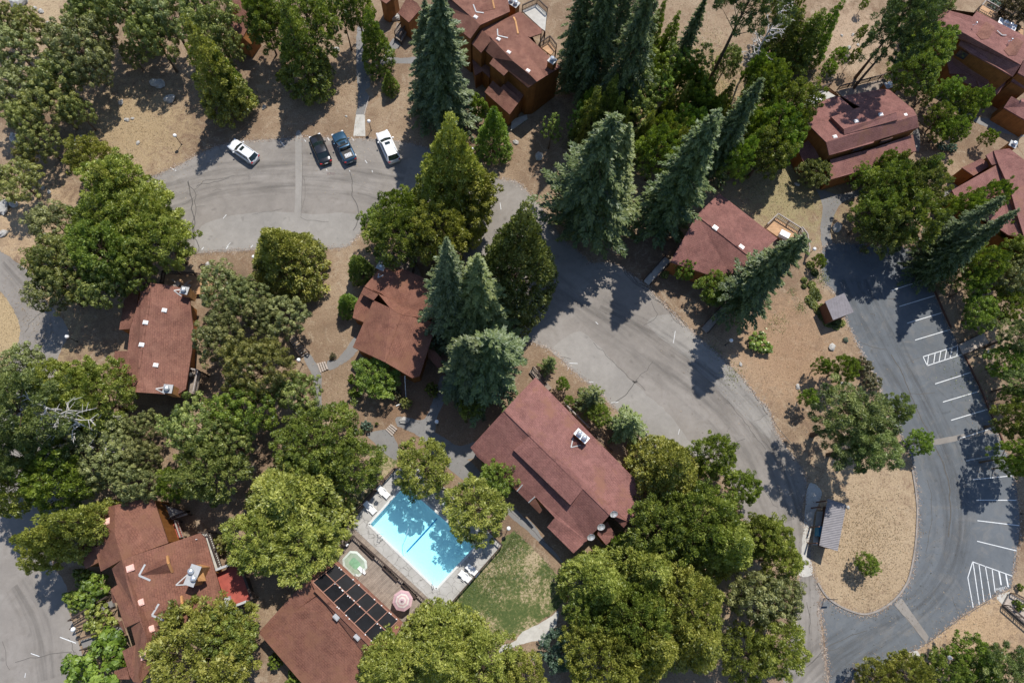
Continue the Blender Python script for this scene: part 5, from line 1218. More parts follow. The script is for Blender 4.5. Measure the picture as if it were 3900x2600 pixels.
for x, y, lab in ((1150, 1185, 'upper satellite dish at the end of the long ridge'), (1055, 1282, 'middle satellite dish on the gable edge of the long lodge'), (980, 1358, 'lower satellite dish on the gable edge of the long lodge')):
    z = 5.4 if y < 1200 else (4.9 if y < 1300 else 4.1)
    p = P('g', x, y, z+.55); t = thing('satellite_dish', lab, 'satellite dish', (p.x, p.y, z-.1), 'satellite dishes on the long lodge'); b = MB()
    b.tube((p.x, p.y, z-.6), (p.x, p.y, z+.5), .035); b.build('mast', M['metal'], t)
    ax = Vector((.1, -.55, .8)).normalized(); m = ax.to_track_quat('Z', 'Y').to_matrix(); b = MB(); c0 = Vector((p.x, p.y, z+.55)); b.lathe((0, 0, 0), [(.01, 0), (.16, .02), (.32, .07), (.45, .15), (.46, .13), (.32, .04), (.01, -.03)], 20)
    b.v = [tuple(m @ Vector((v_[0], v_[1]*.9, v_[2]))+c0) for v_ in b.v]; b.build('dish', M['trim'], t)
    b = MB(); e = c0+m @ Vector((0, .1, .5)); b.tube(c0+m @ Vector((0, .42, .1)), e, .02, .02, 5); b.box(e, (.12, .12, .16)); b.build('receiver', M['metal'], t)
# --- lower left lodge
h = House('i', 'lodge', 'big russet-roofed lodge at lower left with two ridged dormers and a twin-capped chimney', 'lodge', (800, 700), 'roofo')
zr, ze, zw = 6.6, 4.1, 4.9
h.plane([(480, 514, zr), (1148, 288, ze), (1192, 330, ze), (1372, 942, ze), (870, 1102, 5.6), (760, 1180, 5.7), (745, 1420, 5.5), (640, 1568, 5.4), (620, 1500, 5.9), (690, 1180, zr), (622, 1020, zr), (570, 870, zr), (520, 700, zr)])
h.plane([(480, 514, zr), (394, 592, zw), (440, 730, zw), (382, 768, zw-.1), (436, 880, zw), (507, 1098, zw), (655, 1030, 5.7), (622, 1020, zr), (570, 870, zr), (520, 700, zr)])
h.wall([(480, 514, 5.8), (394, 592, zw), (440, 730, zw), (382, 768, zw-.1), (507, 1098, zw), (655, 1030, 5.6), (870, 1102, 5.2), (1372, 942, ze-.1), (1148, 288, ze-.1)], .4)
h.plane([(655, 1032, 5.75), (690, 1180, zr), (620, 1500, 5.9), (640, 1568, 5.3), (580, 1560, 4.5), (546, 1503, 4.4), (595, 1235, 4.5), (556, 1090, 4.6)])
h.wall([(655, 1032, 5.6), (740, 1180, 5.6), (680, 1500, 5.4), (546, 1503, 4.3), (595, 1235, 4.4), (556, 1090, 4.5)], .25)
h.block([(597, 1240, 4.2), (482, 1294, 3.8), (545, 1502, 3.7), (625, 1470, 4.3)], .15)
h.block([(520, 1428, 3.4), (412, 1470, 3.1), (430, 1535, 3.1), (545, 1535, 3.4)], .12)
h.plane([(205, 110, 4.2), (420, 50, 5.8), (745, -20, 4.9), (875, 372, 5.0), (440, 520, 6.1), (480, 518, 5.9), (300, 617, 4.2), (226, 250, 4.2)][:3]+[(875, 372, 5.0), (480, 516, 5.9), (420, 300, 5.9)])
h.plane([(205, 110, 4.2), (420, 50, 5.8), (420, 300, 5.9), (480, 516, 5.9), (300, 617, 4.2), (245, 400, 4.25), (276, 408, 4.3), (225, 250, 4.2)])
h.wall([(205, 110, 4.1), (420, 50, 5.6), (745, -20, 4.7), (875, 372, 4.8), (480, 516, 5.7), (300, 617, 4.1), (225, 250, 4.1)], .3)
h.block([(80, 262, 2.9), (228, 232, 3.5), (276, 540, 3.5), (172, 592, 2.9), (120, 480, 2.9)], .12)
h.dormer((625, 652), (870, 545), (863, 488), (905, 625), 1); h.dormer((736, 992), (988, 886), (983, 830), (1018, 960), 1)
for a, c2, d in (((680, 555), (628, 650), (725, 692)), ((797, 892), (738, 990), (838, 1032))):
    b = MB(); p = [h.z_at(*k)+Vector((0, 0, .05)) for k in (a, c2, d)]; b.beam(p[0], p[1], .2, .04); b.beam(p[1], p[2], .2, .04); b.build('flashing', M['trim'], h.o)
h.chimney(1085, 650, 1.0, 1.9, 2.1, R(-17), 0, saddle=((1050, 635), (1075, 725), (942, 732)), mat='sidlt')
c0 = None
for (x, y) in ((1068, 614), (1092, 676)):
    z = h.z_at(x, y).z+2.15; p = P('i', x, y, z+.2); b = MB(); b.tube((p.x, p.y, z), (p.x, p.y, z+.25), .2, .2, 12); b.lathe((p.x, p.y, z+.25), [(.34, 0), (.34, .07), (.22, .2), (.01, .27)], 14); b.build('chimney_cap', M['metal'], h.o)
b = MB(); p = P('i', 1150, 640, 6.6); b.slab([P('i', 1100, 590, 6.7), P('i', 1160, 582, 5.6), P('i', 1198, 695, 5.6), P('i', 1130, 700, 6.7)], .1); b.build('chimney_lean_to', M['sidlt'], h.o)
for x, y in ((555, 588), (638, 882), (727, 1107), (675, 1335), (355, 190)): h.skylight(x, y, .68, 'skypk', R(20))
for x, y in ((1123, 342), (1020, 1066)): 
    p = h.z_at(x, y); b = MB(); b.tube(p, p+Vector((0, 0, .35)), .05); b.build('vent_pipe', M['white'], h.o)
h.deck([(1285, 640), (1478, 545), (1588, 850), (1368, 942)], 2.2, 'red', 'red_deck')
for a, c2, mt, nm in (((1256, 612, 3.6), (1432, 545, 3.4), 'trim', 'screen_wall'), ((1368, 938, 3.6), (1545, 870, 3.4), 'trim', 'screen_wall'), ((1480, 545, 3.1), (1590, 852, 3.1), 'rail', 'screen_wall')):
    b = MB(); A, B = P('i', *a), P('i', *c2); b.beam(A, B, .25, .08); b.beam(A-Vector((0, 0, .7)), B-Vector((0, 0, .7)), .1, 1.3); b.build(nm, M[mt], h.o)
b = MB(); p = P('i', 1378, 880, 2.5); b.box(p, (.9, 1.1, .5), R(20)); b.build('deck_box', M['trim'], h.o)
h.deck([(1150, 295), (1225, 285), (1330, 580), (1252, 605)], 2.2, 'conc', 'side_deck'); h.rail([(1160, 285), (1235, 280), (1340, 580)], 1.0, 'rail', z=2.2)
h.deck([(760, 30), (1020, 100), (1040, 130), (820, 200)], 1.2, 'conc', 'side_deck'); h.rail([(1050, 110), (820, 205)], 1.0, 'rail', z=1.2); h.rail([(780, 20), (1050, 110)], 1.0, 'rail', z=1.2)
h.deck([(835, 240), (960, 190), (1000, 320), (890, 355)], 1.0, 'red', 'red_deck'); h.rail([(960, 185), (1008, 325)], 1.0, 'railg', z=1.0)
h.plane([(385, 770, 3.6), (420, 740, 3.9), (445, 880, 3.6), (400, 885, 3.2)], .1)
h.plane([(445, 1045, 3.4), (478, 1035, 3.6), (518, 1165, 3.0)], .1)
h.done()
# ramps up to the lower left lodge
for k, (pts, rails, lab) in enumerate((([(225, 925), (395, 865), (410, 915), (240, 980)], (((60, 1030), (385, 825)), ((75, 1100), (430, 925))), 'upper grey entry ramp with dark railings at the lower left lodge'),
                                       ([(125, 1205), (310, 1145), (450, 1085), (490, 1115), (480, 1150), (320, 1215), (150, 1275)], (((135, 1188), (465, 1072)), ((160, 1278), (485, 1152))), 'lower grey entry ramp with dark railings at the lower left lodge'))):
    q = PL('i', pts, .5); t = thing('entry_ramp', lab, 'ramp', (q[0].x, q[0].y, 0), 'entry ramps of the lower left lodge')
    b = MB(); b.slab(q, .45); b.build('ramp_surface', M['paving'], t)
    for a, c2 in rails: railing(PL('i', [a, c2], .5), .95, 'rail', t, 'railing', .3)
# --- pool house
h = House('b3', 'pool_house', 'pool house with black solar panels on the pool side of its russet roof', 'building', (600, 1200), 'roofo')
zr, ze = 5.6, 3.6
h.plane([(415, 945, zr), (372, 868, 5.2), (478, 805, 3.9), (560, 752, ze), (1000, 1165, ze), (930, 1300, 4.7), (905, 1335, 5.0), (815, 1345, zr)])
h.plane([(415, 945, zr), (815, 1345, zr), (905, 1335, 5.0), (800, 1450, 4.6), (640, 1700, ze), (500, 1750, 3.2), (330, 1568, 3.2), (42, 1232, 3.25), (372, 868, 5.2)])
h.wall([(415, 945, 5.4), (372, 868, 5), (560, 752, ze), (1000, 1165, ze), (905, 1335, 4.9), (800, 1450, 4.5), (640, 1700, 3.5), (500, 1750, 3.1), (42, 1235, 3.15)], .5)
h.ridge((415, 945, zr), (815, 1345, zr), .3)
b = MB(); b.slab([P('b3', 870, 1300, 4.9), P('b3', 932, 1300, 4.3), P('b3', 925, 1325, 4.3), P('b3', 850, 1325, 4.9)], .1); b.build('gable_end', M['sidlt'], h.o)
M['solar'] = plain('black_solar_panel', (.006, .006, .008), .6, .5, 1.2, 0, .15)
M['frame'] = plain('copper_brown_frame', (.32, .16, .11), .5)
# grid of panels: two rows of six
c00, c10, c01, c11 = (560, 775), (975, 1150), (400, 900), (812, 1312)
def uvp(u, v_): 
    x = (1-v_)*((1-u)*c00[0]+u*c10[0])+v_*((1-u)*c01[0]+u*c11[0]); y = (1-v_)*((1-u)*c00[1]+u*c10[1])+v_*((1-u)*c01[1]+u*c11[1])
    return x, y
for r_ in range(2):
    for k in range(6):
        u0, u1 = k/6+.006, (k+1)/6-.006; v0, v1 = (.015, .475) if r_ == 0 else (.49, .985)
        q = [h.z_at(*uvp(u, v_))+Vector((0, 0, .16)) for u, v_ in ((u0, v0), (u1, v0), (u1, v1), (u0, v1))]
        b = MB(); b.slab(q, .08); b.build('solar_panel', M['solar'], h.o)
b = MB()
for k in range(7): a, c2 = [h.z_at(*uvp(min(max(k/6, .004), .996), v_))+Vector((0, 0, .12)) for v_ in (.02, .98)]; b.beam(a, c2, .07, .1)
for v_ in (.02, .48, .98): a, c2 = [h.z_at(*uvp(u, v_))+Vector((0, 0, .12)) for u in (.004, .996)]; b.beam(a, c2, .12, .1)
b.build('panel_frame', M['frame'], h.o)
b = MB(); rdp = random.Random(3)
for k in range(26):
    p = h.z_at(*uvp(rdp.uniform(.02, .98), rdp.choice((.02, .48, .5, .97))+rdp.uniform(-.01, .01)))
    b.box(p+Vector((0, 0, .22)), (.13, .1, .05), rdp.uniform(0, 3))
b.build('panel_clips', M['white'], h.o)
for x, y in ((562, 1128), (700, 1260)): h.skylight(x, y, .6, 'trim', R(-43))
h.done()
# --- top house
h = House('e', 'townhouse', 'stepped brown-roofed house with orange walls beside the dark firs at the top edge', 'house', (800, 700), 'roof')
zr, zw, ze = 7.6, 6.2, 6.6
h.plane([(415, 352, 7.2), (545, 466, zr), (660, 570, zr), (800, 735, zr), (1010, 905, zr), (1080, 978, 7.4), (1365, 800, ze), (1120, 572, ze), (965, 430, ze+.1), (1000, 447, ze), (1140, 400, 6.5), (1140, 348, 6.5), (880, 138, 6.7), (740, 208, 7.0)])
h.plane([(545, 466, zr), (660, 570, zr), (800, 735, zr), (1010, 905, zr), (1080, 978, 7.35), (977, 1050, zw), (740, 850, zw), (686, 906, 5.9), (514, 760, 5.9), (560, 692, 6.3), (455, 600, zw)])
h.wall([(455, 600, zw), (560, 692, zw), (514, 760, 5.9), (686, 906, 5.9), (740, 850, zw), (977, 1050, zw), (1080, 978, 7.2), (1365, 800, 6.4), (1120, 572, 6.4), (880, 138, 6.6), (415, 352, 7)], .12)
h.block([(418, 352, 7.5), (552, 466, 7.5), (416, 632, 6.3), (300, 520, 6.3)], .1)
h.plane([(280, 188, 8.4), (405, 300, 8.4), (285, 466, 7.2), (148, 356, 7.2)])
h.plane([(280, 188, 8.4), (405, 300, 8.4), (760, 140, 7.6), (735, 0, 7.6), (560, -160, 7.6), (0, -60, 8.4)])
h.wall([(280, 188, 8.3), (148, 356, 7.1), (285, 466, 7.1), (405, 300, 8.3), (760, 140, 7.5), (735, 0, 7.5), (560, -160, 7.5), (0, -60, 8.2)], .12)
h.plane([(0, -60, 8.0), (280, 188, 8.38), (148, 356, 7.2), (20, 150, 7.0)])
h.block([(555, 965, 3.9), (650, 1050, 3.9), (686, 1005, 4.0), (892, 1186, 4.0), (757, 1370, 3.0), (456, 1100, 3.0)], .12)
h.block([(720, 880, 4.2), (960, 1075, 4.2), (892, 1186, 3.7), (660, 985, 3.7)], .1)
h.block([(420, 640, 3.6), (520, 700, 3.9), (520, 930, 3.2), (430, 850, 3.1), (340, 905, 3.0), (310, 720, 3.2)], .12)
h.dormer((625, 436), (822, 262), (800, 215), (852, 412), 1); h.dormer((355, 150), (540, -15), (520, -60), (570, 112), 1)
for a, c2, d in (((610, 352), (614, 430), (735, 458)), ((322, 60), (355, 148), (446, 160))):
    b = MB(); p = [h.z_at(*k)+Vector((0, 0, .06)) for k in (a, c2, d)]; b.beam(p[0], p[1], .16, .04); b.beam(p[1], p[2], .16, .04); b.build('flashing', M['trim'], h.o)
h.chimney(800, 38, 1.5, 1.0, 2.6, R(-37), 2); h.chimney(1265, 725, .9, .9, 1.4, R(-37), 1)
for x, y in ((350, 212), (622, 476), (745, 632), (975, 852)): h.skylight(x, y, .48, 'sky', R(-35))
h.win((1060, 1130, 3.5), (1100, 1075, 3.5), 3.2, 4.6, .12)
h.win((1068, 1020, 5.), (1110, 975, 5.), 4.9, 5.6, .12)
h.deck([(905, 130), (1080, 50), (1200, 160), (1180, 370), (1140, 345)], 4.2, 'conc', 'balcony'); h.rail([(905, 130), (1080, 50), (1200, 165)], 1.1, z=4.2)
h.deck([(1120, 560), (1230, 490), (1310, 590), (1250, 660)], 4.0, 'woodo', 'balcony'); h.rail([(1120, 560), (1230, 490), (1310, 590)], 1.0, z=4.0)
h.deck([(770, 1560), (780, 1430), (960, 1370), (970, 1420)], .3, 'conc', 'entry_step')
h.done()
# --- deck house
h = House('d1', 'townhouse', 'brown-roofed house with a round white deck table at its upper left', 'house', (650, 850), 'roofl')
zr, ze = 6.6, 5.2
h.plane([(430, 944, zr), (545, 905, zr), (725, 792, zr), (900, 770, zr), (1030, 765, 6.4), (1010, 728, 6.2), (850, 597, ze), (800, 590, ze), (535, 640, 5.4), (655, 712, 5.9), (610, 722, 5.8), (508, 632, ze), (316, 698, ze), (300, 815, 5.6)], mat='roofp')
h.planes.append(PL('d1', [(430, 944, zr), (1032, 765, 6.4), (850, 597, ze), (508, 632, ze), (316, 698, ze), (300, 815, 5.6)]))
h.plane([(430, 944, zr), (545, 905, zr), (725, 792, zr), (900, 770, zr), (1032, 765, 6.4), (1046, 845, ze), (750, 935, ze), (742, 948, ze), (450, 1030, ze)])
h.wall([(430, 944, 6.3), (450, 1030, ze), (742, 945, ze), (1046, 845, ze), (1032, 765, 6.2), (850, 597, 5), (508, 632, 5), (316, 698, 5), (300, 815, 5.4)], .15)
h.plane([(463, 776, 6.5), (652, 716, 6.7), (895, 746, 7.25), (730, 797, 7.2), (545, 857, 7.2)], .9, 'roofp', 'raised_roof')
h.planes.append(PL('d1', [(463, 776, 6.5), (652, 716, 6.7), (895, 746, 7.25), (545, 857, 7.2)]))
h.plane([(895, 747, 7.2), (730, 797, 7.18), (547, 858, 7.18), (549, 893, 6.7), (905, 795, 6.75)], .7)
h.block([(456, 1060, 3.9), (735, 985, 3.9), (1005, 893, 3.9), (1028, 1000, 3.1), (740, 1092, 3.1), (730, 1116, 3.1), (455, 1192, 3.1)], .12)
h.block([(325, 922, 3.6), (388, 1050, 3.6), (286, 1090, 2.8), (236, 978, 2.8)], .12)
for x, y in ((485, 910), (627, 807), (790, 763), (952, 767)): h.skylight(x, y, .5, 'sky', R(15))
h.chimney(842, 568, .9, .9, 1.3, R(15), 1); 
b = MB(); b.slab([P('d1', 450, 580, 5.6), P('d1', 512, 630, 5.6), P('d1', 505, 640, 4.2), P('d1', 440, 600, 4.2)], .14); b.build('parapet', h.wm, h.o)
h.deck([(295, 640), (440, 590), (508, 632), (316, 700), (300, 760)], 3.0, 'conc', 'balcony'); h.rail([(295, 640), (445, 578)], 1., 'rail', z=3.0)
h.win((318, 880, 4), (340, 905, 4), 3.9, 4.7, .1); h.win((362, 925, 4), (382, 950, 4), 3.7, 4.6, .1); h.win((600, 1000, 4.3), (660, 985, 4.3), 4.25, 4.9, .1); h.win((780, 945, 4.3), (850, 925, 4.3), 4.25, 4.8, .1)
h.rail([(500, 600), (840, 510)], 1., 'rail', z=3.0); h.deck([(500, 605), (820, 520), (850, 590), (535, 640)], 3.0, 'wood', 'balcony')
h.done()
p = P('d1', 357, 668, 3.75); t = thing('deck_table', 'round white table on the upper left deck of the deck house', 'table', (p.x, p.y, 3.02)); b = MB()
b.tube((p.x, p.y, 3.72), (p.x, p.y, 3.78), .95, .95, 24); b.build('tabletop', M['white'], t); b = MB(); b.tube((p.x, p.y, 3.04), (p.x, p.y, 3.72), .06); b.tube((p.x, p.y, 3.03), (p.x, p.y, 3.07), .3); b.build('pedestal', M['metal'], t)
# --- top right house
h = House('f', 'townhouse', 'large plum-roofed house in the top right corner with a railed rear deck', 'house', (800, 500), 'roofl')
zr, ze, zw = 7.6, 6.6, 6.3
h.plane([(345, 290, zr), (560, 405, zr), (710, 490, zr), (1062, 690, zr), (1215, 776, zr), (1330, 560, ze+.2), (1360, 480, ze), (690, 138, ze), (640, 200, ze+.2), (110, 60, ze), (90, 272, 7.2), (300, 362, 7.5)], mat='roofp')
h.planes.append(PL('f', [(345, 290, zr), (1215, 776, zr), (1360, 480, ze), (690, 138, ze)]))
h.plane([(345, 290, zr), (560, 405, zr), (710, 490, zr), (1062, 690, zr), (1215, 776, zr), (1120, 916, zw), (966, 826, zw), (622, 636, 6.1), (474, 530, 6.1), (505, 470, zw), (345, 380, 6.7)])
h.wall([(90, 272, 7), (345, 380, 6.5), (505, 470, zw), (474, 530, 6), (622, 636, 6), (1120, 916, zw), (1215, 776, 7.4), (1360, 480, 6.4), (690, 138, 6.4), (110, 60, 6.4)], .12)
h.block([(410, 470, 5.0), (480, 515, 5.2), (455, 555, 4.8), (400, 520, 4.6)], .08)
h.block([(360, 640, 3.9), (520, 745, 4.0), (830, 940, 4.0), (1050, 985, 4.0), (935, 1130, 3.0), (810, 1050, 3.0), (640, 1040, 3.0), (370, 890, 3.0), (330, 700, 3.3)], .12)
h.block([(1160, 892, 5.6), (1300, 965, 5.6), (1300, 1075, 5.0), (1102, 968, 5.0)], .1)
h.block([(1250, 720, 7.4), (1420, 800, 7.4), (1400, 1000, 6.4), (1180, 868, 6.4)], .1)
h.block([(1104, 1150, 4.0), (1200, 1205, 4.0), (1235, 1175, 4.0), (1420, 1270, 4.0), (1400, 1510, 3.0), (1012, 1286, 3.0)], .1)
for pts in ([(800, 262), (905, 330), (832, 465), (740, 478), (682, 412)], [(1160, 450), (1245, 510), (1160, 660), (1070, 672), (1010, 600)]):
    q = [h.z_at(*k)+Vector((0, 0, .06)) for k in pts]; b = MB(); m_ = sum(q, Vector())/len(q)+Vector((0, 0, .35))
    for i in range(len(q)): b.face([q[i], q[(i+1) % len(q)], m_])
    b.build('low_dormer', M['roof'], h.o)
h.plane([(370, 880, 3.3), (460, 885, 3.5), (560, 895, 3.3), (540, 915, 3.0), (375, 890, 3.05)], .12, 'roofp', 'porch_roof')
h.plane([(690, 975, 3.6), (725, 1010, 3.4), (775, 1105, 3.1), (740, 1090, 3.15)], .12, 'roofp', 'porch_roof')
h.chimney(1050, 300, 2.4, 1.2, 1.3, R(-30), 2, capmat='white', saddle=((930, 370), (1040, 425), (990, 425)))
h.win((450, 640, 4.8), (545, 690, 4.8), 4.6, 5.6, .12); h.win((930, 920, 4.8), (1035, 960, 4.8), 4.6, 5.6, .12)
h.deck([(690, 130), (750, 60), (1250, 330), (1240, 440), (1100, 350)], 3.2, 'woodo', 'rear_deck'); h.rail([(700, 120), (750, 60), (1060, 235), (1110, 190), (1300, 290)], 1.0, 'railg', z=3.6, step=.3)
for x, y in ((630, 310), (1050, 505)):
    p = h.z_at(x+5, y+20); b = MB(); b.tube(p, p+Vector((0, 0, .9)), .03); b.tube(p+Vector((-.3, 0, .5)), p+Vector((.3, .1, .5)), .03); b.ball(p+Vector((0, 0, .95)), .13); b.build('roof_vent', M['metal'], h.o)
h.done()
# --- right house
h = House('d1', 'townhouse', 'brown-roofed house cut by the right edge behind the slanting firs', 'house', (1600, 1200), 'roofl')
zr, ze = 6.0, 4.4
h.plane([(1540, 1000, 5.6), (1600, 990, 5.8), (1645, 985, 5.8), (1742, 1060, 5.8), (1900, 1200, 5.8), (1900, 1480, 6), (1742, 1335, zr), (1652, 1262, zr), (1572, 1088, 5.7)], mat='roofp')
h.planes.append(PL('d1', [(1540, 1000, 5.6), (1645, 985, 5.8), (1900, 1200, 5.8), (1652, 1262, zr)]))
h.plane([(1572, 1088, 5.4), (1652, 1262, zr), (1742, 1440, 5.7), (1720, 1568, 5.2), (1640, 1560, 4.6), (1400, 1400, ze), (1300, 1335, ze), (1264, 1262, ze)])
h.plane([(1652, 1262, 6.05), (1760, 1230, 6.1), (1900, 1300, 6.1), (1900, 1800, 5.4), (1742, 1568, 5.6), (1690, 1400, 5.9)])
h.wall([(1264, 1262, ze), (1572, 1088, 5.3), (1540, 1000, 5.4), (1645, 985, 5.6), (1900, 1200, 5.6), (1900, 1800, 5), (1742, 1700, 5), (1300, 1335, ze)], .12)
h.block([(1458, 1052, 3.8), (1532, 1092, 3.9), (1408, 1166, 3.2), (1330, 1112, 3.1)], .1)
h.plane([(1490, 1030, 5.2), (1540, 1000, 5.5), (1575, 1085, 5.6), (1530, 1095, 5.1)])
h.chimney(1668, 960, .9, .9, 1.4, R(-35), 1); h.done()
h = House('d2', 'townhouse', 'corner of a dark-roofed house at the right edge above the marked lot', 'house', (1700, 80), 'roof')
h.block([(1672, -10, 4.6), (1800, 60, 5.4), (1900, 100, 5.4), (1900, 250, 4.6), (1742, 110, 4.4)], .1); h.plane([(1800, 60, 5.42), (1900, 100, 5.4), (1900, -60, 4.8), (1720, -60, 5.1)]); h.done()
# --- plain red roof
h = House('c2', 'cottage', 'plain red-roofed building under the huge dark fir, two square skylights along its ridge', 'building', (1400, 150), 'roofp')
zr, ze = 5.4, 3.8
h.gable((1262, -55), (1632, 236), (1410, -198), (1797, 100), (1085, 256), (1512, 402), 5.4, ze, ze, .2)
h.skylight(1382, 32, .6, 'sky', R(-40)); h.skylight(1555, 160, .6, 'sky', R(-40))
h.deck([(1710, 28), (1782, -40), (1935, 55), (1870, 140)], .9, 'woodo'); h.rail([(1712, 26), (1782, -42), (1935, 55), (1960, 130)], 1.0, 'railg', z=.9)
b = MB(); p = P('d2', 150, 78, 1.35); b.box(p, (1.3, .8, .7), R(-30)); b.build('deck_chest', M['white'], h.o)
h.done()
# hidden roofs at the top edge
h = House('a1', 'cabin', 'small orange-walled cabin with a shaded dark roof at the top edge left of centre', 'cabin', (1600, 200), 'roof')
h.block([(1550, 110, 4.6), (1600, 60, 5.2), (1668, 140, 4.9), (1610, 250, 4.2), (1500, 190, 4.2)], .08); h.block([(1480, 0, 4.4), (1560, -60, 5), (1690, -20, 5), (1660, 100, 4.6), (1540, 60, 4.2)], .08)
h.plane([(1668, 140, 4.8), (1708, 220, 3.6), (1668, 300, 3.2), (1612, 252, 4.1)], .1, 'siding', 'side_wall'); h.done()
h = House('a1', 'cabin', 'brown roof almost hidden among the oaks at the top left', 'cabin', (930, 180), 'roof')
h.block([(860, 150, 4), (920, 125, 4.4), (1000, 170, 4.4), (1020, 215, 4), (900, 205, 3.6)], .1); h.done()
h = House('b1', 'porch', 'small roofed entry porch with dark stairs at the top edge by the bluish firs', 'porch', (1040, 80), 'roof')
h.block([(1030, -20, 4.4), (1095, 20, 4.4), (1120, 60, 4.2), (1040, 150, 3.5), (968, 88, 3.5)], .1)
h.rail([(1000, 170), (950, 240)], 1.0, z=.8); h.rail([(1025, 190), (985, 265)], 1.0, z=.8); h.deck([(960, 150), (1040, 190), (990, 275), (945, 245)], .7, 'wood', 'stairs'); h.done()
h = House('b1', 'cabin', 'orange wall corner of a cabin at the top edge above the porch', 'cabin', (890, 0), 'roof')
h.block([(855, -80, 4.4), (960, -80, 4.4), (940, -15, 4.0), (890, 25, 3.8), (850, 0, 3.8)], .05); h.done()
# --- sheds
M['tin'] = corrugated('ribbed_metal_roof', (.23, .21, .225), R(12))
M['tin2'] = corrugated('ribbed_metal_roof_b', (.25, .235, .245), R(-80))
h = House('d2', 'shed', 'small square ribbed metal roofed shed beside the marked parking lot', 'shed', (510, 560), 'roof', 'fascia'); h.rm = M['tin']
h.block([(422, 518, 2.5), (550, 462, 2.8), (612, 590, 2.8), (476, 642, 2.5)], .12, .1); h.done()
h = House('d3', 'shelter', 'long ribbed metal roofed shelter at the stone apron of the dry grass island', 'shelter', (450, 520), 'roof', 'fascia'); h.rm = M['tin2']
h.plane([(440, 346, 2.5), (564, 384, 3.1), (506, 692, 3.1), (384, 655, 2.5)], .1)
h.w.walls(PL('d3', [(480, 390, 2.6), (552, 400, 2.9), (502, 676, 2.9), (440, 655, 2.6)]), 0)
b = MB()
for x, y in ((395, 400), (430, 360), (385, 530), (370, 640)): p = P('d3', x, y, 2.45); b.box((p.x, p.y, 1.2), (.14, .14, 2.4))
b.build('shelter_post', M['fascia'], h.o); b = MB(); p = P('d3', 384, 560, .9); b.box((p.x, p.y, .8), (.5, 1.2, 1.0), R(-10)); M['bluep'] = plain('blue_panel', (.03, .2, .36)); b.build('blue_board', M['bluep'], h.o)
b = MB(); b.slab(PL('d3', [(370, 430, .16), (420, 430, .16), (390, 655, .16), (340, 650, .16)]), .15); b.build('shelter_floor', M['conc'], h.o)
h.done()
# ------------------------------------------------------------ pool compound
m, n, l, bs = newmat('crazed_concrete_deck'); v = coord(n)
vo = n.new('ShaderNodeTexVoronoi'); vo.feature = 'DISTANCE_TO_EDGE'; vo.inputs['Scale'].default_value = .95
wn = n.new('ShaderNodeTexNoise'); wn.inputs['Scale'].default_value = .9; wn.inputs['Detail'].default_value = 3; l.new(v, wn.inputs['Vector'])
ad = n.new('ShaderNodeVectorMath'); ad.operation = 'ADD'; l.new(v, ad.inputs[0]); l.new(wn.outputs['Color'], ad.inputs[1]); l.new(ad.outputs[0], vo.inputs['Vector'])
f = noise(n, l, .8, 6, .7, v)
c = ramp(n, l, f, [(.3, (.34, .325, .30)), (.7, (.46, .445, .42))])
c = mix(n, l, ramp(n, l, vo.outputs['Distance'], [(.008, 1.), (.022, 0.)]), c, (.20, .19, .175))
l.new(c, bs.inputs['Base Color']); bs.inputs['Roughness'].default_value = .85; M['pooldeck'] = m
DK = PL('b3', [(650, 517), (950, 150), (1130, 145), (1280, 275), (1600, 598), (1658, 652), (1240, 1128), (1232, 1062)])
DZ = .12; DECK = [Vector((p.x, p.y, DZ)) for p in DK]; POOLT = [Vector((p.x, p.y, DZ)) for p in POOL]
t = P('b3', 1100, 640); pool = thing('swimming_pool', 'rectangular swimming pool with white bottom and blue water in crazed concrete paving', 'swimming pool', (t.x, t.y, 0))
b = MB(); b.tess([DECK, POOLT])
for i in range(len(DECK)):
    a, c2 = DECK[i], DECK[(i+1) % len(DECK)]; b.face([a, a-Vector((0, 0, .2)), c2-Vector((0, 0, .2)), c2])
b.build('paving', M['pooldeck'], pool)
b = MB()
for i in range(4):
    a, c2 = POOLT[i], POOLT[(i+1) % 4]; d = (c2-a).normalized(); b.beam(a+Vector((0, 0, .02)), c2+Vector((0, 0, .02)), .26, .05)
b.build('coping', plain('pale_coping', (.62, .62, .60), .7, .08), pool)
def basin_mat():
    m, n, l, bs = newmat('white_pool_plaster'); v = coord(n)
    f = noise(n, l, 5, 4, .7, v); c = ramp(n, l, f, [(.3, (.90, .93, .94)), (.7, (.96, .97, .97))])
    l.new(c, bs.inputs['Base Color']); bs.inputs['Roughness'].default_value = .7; return m
M['plaster'] = basin_mat(); M['btile'] = plain('blue_tile', (.01, .16, .36), .3, .1)
b = MB(); lo = -1.15
bot = [Vector((p.x, p.y, lo)) for p in POOL]; bot[0].z -= .5; bot[3].z -= .1; bot[1].z -= .2
for i in range(4):
    j = (i+1) % 4; b.face([POOLT[i]-Vector((0, 0, .02)), bot[i], bot[j], POOLT[j]-Vector((0, 0, .02))][::-1])
b.face([bot[0], bot[1], bot[2]]); b.face([bot[0], bot[2], bot[3]])
b.build('basin', M['plaster'], pool)
b = MB()
for i in range(4):
    j = (i+1) % 4; c0 = ctr_pool; k = lambda p: Vector((p.x+(c0.x-p.x)*.006, p.y+(c0.y-p.y)*.006, 0))
    A, B = k(POOL[i]), k(POOL[j]); b.face([A+Vector((0, 0, .1)), A-Vector((0, 0, .22)), B-Vector((0, 0, .22)), B+Vector((0, 0, .1))])
b.build('tile_band', M['btile'], pool)
def wpt(x, y, z): return P('b3', x, y, z)
def onfloor(x, y):
    return P('b3', x, y, -1.12)
b = MB(); A, B = onfloor(1228, 476), onfloor(1026, 697); b.beam(A, B, .13, .05); b.build('lane_line', M['btile'], pool)
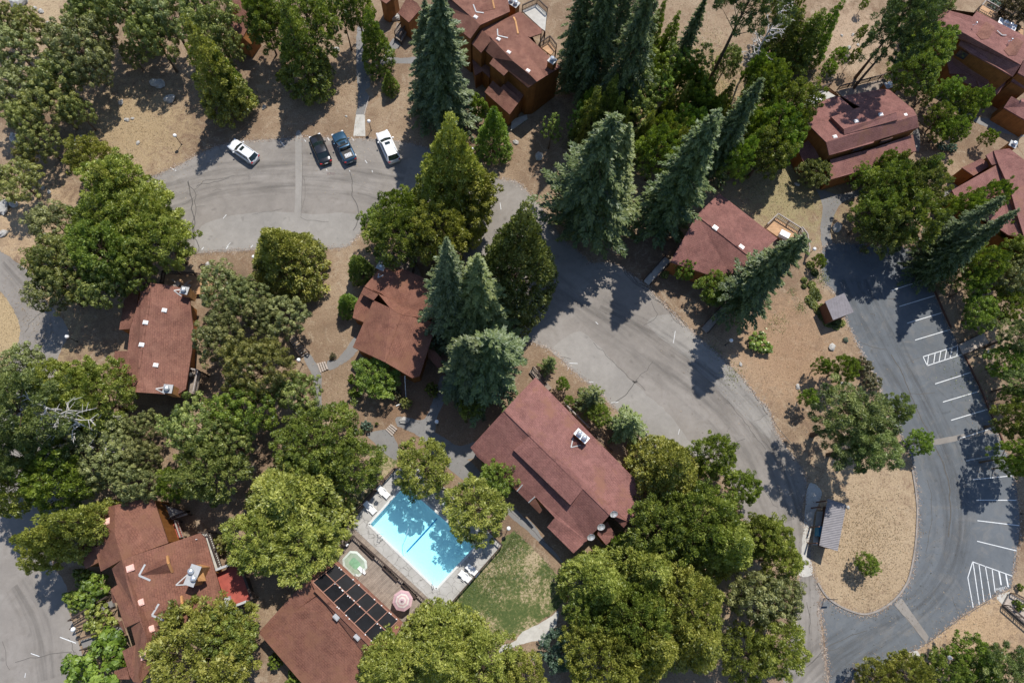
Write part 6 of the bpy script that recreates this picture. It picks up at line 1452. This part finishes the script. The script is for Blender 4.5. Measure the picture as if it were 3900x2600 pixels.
hose = [(1043, 520), (1030, 570), (1008, 620), (1010, 670), (1020, 710)]
b = MB(); q = cat([P('b3', *k, -.02) for k in hose], 6, 0, False)
for a, c2 in zip(q[:-1], q[1:]): b.tube(a, c2, .035, .035, 6, False)
o = b.build('pool_hose', plain('pale_blue_hose', (.45, .62, .75)), None, tuple(q[0])); tag(o, 'pale blue cleaning hose lying curved in the pool water', 'hose')
# water: fresnel reflection over a clear absorbing body
m = bpy.data.materials.new('pool_water'); m.use_nodes = True; n = m.node_tree.nodes; l = m.node_tree.links; n.clear()
tr = n.new('ShaderNodeBsdfTransparent'); tr.inputs[0].default_value = (.61, .945, 1.0, 1); gl = n.new('ShaderNodeBsdfGlossy'); gl.inputs['Roughness'].default_value = .03
fr = n.new('ShaderNodeFresnel'); fr.inputs[0].default_value = 1.33; mx = n.new('ShaderNodeMixShader'); l.new(fr.outputs[0], mx.inputs[0]); l.new(tr.outputs[0], mx.inputs[1]); l.new(gl.outputs[0], mx.inputs[2])
bn = n.new('ShaderNodeBump'); bn.inputs['Strength'].default_value = .25; bn.inputs['Distance'].default_value = .04; l.new(noise(n, l, 2.5, 3, .6, coord(n)), bn.inputs['Height']); l.new(bn.outputs[0], gl.inputs['Normal']); l.new(bn.outputs[0], fr.inputs['Normal'])
om = n.new('ShaderNodeOutputMaterial'); l.new(mx.outputs[0], om.inputs[0]); M['water'] = m
b = MB(); b.face([Vector((p.x, p.y, 0)) for p in POOL][::-1] if True else []); o = b.build('water', m, pool)
# wooden deck between pool and house
q = PL('b3', [(648, 518), (1232, 1062), (1240, 1130), (985, 1402), (920, 1400), (930, 1300), (1000, 1170), (560, 755), (510, 770), (440, 720), (540, 588)], DZ-.02)
b = MB(); b.slab(q, .14); o = b.build('wooden_deck', M['wood'], None, tuple(q[0])); tag(o, 'grey weathered board deck between the pool paving and the pool house', 'deck')
q = PL('b3', [(678, 596), (1172, 1042), (1000, 1236), (940, 1110), (560, 756), (528, 752)], .45)
b = MB(); b.slab(q, .3); o = b.build('raised_deck', M['wood'], None, tuple(q[0])); tag(o, 'raised board terrace carrying the hot tub and the pink parasol', 'deck')
def fence(t, pts, ht, mat, z, lab, cat_='fence', name='fence', grp=None, step=.24):
    q = PL(t, pts, z); T = thing(name, lab, cat_, tuple(q[0]), grp)
    railing(q, ht, mat, T, 'railing', step); return T
fence('b3', [(522, 762), (678, 592), (1178, 1042), (1002, 1240)], .95, 'rail', .45, 'dark railing round three sides of the raised hot tub terrace', 'railing', 'terrace_railing')
fence('b3', [(545, 592), (950, 152)], 1.2, 'rail', .1, 'dark pool fence on the grassy upper left side of the pool', step=.3)
fence('b3', [(1602, 600), (1658, 652), (1240, 1128), (985, 1402)], 1.2, 'rail', .1, 'dark pool fence along the lawn side of the pool', step=.3)
fence('b3', [(1215, 270), (1290, 290), (1330, 350), (1400, 430)], 1.2, 'rail', .1, 'short dark pool fence behind the white chair', step=.2)
fence('b3', [(905, 1340), (990, 1400)], 1.1, 'rail', .1, 'short dark gate fence at the lower corner of the pool house', step=.15)
for k, (a, c2) in enumerate((((722, 650), (812, 738)), ((872, 792), (968, 886)), ((998, 905), (1092, 1000)), ((1148, 1045), (1065, 1140)))):
    A, B = PL('b3', [a, c2], .45); t = thing('deck_bench', ('bench nearest the hot tub along the terrace railing', 'middle bench along the terrace railing', 'bench beside the pink parasol along the terrace railing', 'wide bench at the lower right end of the terrace')[k], 'bench', tuple(A), 'benches on the raised terrace')
    wd = .42 if k < 3 else .6; U = Vector((0, 0, 1)); nn = Vector((-(B-A).y, (B-A).x, 0)).normalized(); b = MB()
    for s in (-1, 0, 1): b.beam(A+U*.43+nn*s*wd*.33, B+U*.43+nn*s*wd*.33, wd*.28, .05)
    b.build('seat', M['railg'] if k == 3 else M['rail'], t)
    for p in (A.lerp(B, .08), A.lerp(B, .92)): b = MB(); b.box(p+U*.2, (.1, wd*.8, .4), math.atan2((B-A).y, (B-A).x)); b.build('leg', M['rail'], t)
# hot tub
c0 = P('b3', 682, 775, .45); t = thing('hot_tub', 'octagonal hot tub with pale green water sunk in the raised terrace', 'hot tub', tuple(c0))
rz = R(-43); ax, ay = Vector((math.cos(rz), math.sin(rz), 0)), Vector((-math.sin(rz), math.cos(rz), 0))
def octo(rx, ry, z, ch=.45): 
    o_ = []
    for sx, sy in ((1, -1), (1, 1), (-1, 1), (-1, -1)):
        pr = [(sx*rx, sy*ry*(1-ch)), (sx*rx*(1-ch), sy*ry)]
        if sx*sy < 0: pr.reverse()
        o_ += pr
    return [c0+ax*x+ay*y+Vector((0, 0, z)) for x, y in o_]
M['tubshell'] = plain('pale_tub_shell', (.50, .55, .50), .5, .2, 5); M['tubwater'] = plain('green_tub_water', (.31, .38, .29), .12, .2, 1.5, 0, .6)
lo_, hi_ = octo(1.42, 1.12, .03), octo(1.18, .88, .10); b = MB()
for i in range(8): j = (i+1) % 8; b.face([lo_[i], lo_[j], hi_[j], hi_[i]])
b.build('shell', M['tubshell'], t); b = MB(); b.face(octo(1.2, .9, .065)); b.build('water', M['tubwater'], t); b = MB(); b.face(octo(.62, .45, .075, .3)); b.build('deep_well', plain('deep_green_water', (.20, .36, .22), .15), t)
for s in (-.3, .3):
    b = MB(); e = P('b3', 735+s*80, 850-s*50, .5); pts = [e+Vector((0, 0, 0)), e+Vector((.02, .1, .75)), e+Vector((-.3, .35, .8)), e+Vector((-.45, .5, .2))]
    for a, c2 in zip(pts[:-1], pts[1:]): b.tube(a, c2, .03, .03, 6)
    b.build('handrail', M['metal'], t)
e = P('b3', 722, 815, .62); t = thing('tub_steps', 'white two step stool at the lower corner of the hot tub', 'steps', tuple(e)); b = MB(); b.box(e, (.75, .4, .1), rz); b.box(e+Vector((.22, -.25, -.12)), (.75, .3, .1), rz); b.build('tread', M['white'], t); b = MB(); b.box(e+Vector((.1, -.1, -.1)), (.1, .5, .2), rz); b.build('support', M['white'], t)
# parasol
c0 = P('b3', 997, 1022, 2.5); t = thing('parasol', 'open pink and cream striped parasol on the raised terrace', 'parasol', (c0.x, c0.y, .45)); cols = [M['pk'] if 0 else None]
M['pink'] = plain('dusty_pink_canvas', (.55, .35, .36), .8, .1); M['pinkd'] = plain('mauve_canvas', (.46, .31, .34), .8, .1); M['cream'] = plain('cream_canvas', (.62, .55, .49), .8, .08)
rr = [.05, .26, .44, .60, .78, .92, 1.16]; b_ = {'pink': MB(), 'cream': MB(), 'pinkd': MB()}
for k in range(6):
    mm = ('pinkd', 'cream', 'pink', 'cream', 'pinkd', 'pink')[k]
    for i in range(8):
        q = []
        for r_, a in ((rr[k], i), (rr[k], i+1), (rr[k+1], i+1), (rr[k+1], i)):
            th = a*math.pi/4+.2; q.append(Vector((c0.x+r_*math.cos(th), c0.y+r_*math.sin(th), 2.75-.42*r_-.03*r_*r_)))
        b_[mm].face(q[::-1])
for k_, nm in (('pink', 'pink_canopy_band'), ('cream', 'cream_canopy_band'), ('pinkd', 'mauve_canopy_band')): b_[k_].build(nm, M[k_], t)
b = MB(); b.tube((c0.x, c0.y, .45), (c0.x, c0.y, 2.8), .03); b.ball((c0.x, c0.y, 2.82), .06); b.build('pole', M['fascia'], t)
b = MB(); b.tube((c0.x, c0.y, 1.15), (c0.x, c0.y, 1.2), .55, .55, 20); b.build('tabletop', M['white'], t)
# loungers and chair
def lounger(t_, x, y, rz, lab, L=1.75, wd=.62):
    p = P(t_, x, y, DZ); t = thing('sun_lounger', lab, 'sun lounger', tuple(p), 'white sun loungers by the pool'); mtx = Matrix.Rotation(rz, 3, 'Z')
    def T(x, y, z): return p+mtx @ Vector((x, y, z))
    b = MB(); k = 0
    for i in range(9): b.beam(T(-.1+i*.115, -wd/2, .33), T(-.1+i*.115, wd/2, .33), .095, .035)
    b.build('seat', M['white'], t); b = MB()
    for i in range(6): b.beam(T(-.2-i*.11, -wd/2, .36+i*.07), T(-.2-i*.11, wd/2, .36+i*.07), .10, .035)
    b.build('backrest', M['white'], t); b = MB()
    for s in (-1, 1): b.beam(T(-.85, s*wd/2, .28), T(.9, s*wd/2, .28), .06, .08)
    b.build('frame', M['white'], t)
    for sx in (-.7, .75):
        for s in (-1, 1): b = MB(); b.beam(T(sx, s*wd/2, 0), T(sx, s*wd/2, .28), .06, .06); b.build('leg', M['white'], t)
    if True:
        for s in (-1, 1): b = MB(); b.beam(T(-.25, s*(wd/2+.06), .52), T(.2, s*(wd/2+.06), .52), .08, .04); b.build('armrest', M['white'], t)
lounger('b3', 872, 302, R(-42), 'white lounger at the upper left pool edge, the upper of two'); lounger('b3', 784, 405, R(-45), 'white lounger at the upper left pool edge, the lower of two')
lounger('b3', 1460, 818, R(-40), 'white lounger at the lawn corner of the pool, the upper of two'); lounger('b3', 1415, 862, R(-40), 'white lounger at the lawn corner of the pool, the lower of two')
def chair(t_, x, y, rz, lab):
    p = P(t_, x, y, DZ); t = thing('garden_chair', lab, 'chair', tuple(p), 'white chairs by the pool'); mtx = Matrix.Rotation(rz, 3, 'Z'); T = lambda x, y, z: p+mtx @ Vector((x, y, z))
    b = MB(); b.box(T(0, 0, .42), (.5, .5, .04), rz); b.build('seat', M['white'], t); b = MB()
    for i in range(5): b.beam(T(-.24, -.2+i*.1, .44), T(-.34, -.2+i*.1, .85), .06, .03)
    b.build('backrest', M['white'], t)
    for sx in (-.2, .22):
        for s in (-.22, .22): b = MB(); b.beam(T(sx, s, 0), T(sx, s, .42), .05, .05); b.build('leg', M['white'], t)
    for s in (-.27, .27): b = MB(); b.beam(T(-.25, s, .62), T(.22, s, .62), .06, .04); b.build('armrest', M['white'], t)
chair('b3', 1272, 378, R(230), 'white chair facing the pool at its upper right side, the lower one'); chair('b3', 1300, 345, R(215), 'white chair at the upper right of the pool, half under the tree')
for i, (x, y, lab) in enumerate(((850, 596, 'chrome pool ladder rails on the long left edge of the pool'), (1203, 918, 'chrome grab rail at the lowest corner of the pool'))):
    p = P('b3', x, y, DZ); t = thing('pool_ladder', lab, 'ladder', tuple(p)); d = (ctr_pool-p); d.z = 0; d.normalize(); s_ = Vector((-d.y, d.x, 0))
    for s in ((-.25, .25) if i == 0 else (0,)):
        b = MB(); o_ = p+s_*s; pts = [o_-d*.25, o_-d*.2+Vector((0, 0, .7)), o_+d*.1+Vector((0, 0, .8)), o_+d*.35+Vector((0, 0, .3)), o_+d*.38-Vector((0, 0, .6))]
        for a, c2 in zip(pts[:-1], pts[1:]): b.tube(a, c2, .028, .028, 6)
        b.build('handrail', M['metal'], t)
for x, y, lab, s in ((630, 648, 'white pump housing at the terrace corner by the hot tub', .4), (955, 1212, 'small white light on the pool house corner', .2)):
    p = P('b3', x, y, .6); b = MB(); b.box(p+Vector((0, 0, .2)), (s, s*.8, .5), rz); b.box(p+Vector((0, 0, .48)), (s*.7, s*.6, .12), rz); o = b.build('pump_housing' if s > .3 else 'wall_light', M['white'], None, tuple(p)); tag(o, lab, 'box')
# ------------------------------------------------------------ lamps
M['globe'] = plain('white_lamp_globe', (.88, .88, .88), .25, .02)
def lamp(t_, x, y, lab, h=2.1, r=.25):
    p = P(t_, x, y); t = thing('lamp_post', lab, 'lamp', (p.x, p.y, 0), 'white globe path lamps')
    b = MB(); b.tube(p, p+Vector((0, 0, h-.15)), .045, .04, 8); b.tube(p, p+Vector((0, 0, .08)), .12, .1, 10); b.build('post', M['dark'], t)
    b = MB(); b.tube(p+Vector((0, 0, h-.25)), p+Vector((0, 0, h-.12)), .09, .12, 10); b.build('collar', M['dark'], t)
    b = MB(); b.ball(p+Vector((0, 0, h+.08)), r, 20, 12); b.build('globe', M['globe'], t, smooth=True)
for a in (('b1', 791, 866, 'globe lamp beside the concrete ramp and the parked cars'), ('d3', 1168, 1380, 'globe lamp below the dark drive near the bottom edge'), ('a2', 512, 785, 'globe lamp in tree shade between the lower left road and the left lodge'),
          ('a2', 1718, 268, 'globe lamp on the bare strip under the upper lot'), ('a1', 1205, 960, 'globe lamp in tree shade left of the upper lot'), ('b2', 338, 936, 'globe lamp at the foot of the wooden footpath stairs'),
          ('b2', 1232, 1336, 'globe lamp in deep shade above the pool tree'), ('b3', 1697, 545, 'globe lamp at the right of the pool where the lawn begins'), ('c3', 608, 862, 'lower of two close globe lamps below the long lodge'),
          ('c3', 598, 842, 'upper of two close globe lamps below the long lodge'), ('c3', 172, 1385, 'globe lamp by the pale path junction near the bottom edge'), ('c2', 1450, 808, 'globe lamp at the right edge of the central lot'),
          ('d2', 302, 215, 'globe lamp at the deck fence of the plain red roofed building'), ('c1', 1, 1, ''), ('d2', 1432, 880, 'globe lamp beside the wooden stairs of the marked lot'), ('a3', 560, 1196, 'globe lamp between the two entry ramps'),
          ('c1', -485, 1055, ''), ('d3', 1722, 445, 'globe lamp at the right edge beside the marked lot')):
    if a[3]: lamp(*a)
lamp('b1', 1462, 1048, 'globe lamp on the shaded slope below the top house')
# ------------------------------------------------------------ cars
def carpaint(name, col, metal=.2, rough=.25):
    m, n, l, b = newmat(name); b.inputs['Base Color'].default_value = (*col, 1); b.inputs['Metallic'].default_value = metal; b.inputs['Roughness'].default_value = rough
    b.inputs['Coat Weight'].default_value = .8; b.inputs['Coat Roughness'].default_value = .05; return m
M['cglass'] = newmat('car_glass')[0]; bb = M['cglass'].node_tree.nodes['Principled BSDF']; bb.inputs['Base Color'].default_value = (.012, .022, .022, 1); bb.inputs['Roughness'].default_value = .05; bb.inputs['Specular IOR Level'].default_value = .8
M['tyre'] = plain('tyre_rubber', (.02, .02, .02), .8); M['lred'] = plain('tail_lamp_red', (.45, .02, .02), .2); M['lclr'] = plain('headlamp_clear', (.75, .77, .8), .15, .03)
def car(name, label, cat_, t_, nose, tail, paint, L, Wd, Hh, kind, grp='cars parked in the upper lot'):
    A, B = P(t_, *nose, .6), P(t_, *tail, .8); c0 = (A+B)/2; c0.z = 0; d = (A-B); ang = math.atan2(d.y, d.x)
    t = thing(name, label, cat_, tuple(c0), grp); m = Matrix.Rotation(ang, 3, 'Z'); T = lambda x, y, z: c0+m @ Vector((x, y, z)); hw = Wd/2; hl = L/2
    hood = .78*Hh*.82 if kind != 'sedan' else .62*Hh*.98
    beltz = .66*Hh
    # body: stations along the car, rounded in plan and section
    xs = [hl, hl-.06, hl-.22, hl-.5, hl*.45, hl*.1, -hl*.3, -hl+.6, -hl+.25, -hl+.07, -hl]
    wf = [.62, .80, .91, .97, 1, 1, 1, .985, .93, .84, .72]
    zt = [hood*.72, hood*.84, hood*.93, hood*.985, hood*1.03, beltz, beltz*1.01, beltz*(1.0 if kind != 'sedan' else .97), beltz*(.98 if kind != 'sedan' else .93), beltz*.88, beltz*.7]
    sec = []
    for x, f, z in zip(xs, wf, zt):
        w_ = hw*f; zb = .22; sec.append([T(x, y, zz) for y, zz in ((-w_*.9, zb), (-w_, zb+.15), (-w_*1.0, z*.72), (-w_*.95, z*.93), (-w_*.78, z), (-w_*.35, z+.025), (0, z+.03), (w_*.35, z+.025), (w_*.78, z), (w_*.95, z*.93), (w_, z*.72), (w_, zb+.15), (w_*.9, zb))])
    b = MB()
    for a, c2 in zip(sec[:-1], sec[1:]):
        for i in range(len(a)-1): b.face([a[i], a[i+1], c2[i+1], c2[i]])
        b.face([a[-1], a[0], c2[0], c2[-1]])
    b.face(sec[0][::-1]); b.face(sec[-1]); b.build('body', paint, t, smooth=True)
    # cabin
    if kind == 'sedan': xb = (hl*.40, -hl*.70); xr = (hl*.02, -hl*.40)
    elif kind == 'truck': xb = (hl*.42, -hl*.30); xr = (hl*.12, -hl*.22)
    else: xb = (hl*.46, -hl*.93); xr = (hl*.12, -hl*.74)
    zb, zr = beltz-.03, Hh-.04; wb, wr = hw*.90, hw*.72
    lo = {k: T(xb[k[0]], (-1, 1)[k[1]]*wb*(.94 if k[0] == 0 else .92), zb+(.0)) for k in ((0, 0), (0, 1), (1, 0), (1, 1))}
    hi = {k: T(xr[k[0]], (-1, 1)[k[1]]*wr, zr) for k in lo}
    md = Vector((0, 0, .02))
    wfm = T(xb[0]+.16, 0, zb+.01); hfm = T(xr[0]+.06, 0, zr+.01); b = MB(); b.face([lo[0, 0], wfm, hfm, hi[0, 0]]); b.face([wfm, lo[0, 1], hi[0, 1], hfm]); b.build('windshield', M['cglass'], t)
    wrm = T(xb[1]-.1, 0, zb+.01); hrm = T(xr[1]-.05, 0, zr+.01); b = MB(); b.face([lo[1, 1], wrm, hrm, hi[1, 1]]); b.face([wrm, lo[1, 0], hi[1, 0], hrm]); b.build('rear_window', M['cglass'], t)
    for s in (0, 1):
        b = MB(); f = [lo[0, s], lo[1, s], hi[1, s], hi[0, s]]; b.face(f if s else f[::-1]); b.build('side_window', M['cglass'], t)
    b = MB()
    for s in (0, 1):
        b.beam(lo[0, s], hi[0, s], .09, .05); b.beam(lo[1, s], hi[1, s], .14 if kind != 'sedan' else .1, .06); b.beam(lo[0, s].lerp(lo[1, s], .5), hi[0, s].lerp(hi[1, s], .5), .03, .06)
        if kind == 'suv': b.beam(lo[0, s].lerp(lo[1, s], .76), hi[0, s].lerp(hi[1, s], .78), .03, .1)
    b.build('pillars', paint, t)
    # roof panel, crowned
    b = MB(); n_ = 6
    for i in range(n_):
        for j in range(6):
            q = []
            for ii, jj in ((i, j), (i+1, j), (i+1, j+1), (i, j+1)):
                u, v_ = ii/n_, jj/6*2-1; x = xr[0]+.07+(xr[1]-.06-xr[0]-.07)*u; yw = wr*1.03*(1-.07*abs(2*u-1)**4); bow = (.055*(1-v_*v_))*(1 if 0 < ii < n_ else .8)
                x += (.06 if ii == 0 else -.06 if ii == n_ else 0)*(1-v_*v_)
                q.append(T(x, v_*yw, zr+.005+bow*.9+.02*(1-(2*u-1)**2)))
            b.face(q)
    b.build('roof', paint, t, smooth=True)
    b = MB(); q = [T(x, y, zr+.075) for x, y in ((xr[0]-.12, -.36), (xr[0]-.12, .36), (xr[0]-.55, .36), (xr[0]-.55, -.36))]; b.face(q)
    if kind != 'sedan': b.build('sunroof', M['cglass'], t)
    for s in (-1, 1):
        b = MB(); p = T(xb[0]-.28, s*(hw+.09), beltz+.05); b.ball(p, .13, 10, 6, .7); b.build('side_mirror', paint, t)
        b = MB(); b.box(T(hl-.13, s*hw*.68, hood*.80), (.22, .36, .12), ang+s*-.35); b.build('headlight', M['lclr'], t)
        b = MB(); b.box(T(-hl+.08, s*hw*.74, beltz*.80), (.14, .3, .15), ang); b.build('taillight', M['lred'], t)
        for x in (hl-.88, -hl+.86):
            b = MB(); p = T(x, s*(hw-.12), .33); e = m @ Vector((0, s*.11, 0)); b.tube(p-e, p+e, .33, .33, 18); o = b.build('wheel', M['tyre'], t); b = MB(); b.tube(p+e, p+e*1.15, .21, .2, 14); b.build('rim', M['metal'], o)
    b = MB(); b.box(T(-hl-.01, 0, .62), (.03, .45, .13), ang); b.build('number_plate', M['white'], t)
    if kind in ('suv', 'truck'):
        for s in (-1, 1): b = MB(); b.beam(T(xr[0]-.1, s*wr*.93, zr+.10), T(xr[1]+.1, s*wr*.93, zr+.10), .05, .05); b.build('roof_rail', M['metal'] if kind == 'suv' else M['dark'], t)
    if kind == 'truck':
        for x in (xr[0]-.65, xr[1]+.25): b = MB(); b.beam(T(x, -wr*.93, zr+.12), T(x, wr*.93, zr+.12), .1, .04); b.build('roof_bar', M['dark'], t)
        b = MB(); b.face([T(x, y, beltz+.045) for x, y in ((-hl*.34, -hw*.72), (-hl*.34, hw*.72), (-hl*.88, hw*.72), (-hl*.88, -hw*.72))][::-1]); b.build('load_bed', M['dark'], t)
        b = MB(); b.box(T(-hl*.72, .0, beltz+.12), (.62, 1.0, .14), ang)
        b.build('bed_liner', M['trim'], t); b = MB()
        for k in range(4): b.beam(T(-hl*.6, -.35+k*.22, beltz+.22), T(-hl*.8, -.3+k*.22, beltz+.22), .06, .05)
        b.build('bed_straps', M['white'], t)
        b = MB(); b.tube(T(-hl*.80, hw*-.95, beltz+.1), T(-hl*.93, hw*-.95, beltz+.1), .06); b.build('hinge', M['white'], t)
    return t
car('parked_car', 'small white hatchback nearest the trees at the left end of the parked row', 'car', 'a1', (1528, 946), (1702, 1062), carpaint('white_car_paint', (.78, .79, .80), 0), 4.45, 1.8, 1.45, 'suv')
car('parked_car', 'black sedan second from left in the parked row', 'car', 'b1', (418, 908), (488, 1070), carpaint('black_car_paint', (.018, .018, .02), .3), 4.75, 1.85, 1.44, 'sedan')
car('parked_truck', 'blue utility pickup with roof bars and open rear bed', 'pickup truck', 'b1', (568, 890), (655, 1068), carpaint('blue_car_paint', (.03, .085, .15), .4, .3), 4.9, 1.95, 1.75, 'truck')
car('parked_car', 'large white station wagon at the right end of the parked row by the lamp', 'car', 'b1', (862, 882), (945, 1066), carpaint('white_wagon_paint', (.80, .80, .80), 0), 5.0, 1.95, 1.6, 'suv')
# ------------------------------------------------------------ stairs, bridges, odds and ends
def steps(t_, pts, k, z0, z1, lab, mat='wood', name='wooden_steps', rails=(), zr_=0.):
    """k treads from edge pts[0]-pts[1] to edge pts[3]-pts[2]"""
    q = PL(t_, pts, 0); T = thing(name, lab, 'steps', (q[0].x, q[0].y, 0))
    for i in range(k):
        f0, f1 = i/k+.02, (i+1)/k-.06; z = z0+(z1-z0)*(i+.5)/k
        b = MB(); c = [q[0].lerp(q[3], f0), q[1].lerp(q[2], f0), q[1].lerp(q[2], f1), q[0].lerp(q[3], f1)]
        b.slab([Vector((p.x, p.y, z)) for p in c], .12); b.build('tread', M[mat], T)
    for r_ in rails: railing([Vector((p.x, p.y, zz)) for p, zz in zip(PL(t_, r_, 0), (z0, z1))], .95, 'rail', T, 'railing', .3)
M['greyw'] = plain('weathered_step_wood', (.40, .34, .29), .8, .25, 5)
steps('b2', [(430, 930), (452, 992), (512, 968), (492, 918)], 4, .1, .3, 'short flight of weathered steps linking the curved path to the middle lodge', 'greyw')
steps('b2', [(930, 1412), (885, 1368), (925, 1330), (968, 1362)], 4, .1, .3, 'short weathered steps in the slope by the dark boulder', 'greyw')
steps('b2', [(382, 862), (330, 892), (258, 790), (300, 765)], 8, .2, 1.4, 'dark stair flight with railing at the top of the curving footpath', 'greyw', 'wooden_stairs', [[(384, 862), (296, 760)], [(328, 890), (252, 780)]])
def bridge(t_, pts, z, lab, mat='conc', rails=True):
    q = PL(t_, pts, z); T = thing('footbridge', lab, 'footbridge', (q[0].x, q[0].y, 0)); b = MB(); b.slab(q, .2); b.build('walkway', M[mat], T)
    if rails: railing([q[0], q[3]], 1.0, 'rail', T, 'railing', .3); railing([q[1], q[2]], 1.0, 'rail', T, 'railing', .3)
bridge('c2', [(908, 380), (948, 412), (1090, 255), (1050, 222)], .3, 'shaded footbridge from the central lot to the plain red roofed building')
bridge('c2', [(1290, 690), (1330, 730), (1510, 510), (1480, 490)], .3, 'orange planked walkway under the fir at the red roofed building', 'greyw')
bridge('d2', [(1310, 800), (1342, 872), (1510, 795), (1470, 725)], .4, 'wooden stair platform leading right from the hatched stall', 'greyw')
bridge('d3', [(1650, 972), (1608, 1050), (1780, 1200), (1840, 1080)], .4, 'dark railed footbridge at the lower right edge', 'greyw')
kerb('edging_boards', PL('d2', [(1000, 185), (1042, 270), (1092, 362), (1155, 470), (1205, 585), (1256, 695)]), .16, .2, 'fascia')
kerb('edging_boards', PL('d2', [(1346, 880), (1396, 982), (1456, 1105), (1506, 1228), (1562, 1350), (1618, 1500)]), .16, .2, 'fascia')
kerb('edging_boards', PL('b1', [(745, 765), (762, 700), (778, 640)]), .1, .12, 'greyw')
fence('d2', [(250, 45), (285, 90), (300, 180), (288, 238)], 1.0, 'railg', 0, 'pale railing on the slope below the deck of the red roofed building', 'railing', 'slope_railing')
fence('d1', [(1560, 805), (1735, 885), (1700, 920)], .6, 'railg', 0, 'pale retaining rail below the top right house', 'railing', 'slope_railing')
b = MB(); A, B = P('b2', 1013, 1010, 2.6), P('b2', 1020, 1150, .2); b.tube(A, B, .05, .05); o = b.build('white_pole', M['white'], None, tuple(B)); tag(o, 'thin white pole leaning below the middle lodge roof corner', 'pole')
b = MB(); A, B = P('b2', 955, 1210, .15), P('b2', 985, 1198, .15); b.beam(A, B, .1, .08); o = b.build('white_plank', M['white'], None, tuple(B)); tag(o, 'short white plank lying below the white pole', 'plank')
for x, y, lab in ((1180, 412, 'left grey lounge chair on the deck of the left lodge'), (1250, 418, 'right grey lounge chair on the deck of the left lodge')):
    p = P('a2', x, y, .75); t = thing('deck_chair', lab, 'chair', tuple(p), 'grey chairs on the left lodge deck'); b = MB(); b.box(p+Vector((0, 0, .32)), (.65, .8, .06), R(-40 if x < 1200 else 40)); b.build('seat', M['greyw'], t)
    b = MB(); b.box(p+Vector((.3 if x > 1200 else -.3, .35, .5)), (.6, .12, .45), R(-40 if x < 1200 else 40)); b.build('backrest', M['greyw'], t); b = MB(); b.box(p+Vector((0, 0, .15)), (.5, .6, .3), R(-40 if x < 1200 else 40)); b.build('base', M['rail'], t)
p = P('a2', 1280, 1015, 2.55); t = thing('grill', 'dark round covered grill on the narrow side balcony of the left lodge', 'grill', tuple(p)); b = MB(); b.ball(p+Vector((0, 0, .8)), .33, 14, 8, .8); b.build('lid', M['dark'], t); b = MB(); b.tube(p, p+Vector((0, 0, .6)), .2, .3); b.build('stand', M['dark'], t)
# rose blooms
M['rose'] = plain('pale_yellow_petals', (.75, .72, .42), .6)
for i, (x, y, lab) in enumerate(((1700, 722, 'upper left'), (1722, 700, 'topmost'), (1690, 790, 'central'), (1735, 790, 'right hand'), (1715, 840, 'lowest'), (1640, 800, 'leftmost'))):
    p = P('c2', x, y, 1.35); b = MB(); b.ball(p, .13, 8, 5); o = b.build('rose_bloom', M['rose'], None, tuple(p)); tag(o, lab+' pale yellow bloom on the rose bush in the bare middle strip', 'flower', 'blooms on the rose bush')
# sign posts at the island kerb
p = P('d3', 415, 1005); t = thing('sign_post', 'thin dark sign post at the kerb of the dry grass island', 'sign', tuple(p)); b = MB(); b.tube(p, p+Vector((0, 0, 2.1)), .04); b.build('post', M['dark'], t); b = MB(); b.box(p+Vector((.3, .0, 1.9)), (.7, .04, .35)); b.build('sign_board', M['dark'], t)
